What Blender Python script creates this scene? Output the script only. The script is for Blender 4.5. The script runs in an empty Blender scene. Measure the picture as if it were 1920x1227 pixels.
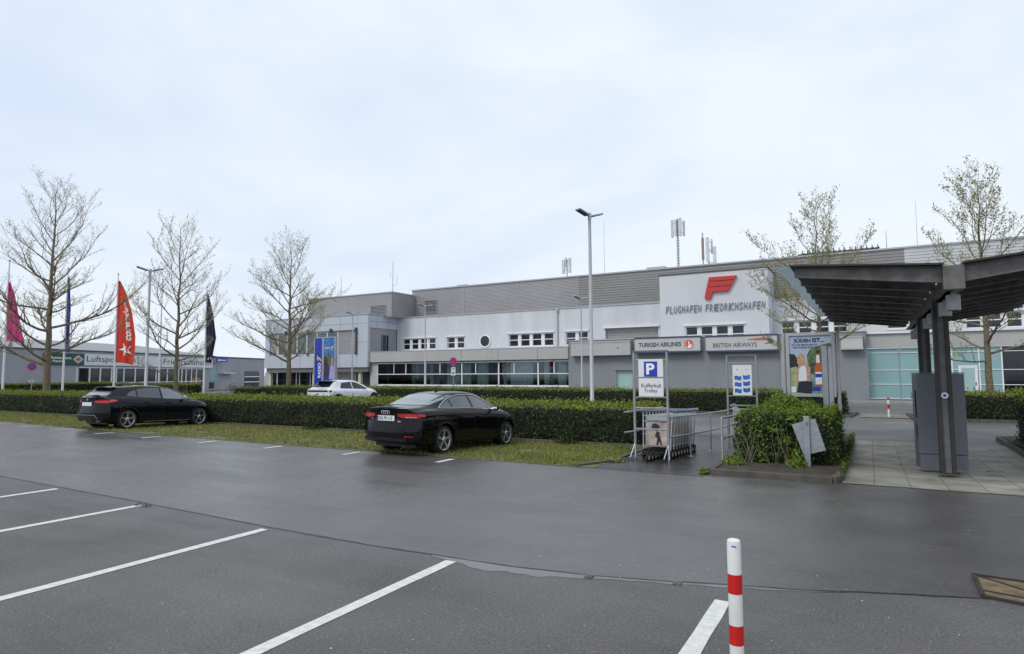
import bpy, bmesh, math, random
import numpy as np
from mathutils import Vector, Matrix, Euler
from mathutils.bvhtree import BVHTree

scene = bpy.context.scene
R = math.radians
# ---------------------------------------------------------------- camera
CF, CH, CHOR, CYAW, CROLL = 1175.0, 1.8, 701.2, R(29.6), -0.0047
CP = math.atan((CHOR - 613.5) / CF)
vF = Vector((-math.sin(CYAW) * math.cos(CP), math.cos(CYAW) * math.cos(CP), math.sin(CP)))
vR0 = Vector((math.cos(CYAW), math.sin(CYAW), 0)); vU0 = vR0.cross(vF)
vR = vR0 * math.cos(CROLL) + vU0 * math.sin(CROLL)
vU = vU0 * math.cos(CROLL) - vR0 * math.sin(CROLL)
CAM = Vector((0, 0, CH))
cd = bpy.data.cameras.new("camera"); cam = bpy.data.objects.new("camera", cd)
scene.collection.objects.link(cam); scene.camera = cam
m = Matrix((vR, vU, -vF)).transposed().to_4x4(); m.translation = CAM
cam.matrix_world = m
cd.sensor_width = 36; cd.lens = 36 * CF / 1920; cd.clip_start = 0.05; cd.clip_end = 3000
# ---------------------------------------------------------------- world, sun, exposure
SUN_EL, SUN_AZ = R(48), R(200)       # azimuth the light comes FROM, clockwise from +Y
world = bpy.data.worlds.new("World"); scene.world = world; world.use_nodes = True
wn = world.node_tree.nodes; wl = world.node_tree.links; wn.clear()
wo = wn.new('ShaderNodeOutputWorld'); wb = wn.new('ShaderNodeBackground'); wl.new(wb.outputs[0], wo.inputs[0])
sky = wn.new('ShaderNodeTexSky'); sky.sky_type = 'NISHITA'; sky.sun_disc = False
sky.sun_elevation = SUN_EL; sky.sun_rotation = SUN_AZ; sky.dust_density = 3.0
tc = wn.new('ShaderNodeTexCoord'); mp = wn.new('ShaderNodeMapping'); mp.inputs['Scale'].default_value = (1.0, 1.0, 2.6)
wl.new(tc.outputs['Generated'], mp.inputs['Vector'])
nz = wn.new('ShaderNodeTexNoise'); nz.inputs['Scale'].default_value = 1.5; nz.inputs['Detail'].default_value = 4; nz.inputs['Roughness'].default_value = .55
nz.inputs['Distortion'].default_value = .4
wl.new(mp.outputs[0], nz.inputs['Vector'])
rp = wn.new('ShaderNodeValToRGB'); wl.new(nz.outputs['Fac'], rp.inputs['Fac'])
rp.color_ramp.elements[0].position = .32; rp.color_ramp.elements[0].color = (7.2, 8.4, 10.3, 1)
rp.color_ramp.elements[1].position = .63; rp.color_ramp.elements[1].color = (9.45, 10.15, 10.95, 1)
# the cloud deck brightens towards the sun side (behind the camera), as an overcast sky does
mx = wn.new('ShaderNodeMix'); mx.data_type = 'RGBA'; mx.inputs[0].default_value = .93
wl.new(sky.outputs[0], mx.inputs[6]); wl.new(rp.outputs[0], mx.inputs[7])
wl.new(mx.outputs[2], wb.inputs['Color']); wb.inputs['Strength'].default_value = 0.098
sd = bpy.data.lights.new("sun", 'SUN'); sd.energy = 1.5; sd.angle = R(22); sd.color = (1, .96, .9)
sun = bpy.data.objects.new("sun", sd); scene.collection.objects.link(sun)
sdir = Vector((math.sin(SUN_AZ) * math.cos(SUN_EL), math.cos(SUN_AZ) * math.cos(SUN_EL), math.sin(SUN_EL)))
sun.rotation_euler = sdir.to_track_quat('Z', 'Y').to_euler(); sun.location = sdir * 60
scene.view_settings.view_transform = 'Standard'; scene.view_settings.look = 'None'
scene.view_settings.exposure = 0.0; scene.view_settings.gamma = 1.0
scene.render.resolution_x = 1024; scene.render.resolution_y = 654
scene.cycles.max_bounces = 6; scene.cycles.transparent_max_bounces = 12

# ---------------------------------------------------------------- helpers
def at(x, y, Y):
    """point of the vertical plane at depth Y measured at photo pixel (x, y): (X, Z)"""
    r = vF + vR * ((x - 960) / CF) - vU * ((y - 613.5) / CF)
    t = Y / r.y
    return (r.x * t, CH + r.z * t)
def gz(y):
    return 0.0 if y < 11 else (-0.12 * (y - 11) / 5 if y < 16 else -0.12)

def tag(o, label=None, cat=None, group=None, kind=None):
    if label: o['label'] = label
    if cat: o['category'] = cat
    if group: o['group'] = group
    if kind: o['kind'] = kind
    return o
def thing(name, label, cat, loc=(0, 0, 0), rotz=0.0, group=None):
    o = bpy.data.objects.new(name, None); scene.collection.objects.link(o)
    o.location = loc; o.rotation_euler = (0, 0, rotz); o.empty_display_size = .2
    return tag(o, label, cat, group)
def link_mesh(name, me, mat, parent=None, smooth=False):
    o = bpy.data.objects.new(name, me); scene.collection.objects.link(o)
    mats = mat if isinstance(mat, (list, tuple)) else [mat]
    for k in mats: me.materials.append(k)
    if smooth: me.polygons.foreach_set('use_smooth', [True] * len(me.polygons))
    if parent: o.parent = parent
    return o
class MB:
    """collects shapes; coordinates given are stored minus the origin o (so a parent at o places them right)"""
    def __init__(s, o=(0, 0, 0)):
        s.v = []; s.f = []; s.mi = []; s.parts = []; s.o = Vector(o); s.cur = 0
    def add(s, vs, fs):
        s.parts.append((vs, fs)); b = len(s.v); s.v += [tuple(Vector(p) - s.o) for p in vs]
        s.f += [tuple(b + i for i in f) for f in fs]; s.mi += [s.cur] * len(fs); return s
    def box(s, x0, x1, y0, y1, z0, z1):
        if x0 > x1: x0, x1 = x1, x0
        if y0 > y1: y0, y1 = y1, y0
        if z0 > z1: z0, z1 = z1, z0
        return s.add([(x0, y0, z0), (x1, y0, z0), (x1, y1, z0), (x0, y1, z0), (x0, y0, z1), (x1, y0, z1), (x1, y1, z1), (x0, y1, z1)],
                     [(0, 3, 2, 1), (4, 5, 6, 7), (0, 1, 5, 4), (1, 2, 6, 5), (2, 3, 7, 6), (3, 0, 4, 7)])
    def obox(s, c, ax, ay, az):
        c = Vector(c); ax = Vector(ax); ay = Vector(ay); az = Vector(az); vs = []
        for k in ((-1, -1, -1), (1, -1, -1), (1, 1, -1), (-1, 1, -1), (-1, -1, 1), (1, -1, 1), (1, 1, 1), (-1, 1, 1)):
            vs.append(c + ax * k[0] + ay * k[1] + az * k[2])
        return s.add(vs, [(0, 3, 2, 1), (4, 5, 6, 7), (0, 1, 5, 4), (1, 2, 6, 5), (2, 3, 7, 6), (3, 0, 4, 7)])
    def tube(s, pts, r, n=8, cap=True):
        pts = [Vector(p) for p in pts]; rs = r if isinstance(r, (list, tuple)) else [r] * len(pts)
        vs = []; fs = []
        up = None
        for i, p in enumerate(pts):
            d = (pts[min(i + 1, len(pts) - 1)] - pts[max(i - 1, 0)])
            if d.length < 1e-9: d = Vector((0, 0, 1))
            d.normalize()
            if up is None: up = Vector((0, 0, 1)) if abs(d.z) < .9 else Vector((1, 0, 0))
            a = d.cross(up)
            if a.length < 1e-4: a = d.cross(Vector((0, 1, 0)))
            a.normalize(); b = a.cross(d); b.normalize(); up = b
            for k in range(n):
                t = 2 * math.pi * (k + .5) / n
                vs.append(p + (a * math.cos(t) + b * math.sin(t)) * rs[i])
        for i in range(len(pts) - 1):
            for k in range(n):
                fs.append((i * n + k, i * n + (k + 1) % n, (i + 1) * n + (k + 1) % n, (i + 1) * n + k))
        if cap:
            fs.append(tuple(range(n))[::-1]); fs.append(tuple((len(pts) - 1) * n + k for k in range(n)))
        return s.add(vs, fs)
    def lathe(s, prof, c=(0, 0, 0), axis='z', n=24):
        vs = []; fs = []; c = Vector(c)
        for (r, h) in prof:
            for k in range(n):
                t = 2 * math.pi * k / n; a, b = r * math.cos(t), r * math.sin(t)
                p = (a, b, h) if axis == 'z' else ((h, a, b) if axis == 'x' else (a, h, b))
                vs.append(c + Vector(p))
        for i in range(len(prof) - 1):
            for k in range(n):
                fs.append((i * n + k, i * n + (k + 1) % n, (i + 1) * n + (k + 1) % n, (i + 1) * n + k))
        closed = prof[0] == prof[-1]
        if prof[0][0] > 1e-5 and not closed: fs.append(tuple(range(n))[::-1])
        if prof[-1][0] > 1e-5 and not closed: fs.append(tuple((len(prof) - 1) * n + k for k in range(n)))
        return s.add(vs, fs)
    def sphere(s, c, r, n=10, sc=(1, 1, 1)):
        prof = [(max(r * math.sin(math.pi * i / n), 1e-6), -r * math.cos(math.pi * i / n)) for i in range(n + 1)]
        vs = []; fs = []; c = Vector(c); m2 = n * 2
        for (q, h) in prof:
            for k in range(m2):
                t = 2 * math.pi * k / m2; vs.append(c + Vector((q * math.cos(t) * sc[0], q * math.sin(t) * sc[1], h * sc[2])))
        for i in range(n):
            for k in range(m2):
                fs.append((i * m2 + k, i * m2 + (k + 1) % m2, (i + 1) * m2 + (k + 1) % m2, (i + 1) * m2 + k))
        return s.add(vs, fs)
    def prism(s, poly, f0, f1):
        """poly: list of 2D; f0/f1 map 2D -> 3D for the two faces"""
        n = len(poly); vs = [f0(p) for p in poly] + [f1(p) for p in poly]
        fs = [tuple(range(n))[::-1], tuple(range(n, 2 * n))] + [(i, (i + 1) % n, n + (i + 1) % n, n + i) for i in range(n)]
        return s.add(vs, fs)
    def each(s, name, mat, parent=None, **kw):
        """one object per shape added"""
        out = []
        for (vs, fs) in s.parts:
            q = MB(s.o); q.add(vs, fs); out.append(q.build(name, mat, parent, **kw))
        return out
    def quad(s, a, b, c, d): return s.add([a, b, c, d], [(0, 1, 2, 3)])
    def build(s, name, mat, parent=None, smooth=False, fix=True, bevel=0):
        me = bpy.data.meshes.new(name); me.from_pydata(s.v, [], s.f)
        if any(s.mi): me.polygons.foreach_set('material_index', s.mi)
        me.update()
        if fix or bevel:
            bm = bmesh.new(); bm.from_mesh(me)
            if bevel: bmesh.ops.bevel(bm, geom=list(bm.edges), offset=bevel, segments=2, affect='EDGES', profile=.6, clamp_overlap=True)
            bmesh.ops.recalc_face_normals(bm, faces=bm.faces); bm.to_mesh(me); bm.free()
        o = link_mesh(name, me, mat, parent, smooth)
        if not parent: o.location = s.o
        if smooth:
            try: me.set_sharp_from_angle(angle=R(40))
            except Exception: pass
        return o

# ---------------------------------------------------------------- materials
def base_mat(name):
    m = bpy.data.materials.new(name); m.use_nodes = True
    return m, m.node_tree.nodes, m.node_tree.links, m.node_tree.nodes['Principled BSDF']
def mat(name, col, rough=.6, metal=0.0, var=.12, vs=3.0, bump=0.0, bs=60.0, spec=None, coat=0.0, streak=0.0, emit=None):
    m, n, l, b = base_mat(name)
    b.inputs['Roughness'].default_value = rough; b.inputs['Metallic'].default_value = metal
    if spec is not None: b.inputs['Specular IOR Level'].default_value = spec
    if coat: b.inputs['Coat Weight'].default_value = coat; b.inputs['Coat Roughness'].default_value = .03
    tcn = n.new('ShaderNodeTexCoord')
    nn = n.new('ShaderNodeTexNoise'); nn.inputs['Scale'].default_value = vs; nn.inputs['Detail'].default_value = 5
    if streak:
        mm = n.new('ShaderNodeMapping'); mm.inputs['Scale'].default_value = (1, 1, streak); l.new(tcn.outputs['Object'], mm.inputs['Vector']); l.new(mm.outputs[0], nn.inputs['Vector'])
    else: l.new(tcn.outputs['Object'], nn.inputs['Vector'])
    r = n.new('ShaderNodeValToRGB'); l.new(nn.outputs['Fac'], r.inputs['Fac'])
    r.color_ramp.elements[0].position = .3; r.color_ramp.elements[1].position = .7
    r.color_ramp.elements[0].color = tuple(max(0, c * (1 - var)) for c in col) + (1,)
    r.color_ramp.elements[1].color = tuple(min(1, c * (1 + var)) for c in col) + (1,)
    l.new(r.outputs[0], b.inputs['Base Color'])
    if emit: l.new(r.outputs[0], b.inputs['Emission Color']); b.inputs['Emission Strength'].default_value = emit
    if bump:
        n2 = n.new('ShaderNodeTexNoise'); n2.inputs['Scale'].default_value = bs; n2.inputs['Detail'].default_value = 4
        l.new(tcn.outputs['Object'], n2.inputs['Vector'])
        bp = n.new('ShaderNodeBump'); bp.inputs['Strength'].default_value = bump; bp.inputs['Distance'].default_value = .01
        l.new(n2.outputs['Fac'], bp.inputs['Height']); l.new(bp.outputs[0], b.inputs['Normal'])
    return m
M = {}
def mk(k, *a, **kw): M[k] = mat(k, *a, **kw); return M[k]
mk('white_render', (.565, .58, .605), .8, var=.09, vs=.8, streak=.22, bump=.15, bs=40)
mk('fascia_render', (.41, .41, .40), .8, var=.07, vs=.7, streak=.4, bump=.1, bs=40)
mk('grey_render', (.225, .235, .255), .85, var=.08, vs=.8, streak=.4, bump=.2, bs=50)
mk('grey_render_light', (.36, .37, .40), .85, var=.07, vs=.8, streak=.4)
mk('corrugated', (.38, .37, .38), .45, metal=.25, var=.06, vs=.5)
mk('corrugated_light', (.55, .56, .57), .4, metal=.25, var=.06, vs=.5)
mk('corrugated_dark', (.27, .265, .26), .45, metal=.25, var=.06, vs=.5)
mk('panel', (.46, .50, .56), .45, var=.05, vs=.5)
mk('panel_joint', (.10, .11, .12), .7)
mk('white_frame', (.75, .76, .78), .4, var=.03)
mk('dark_frame', (.06, .065, .07), .5)
mk('blue_grey_frame', (.20, .24, .30), .4)
mk('parapet', (.42, .43, .45), .45, metal=.3, var=.05)
mk('roof_metal', (.30, .31, .32), .5, metal=.3, var=.10, vs=.4)
mk('teal_glass', (.24, .40, .41), .18, var=.06, vs=.7, coat=.3)
mk('teal_door', (.32, .47, .45), .5, var=.04)
mk('dark_glass', (.012, .014, .018), .06, var=.5, vs=1.2, spec=.6)
mk('shutter', (.35, .34, .34), .5, var=.05)
mk('galv', (.36, .38, .40), .38, metal=.6, var=.14, vs=12)
mk('lamp_grey', (.42, .43, .45), .4, metal=.3, var=.06)
mk('lamp_dark', (.05, .05, .06), .4)
mk('white_plastic', (.72, .73, .74), .35, var=.03)
mk('steel_dark', (.115, .108, .105), .42, metal=.2, var=.35, vs=6, bump=.05)
mk('steel_brown', (.030, .026, .025), .5, var=.3, vs=6)
mk('steel_mid', (.16, .16, .165), .5, metal=.2, var=.2, vs=6)
mk('drum_grey', (.40, .42, .43), .5, var=.1, vs=6)
mk('cabinet', (.135, .148, .17), .5, var=.06, vs=80, bump=.1, bs=150)
mk('kerb', (.085, .078, .066), .85, var=.3, vs=5, bump=.5, bs=40)
mk('soil', (.055, .045, .032), .95, var=.5, vs=9, bump=.8, bs=30)
mk('bark', (.16, .13, .085), .9, var=.4, vs=14, bump=.6, bs=60)
mk('twig', (.27, .23, .17), .85, var=.2, vs=9)
mk('black_rubber', (.009, .009, .010), .8, var=.2)
mk('black_plastic', (.008, .008, .009), .5, var=.15)
mk('chrome', (.75, .76, .78), .14, metal=1.0, var=.02)
mk('rim_silver', (.50, .51, .53), .25, metal=.8, var=.04)
mk('rim_dark', (.05, .05, .055), .3, metal=.6)
mk('paint_black', (.0025, .0025, .003), .05, var=.1, spec=.32)
mk('paint_graphite', (.004, .0045, .007), .06, var=.1, spec=.35)
mk('paint_white', (.78, .80, .83), .3, var=.02, coat=.8)
mk('car_glass', (.035, .045, .05), .04, var=.1, spec=.9, coat=.6)
mk('car_glass_pale', (.16, .19, .20), .08, var=.15, vs=2, spec=.9, coat=.6)
mk('red_lens', (.42, .012, .012), .12, var=.1, coat=.8)
mk('red_lens_bright', (.75, .05, .03), .15, var=.08, coat=.8)
mk('clear_lens', (.55, .57, .60), .1, var=.1, coat=.8)
mk('plate_white', (.68, .70, .72), .4, var=.02)
mk('ink', (.015, .015, .018), .6)
mk('ink_grey', (.06, .065, .08), .6)
mk('blue_sign', (.012, .045, .42), .35, var=.05)
mk('navy', (.045, .065, .125), .45, var=.1)
mk('sign_cream', (.50, .50, .475), .45, var=.04, vs=1)
mk('sign_grey', (.42, .42, .41), .5, var=.05, vs=1)
mk('faint_letter', (.50, .495, .48), .5)
mk('red_sign', (.55, .035, .03), .4, var=.05)
mk('logo_red', (.50, .035, .03), .45, var=.06)
mk('ta_red', (.55, .11, .08), .4)
mk('letter_grey', (.17, .18, .205), .4, metal=.1, var=.06)
mk('white_letter', (.82, .83, .84), .45, var=.02)
mk('green_sign', (.012, .085, .05), .5, var=.1)
mk('yellow', (.70, .52, .03), .45)
mk('cream', (.60, .50, .36), .5)
mk('white_paint', (.62, .62, .59), .55, var=.14, vs=14, bump=.2, bs=80)
def wear():
    m = M['white_paint']; n, l = m.node_tree.nodes, m.node_tree.links; b = n['Principled BSDF']; src = b.inputs['Base Color'].links[0].from_socket
    t_ = n.new('ShaderNodeTexCoord'); q = n.new('ShaderNodeTexNoise'); q.inputs['Scale'].default_value = 46; q.inputs['Detail'].default_value = 7; q.inputs['Roughness'].default_value = .75; l.new(t_.outputs['Object'], q.inputs['Vector'])
    r = n.new('ShaderNodeValToRGB'); r.color_ramp.elements[0].position = .60; r.color_ramp.elements[0].color = (0, 0, 0, 1); r.color_ramp.elements[1].position = .66; r.color_ramp.elements[1].color = (.8, .8, .8, 1); l.new(q.outputs['Fac'], r.inputs[0])
    x = n.new('ShaderNodeMix'); x.data_type = 'RGBA'; l.new(r.outputs[0], x.inputs[0]); l.new(src, x.inputs[6]); x.inputs[7].default_value = (.16, .155, .15, 1); l.new(x.outputs[2], b.inputs['Base Color'])
wear()
mk('bollard_white', (.68, .69, .67), .4, var=.09, vs=9, streak=.3)
mk('bollard_red', (.55, .012, .012), .3, var=.05, vs=20)
mk('tan_plate', (.15, .105, .055), .75, var=.45, vs=8, bump=.4, bs=60)
mk('curtain', (.55, .62, .62), .9, var=.15, vs=.8)
mk('interior', (.12, .12, .13), .9, var=.3, vs=.6)
mk('wood', (.30, .17, .08), .6)
mk('rail_steel', (.50, .52, .53), .35, metal=.5, var=.12, vs=15)
mk('antenna_white', (.55, .56, .57), .5)
mk('antenna_rust', (.27, .19, .17), .6)

def mat_glass(name, tint=(.55, .62, .64), ior=1.6, gr=.02):
    m, n, l, b = base_mat(name); n.remove(b)
    out = n['Material Output']; tr = n.new('ShaderNodeBsdfTransparent'); tr.inputs[0].default_value = tint + (1,)
    gl = n.new('ShaderNodeBsdfGlossy'); gl.inputs['Roughness'].default_value = gr; gl.inputs['Color'].default_value = (.9, .95, 1, 1)
    fr = n.new('ShaderNodeFresnel'); fr.inputs[0].default_value = ior
    mxs = n.new('ShaderNodeMixShader'); l.new(fr.outputs[0], mxs.inputs[0]); l.new(tr.outputs[0], mxs.inputs[1]); l.new(gl.outputs[0], mxs.inputs[2])
    l.new(mxs.outputs[0], out.inputs[0]); return m
M['window_glass'] = mat_glass('window_glass', (.84, .90, .90))
M['canopy_glass'] = mat_glass('canopy_glass', (.88, .92, .90), 1.12, .3)

def mat_asphalt(name, col, wet, speck, grain=90):
    m, n, l, b = base_mat(name)
    tcn = n.new('ShaderNodeTexCoord')
    def noise(s, d=5, ro=.5):
        q = n.new('ShaderNodeTexNoise'); q.inputs['Scale'].default_value = s; q.inputs['Detail'].default_value = d; q.inputs['Roughness'].default_value = ro
        l.new(tcn.outputs['Object'], q.inputs['Vector']); return q
    big = noise(.5, 8, .62); fine = noise(grain, 4, .75)
    r = n.new('ShaderNodeValToRGB'); l.new(big.outputs['Fac'], r.inputs['Fac'])
    r.color_ramp.elements[0].position = .35; r.color_ramp.elements[0].color = tuple(c * .74 for c in col) + (1,)
    r.color_ramp.elements[1].position = .68; r.color_ramp.elements[1].color = tuple(c * 1.20 for c in col) + (1,)
    r2 = n.new('ShaderNodeValToRGB'); l.new(fine.outputs['Fac'], r2.inputs['Fac'])
    r2.color_ramp.elements[0].position = .3; r2.color_ramp.elements[0].color = (.30, .30, .30, 1)
    r2.color_ramp.elements[1].position = .7; r2.color_ramp.elements[1].color = (1.75, 1.75, 1.72, 1)
    mu = n.new('ShaderNodeMix'); mu.data_type = 'RGBA'; mu.blend_type = 'MULTIPLY'; mu.inputs[0].default_value = .85
    l.new(r.outputs[0], mu.inputs[6]); l.new(r2.outputs[0], mu.inputs[7])
    # pale chippings in the surface
    vo = n.new('ShaderNodeTexVoronoi'); vo.inputs['Scale'].default_value = 38; l.new(tcn.outputs['Object'], vo.inputs['Vector'])
    se = n.new('ShaderNodeSeparateColor'); l.new(vo.outputs['Color'], se.inputs[0])
    c1 = n.new('ShaderNodeMath'); c1.operation = 'GREATER_THAN'; c1.inputs[1].default_value = 1 - speck; l.new(se.outputs[0], c1.inputs[0])
    c2 = n.new('ShaderNodeMath'); c2.operation = 'LESS_THAN'; c2.inputs[1].default_value = .2; l.new(vo.outputs['Distance'], c2.inputs[0])
    c3 = n.new('ShaderNodeMath'); c3.operation = 'MULTIPLY'; l.new(c1.outputs[0], c3.inputs[0]); l.new(c2.outputs[0], c3.inputs[1])
    m2 = n.new('ShaderNodeMix'); m2.data_type = 'RGBA'; l.new(c3.outputs[0], m2.inputs[0]); l.new(mu.outputs[2], m2.inputs[6]); m2.inputs[7].default_value = (.24, .225, .205, 1)
    l.new(m2.outputs[2], b.inputs['Base Color'])
    w = noise(.22, 5, .6); mm_ = n.new('ShaderNodeMapping'); mm_.inputs['Scale'].default_value = (.30, 1.5, 1); l.new(tcn.outputs['Object'], mm_.inputs['Vector']); l.new(mm_.outputs[0], w.inputs['Vector']); w.inputs['Scale'].default_value = .6; mpn = n.new('ShaderNodeMapRange'); l.new(w.outputs['Fac'], mpn.inputs[0])
    mpn.inputs[1].default_value = .35; mpn.inputs[2].default_value = .65; mpn.inputs[3].default_value = wet[0]; mpn.inputs[4].default_value = wet[1]
    l.new(mpn.outputs[0], b.inputs['Roughness'])
    b.inputs['Specular IOR Level'].default_value = wet[2]
    bp = n.new('ShaderNodeBump'); bp.inputs['Strength'].default_value = wet[3]; bp.inputs['Distance'].default_value = .006
    l.new(fine.outputs['Fac'], bp.inputs['Height']); l.new(bp.outputs[0], b.inputs['Normal'])
    return m
M['asphalt_lot'] = mat_asphalt('asphalt_lot', (.098, .094, .091), (.42, .70, .5, 1.0), .20, 48)
M['asphalt_lane'] = mat_asphalt('asphalt_lane', (.092, .087, .084), (.22, .42, .65, .42), .07, 90)
M['asphalt_road'] = mat_asphalt('asphalt_road', (.12, .12, .122), (.40, .55, .5, .4), .03, 90)
M['asphalt_path'] = mat_asphalt('asphalt_path', (.040, .041, .045), (.22, .38, .55, .35), .04, 90)
def mat_slabs():
    m, n, l, b = base_mat('slabs'); tcn = n.new('ShaderNodeTexCoord'); mm = n.new('ShaderNodeMapping'); l.new(tcn.outputs['Object'], mm.inputs['Vector'])
    mm.inputs['Rotation'].default_value = (0, 0, R(90))
    br = n.new('ShaderNodeTexBrick'); l.new(mm.outputs[0], br.inputs['Vector']); br.offset = .0; br.squash = 1
    br.inputs['Scale'].default_value = 1; br.inputs['Brick Width'].default_value = .5; br.inputs['Row Height'].default_value = .5
    br.inputs['Mortar Size'].default_value = .008; br.inputs['Color1'].default_value = (.37, .355, .31, 1); br.inputs['Color2'].default_value = (.29, .285, .255, 1)
    br.inputs['Mortar'].default_value = (.15, .145, .125, 1)
    nn = n.new('ShaderNodeTexNoise'); nn.inputs['Scale'].default_value = 1.6; nn.inputs['Detail'].default_value = 7; l.new(tcn.outputs['Object'], nn.inputs['Vector'])
    r = n.new('ShaderNodeValToRGB'); l.new(nn.outputs['Fac'], r.inputs['Fac']); r.color_ramp.elements[0].position = .3; r.color_ramp.elements[0].color = (.55, .54, .5, 1)
    r.color_ramp.elements[1].position = .65; r.color_ramp.elements[1].color = (1.1, 1.1, 1.1, 1)
    mu = n.new('ShaderNodeMix'); mu.data_type = 'RGBA'; mu.blend_type = 'MULTIPLY'; mu.inputs[0].default_value = 1
    l.new(br.outputs['Color'], mu.inputs[6]); l.new(r.outputs[0], mu.inputs[7]); l.new(mu.outputs[2], b.inputs['Base Color'])
    b.inputs['Roughness'].default_value = .6
    n2 = n.new('ShaderNodeTexNoise'); n2.inputs['Scale'].default_value = 60; l.new(tcn.outputs['Object'], n2.inputs['Vector'])
    bp = n.new('ShaderNodeBump'); bp.inputs['Strength'].default_value = .3; bp.inputs['Distance'].default_value = .004; l.new(n2.outputs['Fac'], bp.inputs['Height']); l.new(bp.outputs[0], b.inputs['Normal'])
    return m
M['slabs'] = mat_slabs()
def mat_grasspaver():
    m, n, l, b = base_mat('grass_paver'); tcn = n.new('ShaderNodeTexCoord'); mm = n.new('ShaderNodeMapping'); l.new(tcn.outputs['Object'], mm.inputs['Vector'])
    br = n.new('ShaderNodeTexBrick'); l.new(mm.outputs[0], br.inputs['Vector']); br.offset = .5
    br.inputs['Scale'].default_value = 1; br.inputs['Brick Width'].default_value = .2; br.inputs['Row Height'].default_value = .2
    br.inputs['Mortar Size'].default_value = .035; br.inputs['Mortar Smooth'].default_value = .3
    br.inputs['Color1'].default_value = (.13, .13, .035, 1); br.inputs['Color2'].default_value = (.16, .15, .045, 1); br.inputs['Mortar'].default_value = (.15, .145, .11, 1)
    nn = n.new('ShaderNodeTexNoise'); nn.inputs['Scale'].default_value = 5; nn.inputs['Detail'].default_value = 8; l.new(tcn.outputs['Object'], nn.inputs['Vector'])
    r = n.new('ShaderNodeValToRGB'); l.new(nn.outputs['Fac'], r.inputs['Fac']); r.color_ramp.elements[0].position = .35; r.color_ramp.elements[0].color = (.5, .5, .45, 1)
    r.color_ramp.elements[1].position = .65; r.color_ramp.elements[1].color = (1.15, 1.15, 1.0, 1)
    mu = n.new('ShaderNodeMix'); mu.data_type = 'RGBA'; mu.blend_type = 'MULTIPLY'; mu.inputs[0].default_value = 1
    l.new(br.outputs['Color'], mu.inputs[6]); l.new(r.outputs[0], mu.inputs[7]); l.new(mu.outputs[2], b.inputs['Base Color']); b.inputs['Roughness'].default_value = .85
    return m
M['grass_paver'] = mat_grasspaver()
def mat_leaf(name, c0, c1, trans=.25, rough=.5):
    m, n, l, b = base_mat(name); g = n.new('ShaderNodeNewGeometry'); tcn = n.new('ShaderNodeTexCoord')
    nn = n.new('ShaderNodeTexNoise'); nn.inputs['Scale'].default_value = 1.1; nn.inputs['Detail'].default_value = 3; l.new(tcn.outputs['Object'], nn.inputs['Vector'])
    ad = n.new('ShaderNodeMath'); ad.operation = 'MULTIPLY_ADD'; l.new(g.outputs['Random Per Island'], ad.inputs[0]); ad.inputs[1].default_value = .6; 
    su = n.new('ShaderNodeMath'); su.operation = 'MULTIPLY_ADD'; l.new(nn.outputs['Fac'], su.inputs[0]); su.inputs[1].default_value = 1.1; su.inputs[2].default_value = -.35
    l.new(su.outputs[0], ad.inputs[2])
    r = n.new('ShaderNodeValToRGB'); l.new(ad.outputs[0], r.inputs['Fac'])
    r.color_ramp.elements[0].position = .0; r.color_ramp.elements[0].color = c0 + (1,); r.color_ramp.elements[1].position = 1.0; r.color_ramp.elements[1].color = c1 + (1,)
    l.new(r.outputs[0], b.inputs['Base Color']); b.inputs['Roughness'].default_value = rough; b.inputs['Specular IOR Level'].default_value = .3
    tr = n.new('ShaderNodeBsdfTranslucent'); l.new(r.outputs[0], tr.inputs[0]); mxs = n.new('ShaderNodeMixShader'); mxs.inputs[0].default_value = trans
    l.new(b.outputs[0], mxs.inputs[1]); l.new(tr.outputs[0], mxs.inputs[2]); l.new(mxs.outputs[0], n['Material Output'].inputs[0])
    return m
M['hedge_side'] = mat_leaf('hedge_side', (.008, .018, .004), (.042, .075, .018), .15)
M['hedge_top_lit_growth'] = mat_leaf('hedge_top_lit_growth', (.11, .14, .012), (.27, .31, .035), .25)  # young growth on top, its colour also lightened to carry the sky light
M['hedge_brown'] = mat_leaf('hedge_brown', (.10, .06, .02), (.22, .15, .05), .2)
M['bright_leaf'] = mat_leaf('bright_leaf', (.10, .17, .02), (.24, .33, .05), .35)
M['young_leaf'] = mat_leaf('young_leaf', (.19, .20, .05), (.42, .41, .15), .4)
M['grass'] = mat_leaf('grass', (.12, .14, .028), (.29, .30, .085), .2)
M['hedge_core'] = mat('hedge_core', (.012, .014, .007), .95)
M['puddle'] = mat('puddle', (.06, .062, .066), .13, var=.15, vs=20, spec=.9)
M['red_leaf'] = mat('red_leaf', (.13, .025, .025), .6)

# ---------------------------------------------------------------- text
_tc = {}
def text_data(s, bold=0.0, extr=0.0, res=3, shear=0.0):
    k = (s, bold, extr, res, shear)
    if k in _tc: return _tc[k]
    cu = bpy.data.curves.new('t', 'FONT'); cu.body = s; cu.size = 1; cu.offset = bold; cu.resolution_u = res; cu.shear = shear; cu.extrude = extr
    o = bpy.data.objects.new('t', cu); scene.collection.objects.link(o)
    dg = bpy.context.evaluated_depsgraph_get(); me = bpy.data.meshes.new_from_object(o.evaluated_get(dg))
    v = [tuple(q.co) for q in me.vertices]; f = [tuple(p.vertices) for p in me.polygons]
    bpy.data.objects.remove(o); bpy.data.curves.remove(cu); bpy.data.meshes.remove(me)
    x0 = min(p[0] for p in v); x1 = max(p[0] for p in v); y0 = min(p[1] for p in v); y1 = max(p[1] for p in v)
    v = [((p[0] - x0) / (x1 - x0), (p[1] - y0) / (y1 - y0), p[2]) for p in v]
    _tc[k] = (v, f); return _tc[k]
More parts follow.
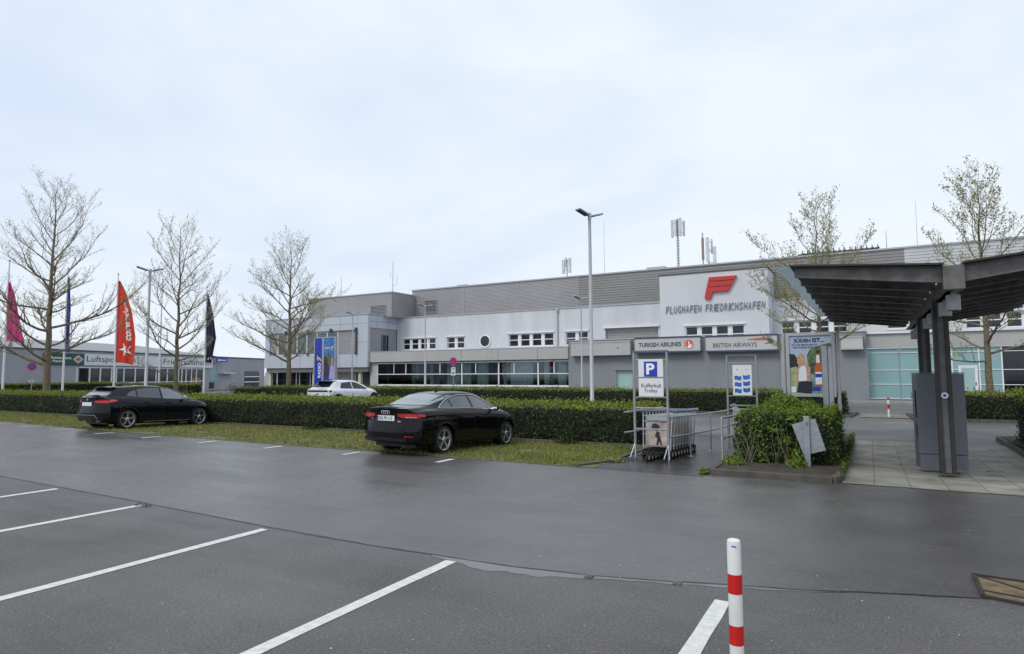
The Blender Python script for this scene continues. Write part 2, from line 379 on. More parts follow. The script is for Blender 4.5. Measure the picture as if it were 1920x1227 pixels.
def put_text(mb, s, org, ux, uy, w, h, nrm, depth=.0, bold=.01, shear=0.0):
    """text stretched to w x h with lower-left corner org"""
    v, f = text_data(s, bold, .5 if depth else 0.0, 3, shear)
    org = Vector(org); ux = Vector(ux); uy = Vector(uy); nrm = Vector(nrm)
    return mb.add([org + ux * (p[0] * w) + uy * (p[1] * h) + nrm * (p[2] * depth) for p in v], f)
EX, EY, EZ = Vector((1, 0, 0)), Vector((0, 1, 0)), Vector((0, 0, 1))
def ftext(mb, s, px0, py_top, px1, py_bot, Y, **kw):
    """text on a wall facing -Y; box measured in the photo on plane Y"""
    a = at(px0, py_bot, Y); b = at(px1, py_top, Y); 
    return a, b

# ---------------------------------------------------------------- ground and roads
def strip(name, xs, ys, dz, material, tagk='structure', zf=gz):
    mb = MB()
    for i in range(len(ys) - 1):
        for j in range(len(xs) - 1):
            mb.quad((xs[j], ys[i], zf(ys[i]) + dz), (xs[j + 1], ys[i], zf(ys[i]) + dz), (xs[j + 1], ys[i + 1], zf(ys[i + 1]) + dz), (xs[j], ys[i + 1], zf(ys[i + 1]) + dz))
    o = mb.build(name, material, fix=False); tag(o, kind=tagk); return o
strip('ground', [-900, -100, 100, 900], [-200, 0, 11, 16, 60, 1500], -.012, M['asphalt_road'])
SEAM = [(-60, 7.2), (-30, 5.9), (-13.73, 5.41), (-9.27, 5.28), (-6.22, 5.16), (-4.7, 5.14), (-3.74, 5.18), (-2.96, 5.22), (-2.22, 5.34), (-1.64, 5.49), (-1.1, 5.67), (-.57, 5.82), (.0, 6.05), (.67, 6.28), (1.6, 6.6), (8, 8.6), (20, 10)]
def edge_y(pl, x):
    for (a, b) in zip(pl, pl[1:]):
        if a[0] <= x <= b[0]: return a[1] + (b[1] - a[1]) * (x - a[0]) / (b[0] - a[0])
    return pl[-1][1]
FAR = [(-60, 13.2), (-40, 12.4), (-30.8, 12.0), (-24, 11.55), (-15, 11.3), (-5.02, 11.33), (-2.6, 11.5), (-.45, 11.72), (1.9, 11.92), (20, 13.2)]
# near lot
rng = random.Random(5)
mb = MB(); pts = [(x + 0, y) for x, y in SEAM]
dens = []
for (a, b) in zip(pts, pts[1:]):
    k = max(1, int((b[0] - a[0]) / .12)) if a[0] > -14 and b[0] < 2 else 2
    for i in range(k): dens.append((a[0] + (b[0] - a[0]) * i / k, a[1] + (b[1] - a[1]) * i / k + (rng.uniform(-.006, .006) if k > 2 else 0)))
dens.append(pts[-1])
for (a, b) in zip(dens, dens[1:]):
    mb.quad((a[0], -14, 0), (b[0], -14, 0), (b[0], b[1], 0), (a[0], a[1], 0))
tag(mb.build('parking_lot', M['asphalt_lot'], fix=False), kind='structure')
# lane (one step lower layer, its edge under the lot's edge)
mb = MB(); xs = [-60, -50, -40, -30.8, -24, -20, -15, -12, -9, -7, -5.02, -3.8, -2.6, -1.5, -.45, .7, 1.9, 6, 12, 20]
for (a, b) in zip(xs, xs[1:]):
    fa, fb = edge_y(FAR, a), edge_y(FAR, b)
    sa, sb = min(edge_y(SEAM, a), fa - 1.5) - .3, min(edge_y(SEAM, b), fb - 1.5) - .3
    mb.quad((a, sa, -.004), (b, sb, -.004), (b, 10.9, -.004), (a, 10.9, -.004))
    mb.quad((a, 10.9, -.004), (b, 10.9, -.004), (b, fb, gz(fb) + .0), (a, fa, gz(fa) + .0))
tag(mb.build('drive_lane', M['asphalt_lane'], fix=False), kind='structure')
# tar seam between the two surfaces
mb = MB()
for (a, b) in zip(dens, dens[1:]):
    if b[0] < -30 or a[0] > 6: continue
    w = .016 + .012 * (0.5 + .5 * math.sin(a[0] * 3.1) * math.sin(a[0] * 7.7))
    mb.quad((a[0], a[1] - w * .4, .003), (b[0], b[1] - w * .4, .003), (b[0], b[1] + w, .003), (a[0], a[1] + w, .003))
tag(mb.build('road_seam', mat('tar', (.012, .011, .010), .45), fix=False), kind='structure')
# puddle strip in the gutter
top = []; bot = []
for i in range(161):
    x = -3.85 + 3.6 * i / 160; t = i / 160
    w = .02 + .21 * math.exp(-((t - .26) / .17) ** 2) * (1 + .22 * math.sin(17 * t) + .12 * math.sin(43 * t) + .07 * math.sin(97 * t)) + .05 * math.exp(-((t - .7) / .2) ** 2) * (1 + .4 * math.sin(61 * t))
    top.append((x, edge_y(SEAM, x) - .012)); bot.append((x, edge_y(SEAM, x) - w))
mb = MB()
for i in range(160): mb.quad((*bot[i], .0025), (*bot[i + 1], .0025), (*top[i + 1], .0025), (*top[i], .0025))
tag(mb.build('puddle', M['puddle'], fix=False), kind='structure')
# markings
def marking(p0, p1, w0, w1=None):
    p0 = Vector((*p0, 0)); p1 = Vector((*p1, 0)); d = (p1 - p0).normalized(); q = Vector((-d.y, d.x, 0)); w1 = w1 or w0
    mbm = MB((p0.x, p0.y, 0)); n = 14; rr = random.Random(int(p0.x * 100))
    L = []; Rr = []
    for i in range(n + 1):
        c = p0.lerp(p1, i / n); L.append(c + q * (w0 / 2 + rr.uniform(-.004, .004))); Rr.append(c - q * (w0 / 2 + rr.uniform(-.004, .004)))
    for i in range(n):
        z = .004
        def zz(p): return Vector((p.x, p.y, gz(p.y) + z))
        mbm.quad(zz(Rr[i]), zz(Rr[i + 1]), zz(L[i + 1]), zz(L[i]))
    return tag(mbm.build('road_marking', M['white_paint'], fix=False), kind='structure')
# bay lines of the near lot (positions measured on the ground)
for xt in (-17.0, -14.1, -11.35, -8.88, -6.22, -3.58, -1.08):
    marking((xt + (.06 if xt < -2 else 0.02), -.2 if xt < -1.2 else .2), (xt, edge_y(SEAM, xt) - (.09 if xt < -4 else (.10 if xt < -2 else .42))), .12)
for i in range(13):
    x = -7.76 - 2.62 * i + (.0 if i < 4 else -.02 * i)
    yy = edge_y(FAR, x)
    marking((x, yy - .80), (x, yy - .22), .13)
# drain grates in the gutter
def grate(x, n):
    y = edge_y(SEAM, x) - .05; g = thing('drain_grate', 'small dark drain grate in the gutter, %s' % n, 'drain grate', (x, y, 0), 0, 'drain grates in the gutter')
    m1 = MB((x, y, 0)); m1.box(x - .035, x + .035, y - .035, y + .035, -.02, .009)
    m1.build('frame', M['steel_dark'], g)
    m2 = MB((x, y, 0))
    for k in range(4): m2.box(x - .028 + k * .016, x - .020 + k * .016, y - .03, y + .03, .009, .014)
    m2.build('bars', M['steel_mid'], g)
grate(-2.23, 'farther from the striped bollard'); grate(-1.50, 'nearer to the striped bollard')
# service cover with tan plates at the right
c = [(.73, 6.96), (.72, 6.34), (1.62, 6.10), (1.66, 6.86)]
cv = thing('service_cover', 'tan rusty service cover in a dark steel frame set in the asphalt', 'manhole cover', (1.15, 6.6, 0))
mb = MB((1.15, 6.6, 0)); 
for i in range(4):
    a, b2 = c[i], c[(i + 1) % 4]; mb.tube([(*a, .006), (*b2, .006)], .022, 4)
mb.build('frame', M['steel_brown'], cv)
mb = MB((1.15, 6.6, 0)); mb.add([(*p, .008) for p in c] + [(*p, -.01) for p in c], [(0, 1, 2, 3)[::-1], (4, 5, 6, 7), (0, 1, 5, 4), (1, 2, 6, 5), (2, 3, 7, 6), (3, 0, 4, 7)])
mb.build('plate', M['tan_plate'], cv)
mb = MB((1.15, 6.6, 0)); mb.tube([(*c[0], .012), (*c[2], .012)], .008, 4); mb.tube([(.74, 6.5, .012), (1.64, 6.3, .012)], .007, 4); mb.build('joint', M['steel_brown'], cv)

# grass paver strip (parking bays)
mb = MB()
xs = [-60, -50, -40, -35, -30.8, -27, -24, -20, -15, -10, -5.02, -4.7]
for (a, b) in zip(xs, xs[1:]):
    ya, yb = edge_y(FAR, a), edge_y(FAR, b)
    def yc(x): return 15.85
    for k in range(4):
        ua, ub = ya + (yc(a) - ya) * k / 4, ya + (yc(a) - ya) * (k + 1) / 4; va, vb = yb + (yc(b) - yb) * k / 4, yb + (yc(b) - yb) * (k + 1) / 4
        mb.quad((a, ua, gz(ua) + .006), (b, va, gz(va) + .006), (b, vb, gz(vb) + .006), (a, ub, gz(ub) + .006))
tag(mb.build('grass_paving', M['grass_paver'], fix=False), kind='structure')
def kerb_line(pts, w=.12, h=.11, dz=0.0):
    mb = MB(); P = [Vector((x, y, 0)) for x, y in pts]
    for a, b in zip(P, P[1:]):
        L = (b - a).length; n = max(1, int(L / 1.0)); d = (b - a) / n; u = d.normalized(); q = Vector((-u.y, u.x, 0)) * w / 2
        for i in range(n):
            s0 = a + d * i + u * .004; s1 = a + d * (i + 1) - u * .004
            z0, z1 = gz(s0.y) + dz, gz(s1.y) + dz
            vs = [s0 - q + EZ * (z0 - .15), s1 - q + EZ * (z1 - .15), s1 + q + EZ * (z1 - .15), s0 + q + EZ * (z0 - .15),
                  s0 - q + EZ * (z0 + h), s1 - q + EZ * (z1 + h), s1 + q + EZ * (z1 + h), s0 + q + EZ * (z0 + h)]
            mb.add(vs, [(0, 3, 2, 1), (4, 5, 6, 7), (0, 1, 5, 4), (1, 2, 6, 5), (2, 3, 7, 6), (3, 0, 4, 7)])
    return tag(mb.build('kerb', M['kerb'], bevel=.012), kind='structure')
kerb_line([(-60, 15.92), (-4.95, 15.92)], h=.07)
kerb_line([(-5.05, 11.39), (-4.72, 12.6), (-4.85, 13.95), (-4.95, 15.86)], h=.05)
tag(MB().quad((-60, 15.98, -.09), (-5.05, 15.98, -.09), (-5.05, 19.2, -.09), (-60, 19.2, -.09)).build('planting_soil', M['soil'], fix=False), kind='structure')
# trolley bay
def poly_sheet(name, poly, dz, material):
    mb = MB(); mb.add([(x, y, gz(y) + dz) for x, y in poly], [tuple(range(len(poly)))]); return tag(mb.build(name, material, fix=False), kind='structure')
def grid_sheet(name, xl, xr, y0, y1, dz, material):
    mb = MB(); ys = [y0] + [y for y in (11.0, 12, 13, 14, 15, 16.0) if y0 < y < y1] + [y1]
    for a, b in zip(ys, ys[1:]): mb.quad((xl, a, gz(a) + dz), (xr, a, gz(a) + dz), (xr, b, gz(b) + dz), (xl, b, gz(b) + dz))
    return tag(mb.build(name, material, fix=False), kind='structure')
grid_sheet('trolley_bay_floor', -4.95, -2.62, 11.3, 20.4, .002, M['asphalt_path'])
grid_sheet('paving', -.46, 3.02, 11.78, 20.35, .006, M['slabs'])
grid_sheet('paving', 3.02, 9.0, 12.2, 17.6, .006, M['slabs'])
# island with bush
kerb_line([(-2.55, 20.5), (-2.58, 16), (-2.6, 12.9), (-2.57, 11.72), (-.60, 11.72), (-.52, 12.1), (-.50, 16), (-.50, 20.5)], h=.10)
tag(MB().quad((-2.6, 11.75, .045), (-.5, 11.75, .045), (-.5, 20.5, .0), (-2.6, 20.5, .0)).build('planting_soil', M['soil'], fix=False), kind='structure')
kerb_line([(3.10, 16.0), (2.98, 17.76), (3.06, 22.08), (4.6, 23.2), (12, 23.4)], h=.11)
tag(MB().quad((3.1, 16, .0), (12, 16, .0), (12, 23.4, .0), (3.1, 22.0, .0)).build('planting_soil', M['soil'], fix=False), kind='structure')
kerb_line([(-60, 30.7), (-.75, 30.7), (-.55, 33.2)], h=.10)
kerb_line([(1.4, 33.2), (1.5, 29.9), (14, 29.9)], h=.10)
tag(MB().quad((-60, 30.75, -.06), (-.75, 30.75, -.06), (-.55, 33.4, -.06), (-60, 33.4, -.06)).build('planting_soil', M['soil'], fix=False), kind='structure')
tag(MB().quad((1.5, 29.95, -.06), (14, 29.95, -.06), (14, 33.4, -.06), (1.4, 33.4, -.06)).build('planting_soil', M['soil'], fix=False), kind='structure')
mb = MB(); mb.box(-60, 30, 43.2, 46.6, -.3, -.0); tag(mb.build('pavement', mat('pavement_grey', (.24, .235, .22), .7, var=.15, vs=2)), kind='structure')
strip('sand_strip', [-.4, 1.4], [30.7, 33.3], .01, mat('sandy', (.22, .20, .16), .9, var=.25, vs=3))

# ---------------------------------------------------------------- leaves engine
def leaf_mesh(mb_like, P, N, size, rngn, aspect=1.7, up=.3):
    """numpy: quads (two-triangle diamonds folded) at P with normals N"""
    n = len(P); rnd = rngn.normal(size=(n, 3)); N = N + rnd * .75; N /= np.linalg.norm(N, axis=1, keepdims=True) + 1e-9
    t = rngn.normal(size=(n, 3)); t[:, 2] += up; t -= (t * N).sum(1, keepdims=True) * N; t /= np.linalg.norm(t, axis=1, keepdims=True) + 1e-9
    b = np.cross(N, t); s = size * rngn.uniform(.6, 1.3, size=(n, 1))
    v = np.stack([P - t * s * .5, P + b * s * .5 / aspect + N * s * .08, P + t * s * .5, P - b * s * .5 / aspect + N * s * .08], 1)
    return v.reshape(-1, 3)
def quads_object(name, verts, mat_idx, mats, parent=None, extra=None, origin=(0, 0, 0)):
    nq = len(verts) // 4; me = bpy.data.meshes.new(name)
    ev, ef = extra if extra else ([], [])
    allv = np.vstack([np.array(verts, dtype=np.float32).reshape(-1, 3)] + ([np.array(ev, dtype=np.float32)] if len(ev) else [])) - np.array(origin, dtype=np.float32)
    me.vertices.add(len(allv)); me.vertices.foreach_set('co', allv.ravel())
    loops = np.arange(nq * 4, dtype=np.int32); starts = np.arange(nq, dtype=np.int32) * 4; tot = np.full(nq, 4, dtype=np.int32)
    if ef:
        off = nq * 4; el = np.concatenate([np.array(f, dtype=np.int32) + off for f in ef]); lens = np.array([len(f) for f in ef], dtype=np.int32)
        st2 = nq * 4 + np.concatenate([[0], np.cumsum(lens)[:-1]]).astype(np.int32)
        loops = np.concatenate([loops, el]); starts = np.concatenate([starts, st2]); tot = np.concatenate([tot, lens])
    me.loops.add(len(loops)); me.loops.foreach_set('vertex_index', loops)
    me.polygons.add(len(starts)); me.polygons.foreach_set('loop_start', starts)
    try: me.polygons.foreach_set('loop_total', tot)
    except Exception: pass
    mi = np.concatenate([np.array(mat_idx, dtype=np.int32), np.zeros(len(starts) - nq, dtype=np.int32)])
    me.polygons.foreach_set('material_index', mi); me.update(calc_edges=True); me.validate()
    o = bpy.data.objects.new(name, me); scene.collection.objects.link(o)
    for k in mats: me.materials.append(k)
    if parent: o.parent = parent
    else: o.location = origin
    return o
def grid_box(x0, x1, y0, y1, z0, z1, step, amp, seed):
    """closed lumpy box"""
    bm = bmesh.new(); nx, ny, nzz = [max(1, int(round(v / step))) for v in (x1 - x0, y1 - y0, z1 - z0)]
    from mathutils import noise as mn
    V = {}
    def gv(i, j, k):
        if (i, j, k) not in V:
            p = Vector((x0 + (x1 - x0) * i / nx, y0 + (y1 - y0) * j / ny, z0 + (z1 - z0) * k / nzz))
            q = p + Vector((mn.noise(p * 1.3 + Vector((seed, 0, 0))), mn.noise(p * 1.3 + Vector((0, seed, 9))), mn.noise(p * 1.1 + Vector((5, 0, seed))) * (.6 if k else 0))) * amp
            V[(i, j, k)] = bm.verts.new(q)
        return V[(i, j, k)]
    for k in (0, nzz):
        for i in range(nx):
            for j in range(ny): bm.faces.new((gv(i, j, k), gv(i + 1, j, k), gv(i + 1, j + 1, k), gv(i, j + 1, k)))
    for j in (0, ny):
        for i in range(nx):
            for k in range(nzz): bm.faces.new((gv(i, j, k), gv(i + 1, j, k), gv(i + 1, j, k + 1), gv(i, j, k + 1)))
    for i in (0, nx):
        for j in range(ny):
            for k in range(nzz): bm.faces.new((gv(i, j, k), gv(i, j + 1, k), gv(i, j + 1, k + 1), gv(i, j, k + 1)))
    bmesh.ops.recalc_face_normals(bm, faces=bm.faces); bm.verts.index_update()
    v = [tuple(p.co) for p in bm.verts]; f = [tuple(q.index for q in fc.verts) for fc in bm.faces]; bm.free(); return v, f
HCOUNT = [0]
def hedge(label, x0, x1, y0, y1, z0, z1, dens=520, size=.055, seed=1, topmat=2, group='clipped hedges', step=.22, brown_left=False, cut=None, shade=None, reduce=True):
    rn = np.random.default_rng(seed); ins = .07; from mathutils import noise as mn
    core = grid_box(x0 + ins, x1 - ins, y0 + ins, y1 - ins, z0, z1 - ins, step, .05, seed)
    faces = [('f', (x1 - x0) * (z1 - z0)), ('b', (x1 - x0) * (z1 - z0) * .4), ('l', (y1 - y0) * (z1 - z0)), ('r', (y1 - y0) * (z1 - z0)), ('t', (x1 - x0) * (y1 - y0) * .8)]
    VV = []; MI = []
    for nm, area in faces:
        n = int(area * dens); U = rn.random(n); W = rn.random(n)
        if nm in 'fbt' and reduce and (x1 - x0) > 12:        # far end of a long hedge carries fewer, larger leaves
            U = 1 - (1 - U) * 1.0
        if nm == 'f': P = np.stack([x0 + (x1 - x0) * U, np.full(n, y0), z0 + (z1 - z0) * W], 1); N = np.tile([0, -1, .25], (n, 1))
        if nm == 'b': P = np.stack([x0 + (x1 - x0) * U, np.full(n, y1), z0 + (z1 - z0) * W], 1); N = np.tile([0, 1, .25], (n, 1))
        if nm == 'l': P = np.stack([np.full(n, x0), y0 + (y1 - y0) * U, z0 + (z1 - z0) * W], 1); N = np.tile([-1, 0, .25], (n, 1))
        if nm == 'r': P = np.stack([np.full(n, x1), y0 + (y1 - y0) * U, z0 + (z1 - z0) * W], 1); N = np.tile([1, 0, .25], (n, 1))
        if nm == 't': P = np.stack([x0 + (x1 - x0) * U, y0 + (y1 - y0) * W, np.full(n, z1)], 1); N = np.tile([0, 0, 1.0], (n, 1))
        off = np.array([mn.noise(Vector((p[0] * 1.6, p[1] * 1.6, p[2] * 1.6 + seed))) for p in P]) * .11 + rn.normal(size=n) * .034
        P = P + N * off[:, None]
        if nm != 't':
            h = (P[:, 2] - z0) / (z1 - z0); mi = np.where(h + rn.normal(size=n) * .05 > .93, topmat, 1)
            # round the shoulder
            P = P - N * (np.clip(h - .9, 0, 1) * .3)[:, None]
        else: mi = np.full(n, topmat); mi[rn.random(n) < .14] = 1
        if nm in 'fblr' and nm != 't':
            bn = np.array([mn.noise(Vector((p[0] * .8, p[1] * .8, p[2] * 1.3 + seed * 3))) for p in P]); mi = np.where((bn > .32) & (rn.random(n) < .30), 3, mi)
        if brown_left and nm == 'l': mi[:] = 3
        VV.append(leaf_mesh(None, P, N.astype(float), size, rn)); MI.append(mi)
    # young shoots poking up
    n = int((x1 - x0) * (y1 - y0) * 26); P = np.stack([x0 + (x1 - x0) * rn.random(n), y0 + (y1 - y0) * rn.random(n), z1 + rn.random(n) ** 3 * .22], 1)
    VV.append(leaf_mesh(None, P, np.tile([0, -.3, .6], (n, 1)), size * 1.1, rn)); MI.append(np.full(n, topmat))
    o = quads_object('hedge', np.vstack(VV), np.concatenate(MI), [M['hedge_core'], M['hedge_side'], M['hedge_top_lit_growth'], M['hedge_brown'], M['bright_leaf']], None, core, ((x0 + x1) / 2, (y0 + y1) / 2, z0))
    return tag(o, label, 'hedge', group)
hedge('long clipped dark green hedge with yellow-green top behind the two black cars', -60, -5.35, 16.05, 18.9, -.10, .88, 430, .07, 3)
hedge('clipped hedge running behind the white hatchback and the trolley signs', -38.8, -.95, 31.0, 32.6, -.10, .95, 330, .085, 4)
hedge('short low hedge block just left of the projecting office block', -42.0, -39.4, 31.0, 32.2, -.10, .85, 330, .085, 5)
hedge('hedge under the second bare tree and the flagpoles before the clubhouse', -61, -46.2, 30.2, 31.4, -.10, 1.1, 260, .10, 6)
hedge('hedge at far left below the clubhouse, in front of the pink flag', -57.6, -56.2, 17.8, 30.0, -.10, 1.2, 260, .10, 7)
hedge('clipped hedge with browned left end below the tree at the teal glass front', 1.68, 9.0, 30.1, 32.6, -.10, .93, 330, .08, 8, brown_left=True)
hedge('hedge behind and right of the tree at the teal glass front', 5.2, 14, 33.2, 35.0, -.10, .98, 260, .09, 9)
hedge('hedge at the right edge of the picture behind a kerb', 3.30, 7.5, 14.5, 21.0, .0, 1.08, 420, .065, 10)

# bush on the island: lumpy hedge with bright shoots, bare stems
def island_bush():
    t = thing('bush', 'overgrown bush with bare stems on the kerbed island, behind the grey litter bin', 'bush', (-1.5, 14.5, .03))
    rn = np.random.default_rng(21); from mathutils import noise as mn
    core = grid_box(-2.15, -.75, 13.55, 16.9, .03, .90, .2, .14, 4)
    VV = []; MI = []
    def add(P, N, size, mi): VV.append(leaf_mesh(None, P, N.astype(float), size, rn)); MI.append(np.full(len(P), mi) if np.isscalar(mi) else mi)
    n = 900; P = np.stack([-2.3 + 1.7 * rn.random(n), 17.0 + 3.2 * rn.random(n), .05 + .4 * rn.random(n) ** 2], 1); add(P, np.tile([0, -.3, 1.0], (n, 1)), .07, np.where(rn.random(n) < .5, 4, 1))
    n = 2600; n = 4200; P = np.stack([-2.42 + 1.75 * rn.random(n), 13.22 + .2 * rn.random(n), .08 + .85 * rn.random(n)], 1); P[:, 1] -= .10 * np.sin(P[:, 0] * 9); P[:, 1] += np.where(P[:, 0] > -1.5, .26, 0); add(P, np.tile([0, -1, .3], (n, 1)), .06, np.where(rn.random(n) < .34, 4, 1))
    n = 5200; P = np.stack([-2.25 + 1.6 * rn.random(n), np.full(n, 13.48), .05 + .95 * rn.random(n)], 1); P[:, 1] += rn.normal(size=n) * .10; P[:, 1] += np.where(P[:, 0] > -1.45, .12, 0)
    add(P, np.tile([0, -1, .2], (n, 1)), .06, np.where(rn.random(n) < .26, 4, 1))
    n = 5200; P = np.stack([np.full(n, -.68), 13.5 + 3.5 * rn.random(n), .05 + .85 * rn.random(n)], 1); P[:, 0] += rn.normal(size=n) * .05
    add(P, np.tile([1, 0, .2], (n, 1)), .06, np.where(rn.random(n) < .35, 4, 1))
    n = 4200; P = np.stack([np.full(n, -2.25), 13.5 + 3.5 * rn.random(n), .05 + .95 * rn.random(n)], 1); P[:, 0] += rn.normal(size=n) * .09
    add(P, np.tile([-1, 0, .2], (n, 1)), .06, np.where(rn.random(n) < .15, 4, 1))
    n = 6800; P = np.stack([-2.25 + 1.6 * rn.random(n), 13.45 + 3.5 * rn.random(n), np.full(n, .92)], 1)
    P[:, 2] += np.array([mn.noise(Vector((p[0] * 1.4, p[1] * 1.1, 3))) for p in P]) * .26 + rn.normal(size=n) * .06
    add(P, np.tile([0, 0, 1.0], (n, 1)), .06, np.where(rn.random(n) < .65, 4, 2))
    # bright leafy mound
    for (cx, cy, cz, r, k) in ((-1.75, 15.6, 1.08, .40, 800), (-1.35, 13.6, .90, .20, 160), (-2.2, 13.9, .92, .25, 220), (-1.4, 16.3, .95, .38, 500), (-1.5, 13.42, .5, .18, 90), (-1.75, 13.42, .68, .2, 90), (-1.3, 13.42, .25, .16, 70)):
        d = rn.normal(size=(k, 3)); d /= np.linalg.norm(d, axis=1, keepdims=True); P = np.array([cx, cy, cz]) + d * r * rn.uniform(.5, 1.05, size=(k, 1)) * np.array([1, 1, .6])
        add(P, d, .09, 4)
    o = quads_object('foliage', np.vstack(VV) , np.concatenate(MI), [M['hedge_core'], M['hedge_side'], M['hedge_top_lit_growth'], M['hedge_brown'], M['bright_leaf']], t, core, (-1.5, 14.5, .03))
    rr = random.Random(3); mb = MB((-1.5, 14.5, .03))
    for i in range(34):
        x = rr.uniform(-2.42, -1.3); y = rr.uniform(13.1, 13.5); a = rr.uniform(-.5, .35); L = rr.uniform(.4, 1.05)
        p = Vector((x, y, .03)); pts = [p]
        for k in range(4):
            p = p + Vector((a * L / 4 + rr.uniform(-.05, .05), rr.uniform(-.06, .03), L / 4)); pts.append(p.copy())
        mb.tube(pts, [.007, .006, .005, .004, .002], 3, False)
    mb.build('stems', M['twig'], t, fix=False)
    return t
island_bush()
def weed(label, x, y, z, r, h, n, seed, mi='bright_leaf'):
    rn = np.random.default_rng(seed); d = rn.normal(size=(n, 3)); d[:, 2] = abs(d[:, 2]); d /= np.linalg.norm(d, axis=1, keepdims=True)
    P = np.array([x, y, z]) + d * rn.uniform(.15, 1, size=(n, 1)) * np.array([r, r, h])
    o = quads_object('weed', leaf_mesh(None, P, d, .07, rn, 2.4, .8), np.zeros(n, int), [M[mi]], None, None, (x, y, z))
    return tag(o, label, kind='stuff')
weed('leafy weed clump on the island soil beside the handrail post', -2.35, 12.75, .04, .24, .2, 420, 1)
weed('leafy weed clump at the foot of the litter bin post', -1.25, 12.95, .04, .2, .26, 420, 2)
weed('small weed at the left front kerb corner of the island', -2.68, 11.7, .0, .1, .1, 120, 3)
weed('weed growing at the hedge foot just right of the black saloon', -7.2, 15.6, -.08, .4, .45, 500, 4, 'hedge_side')
weed('weed growing at the hedge foot between the two black cars', -16.9, 15.7, -.08, .45, .45, 500, 5, 'hedge_side')
weed('low weed by the kerb at the front of the trolley bay', -4.7, 12.6, -.02, .25, .1, 260, 6, 'young_leaf')
# ivy creeping over the island's right kerb
rn = np.random.default_rng(8); n = 1500; P = np.stack([-.47 + rn.normal(size=n) * .035, 11.9 + 8.0 * rn.random(n) ** .8, .07 + rn.random(n) * .07 - .02], 1)
tag(quads_object('ground_cover', leaf_mesh(None, P, np.tile([.3, 0, 1.0], (n, 1)), .05, rn), (rn.random(n) < .5).astype(int), [M['hedge_side'], M['bright_leaf']]), kind='stuff')
# grass blades on the pavers
rn = np.random.default_rng(12); n = 74000
X = -5.0 - 40 * rn.random(n) ** 1.5; Yg = np.array([edge_y(FAR, x) for x in X]); Yv = Yg + .05 + (15.8 - Yg) * rn.random(n)
row = np.abs(((Yv / .2) % 1) - .5); keep = (row < .36) | (rn.random(n) < .35); X, Yv = X[keep], Yv[keep]; from mathutils import noise as _mn
mk_ = np.array([_mn.noise(Vector((x * .9, y * .9, 4))) for x, y in zip(X, Yv)]) > -.45; X, Yv = X[mk_], Yv[mk_]; n = len(X)
zg = np.array([gz(y) for y in Yv]) + .006; h = rn.uniform(.02, .055, n); h[rn.random(n) < .04] *= 1.8
ang = rn.uniform(0, math.pi, n); wx, wy = np.cos(ang) * .012, np.sin(ang) * .012; lx, ly = rn.normal(size=n) * .02, rn.normal(size=n) * .02
V = np.stack([np.stack([X - wx, Yv - wy, zg], 1), np.stack([X + wx, Yv + wy, zg], 1), np.stack([X + wx * .3 + lx, Yv + wy * .3 + ly, zg + h], 1), np.stack([X - wx * .3 + lx, Yv - wy * .3 + ly, zg + h], 1)], 1).reshape(-1, 3)
tag(quads_object('grass', V, np.zeros(n, int), [M['grass']]), 'short yellow-green grass growing through the bay pavers', kind='stuff')
# fallen petals and bits
rn = np.random.default_rng(15); n = 420
P = np.stack([-7 + 9 * rn.random(n), 1.5 + 9.5 * rn.random(n), np.full(n, .006)], 1)
tag(quads_object('litter', leaf_mesh(None, P, np.tile([0, 0, 4.0], (n, 1)), .014, rn, 1.3, 0) + np.array([0, 0, .003]), np.zeros(n, int), [mat('petal', (.5, .5, .46), .8)]), kind='stuff')
n = 26; P = np.stack([-9.0 + .38 * rn.random(n), 5.10 + .10 * rn.random(n), np.full(n, .012)], 1)
tag(quads_object('fallen_leaves', leaf_mesh(None, P, np.tile([0, 0, 2.0], (n, 1)), .05, rn), np.zeros(n, int), [M['red_leaf']]), kind='stuff')

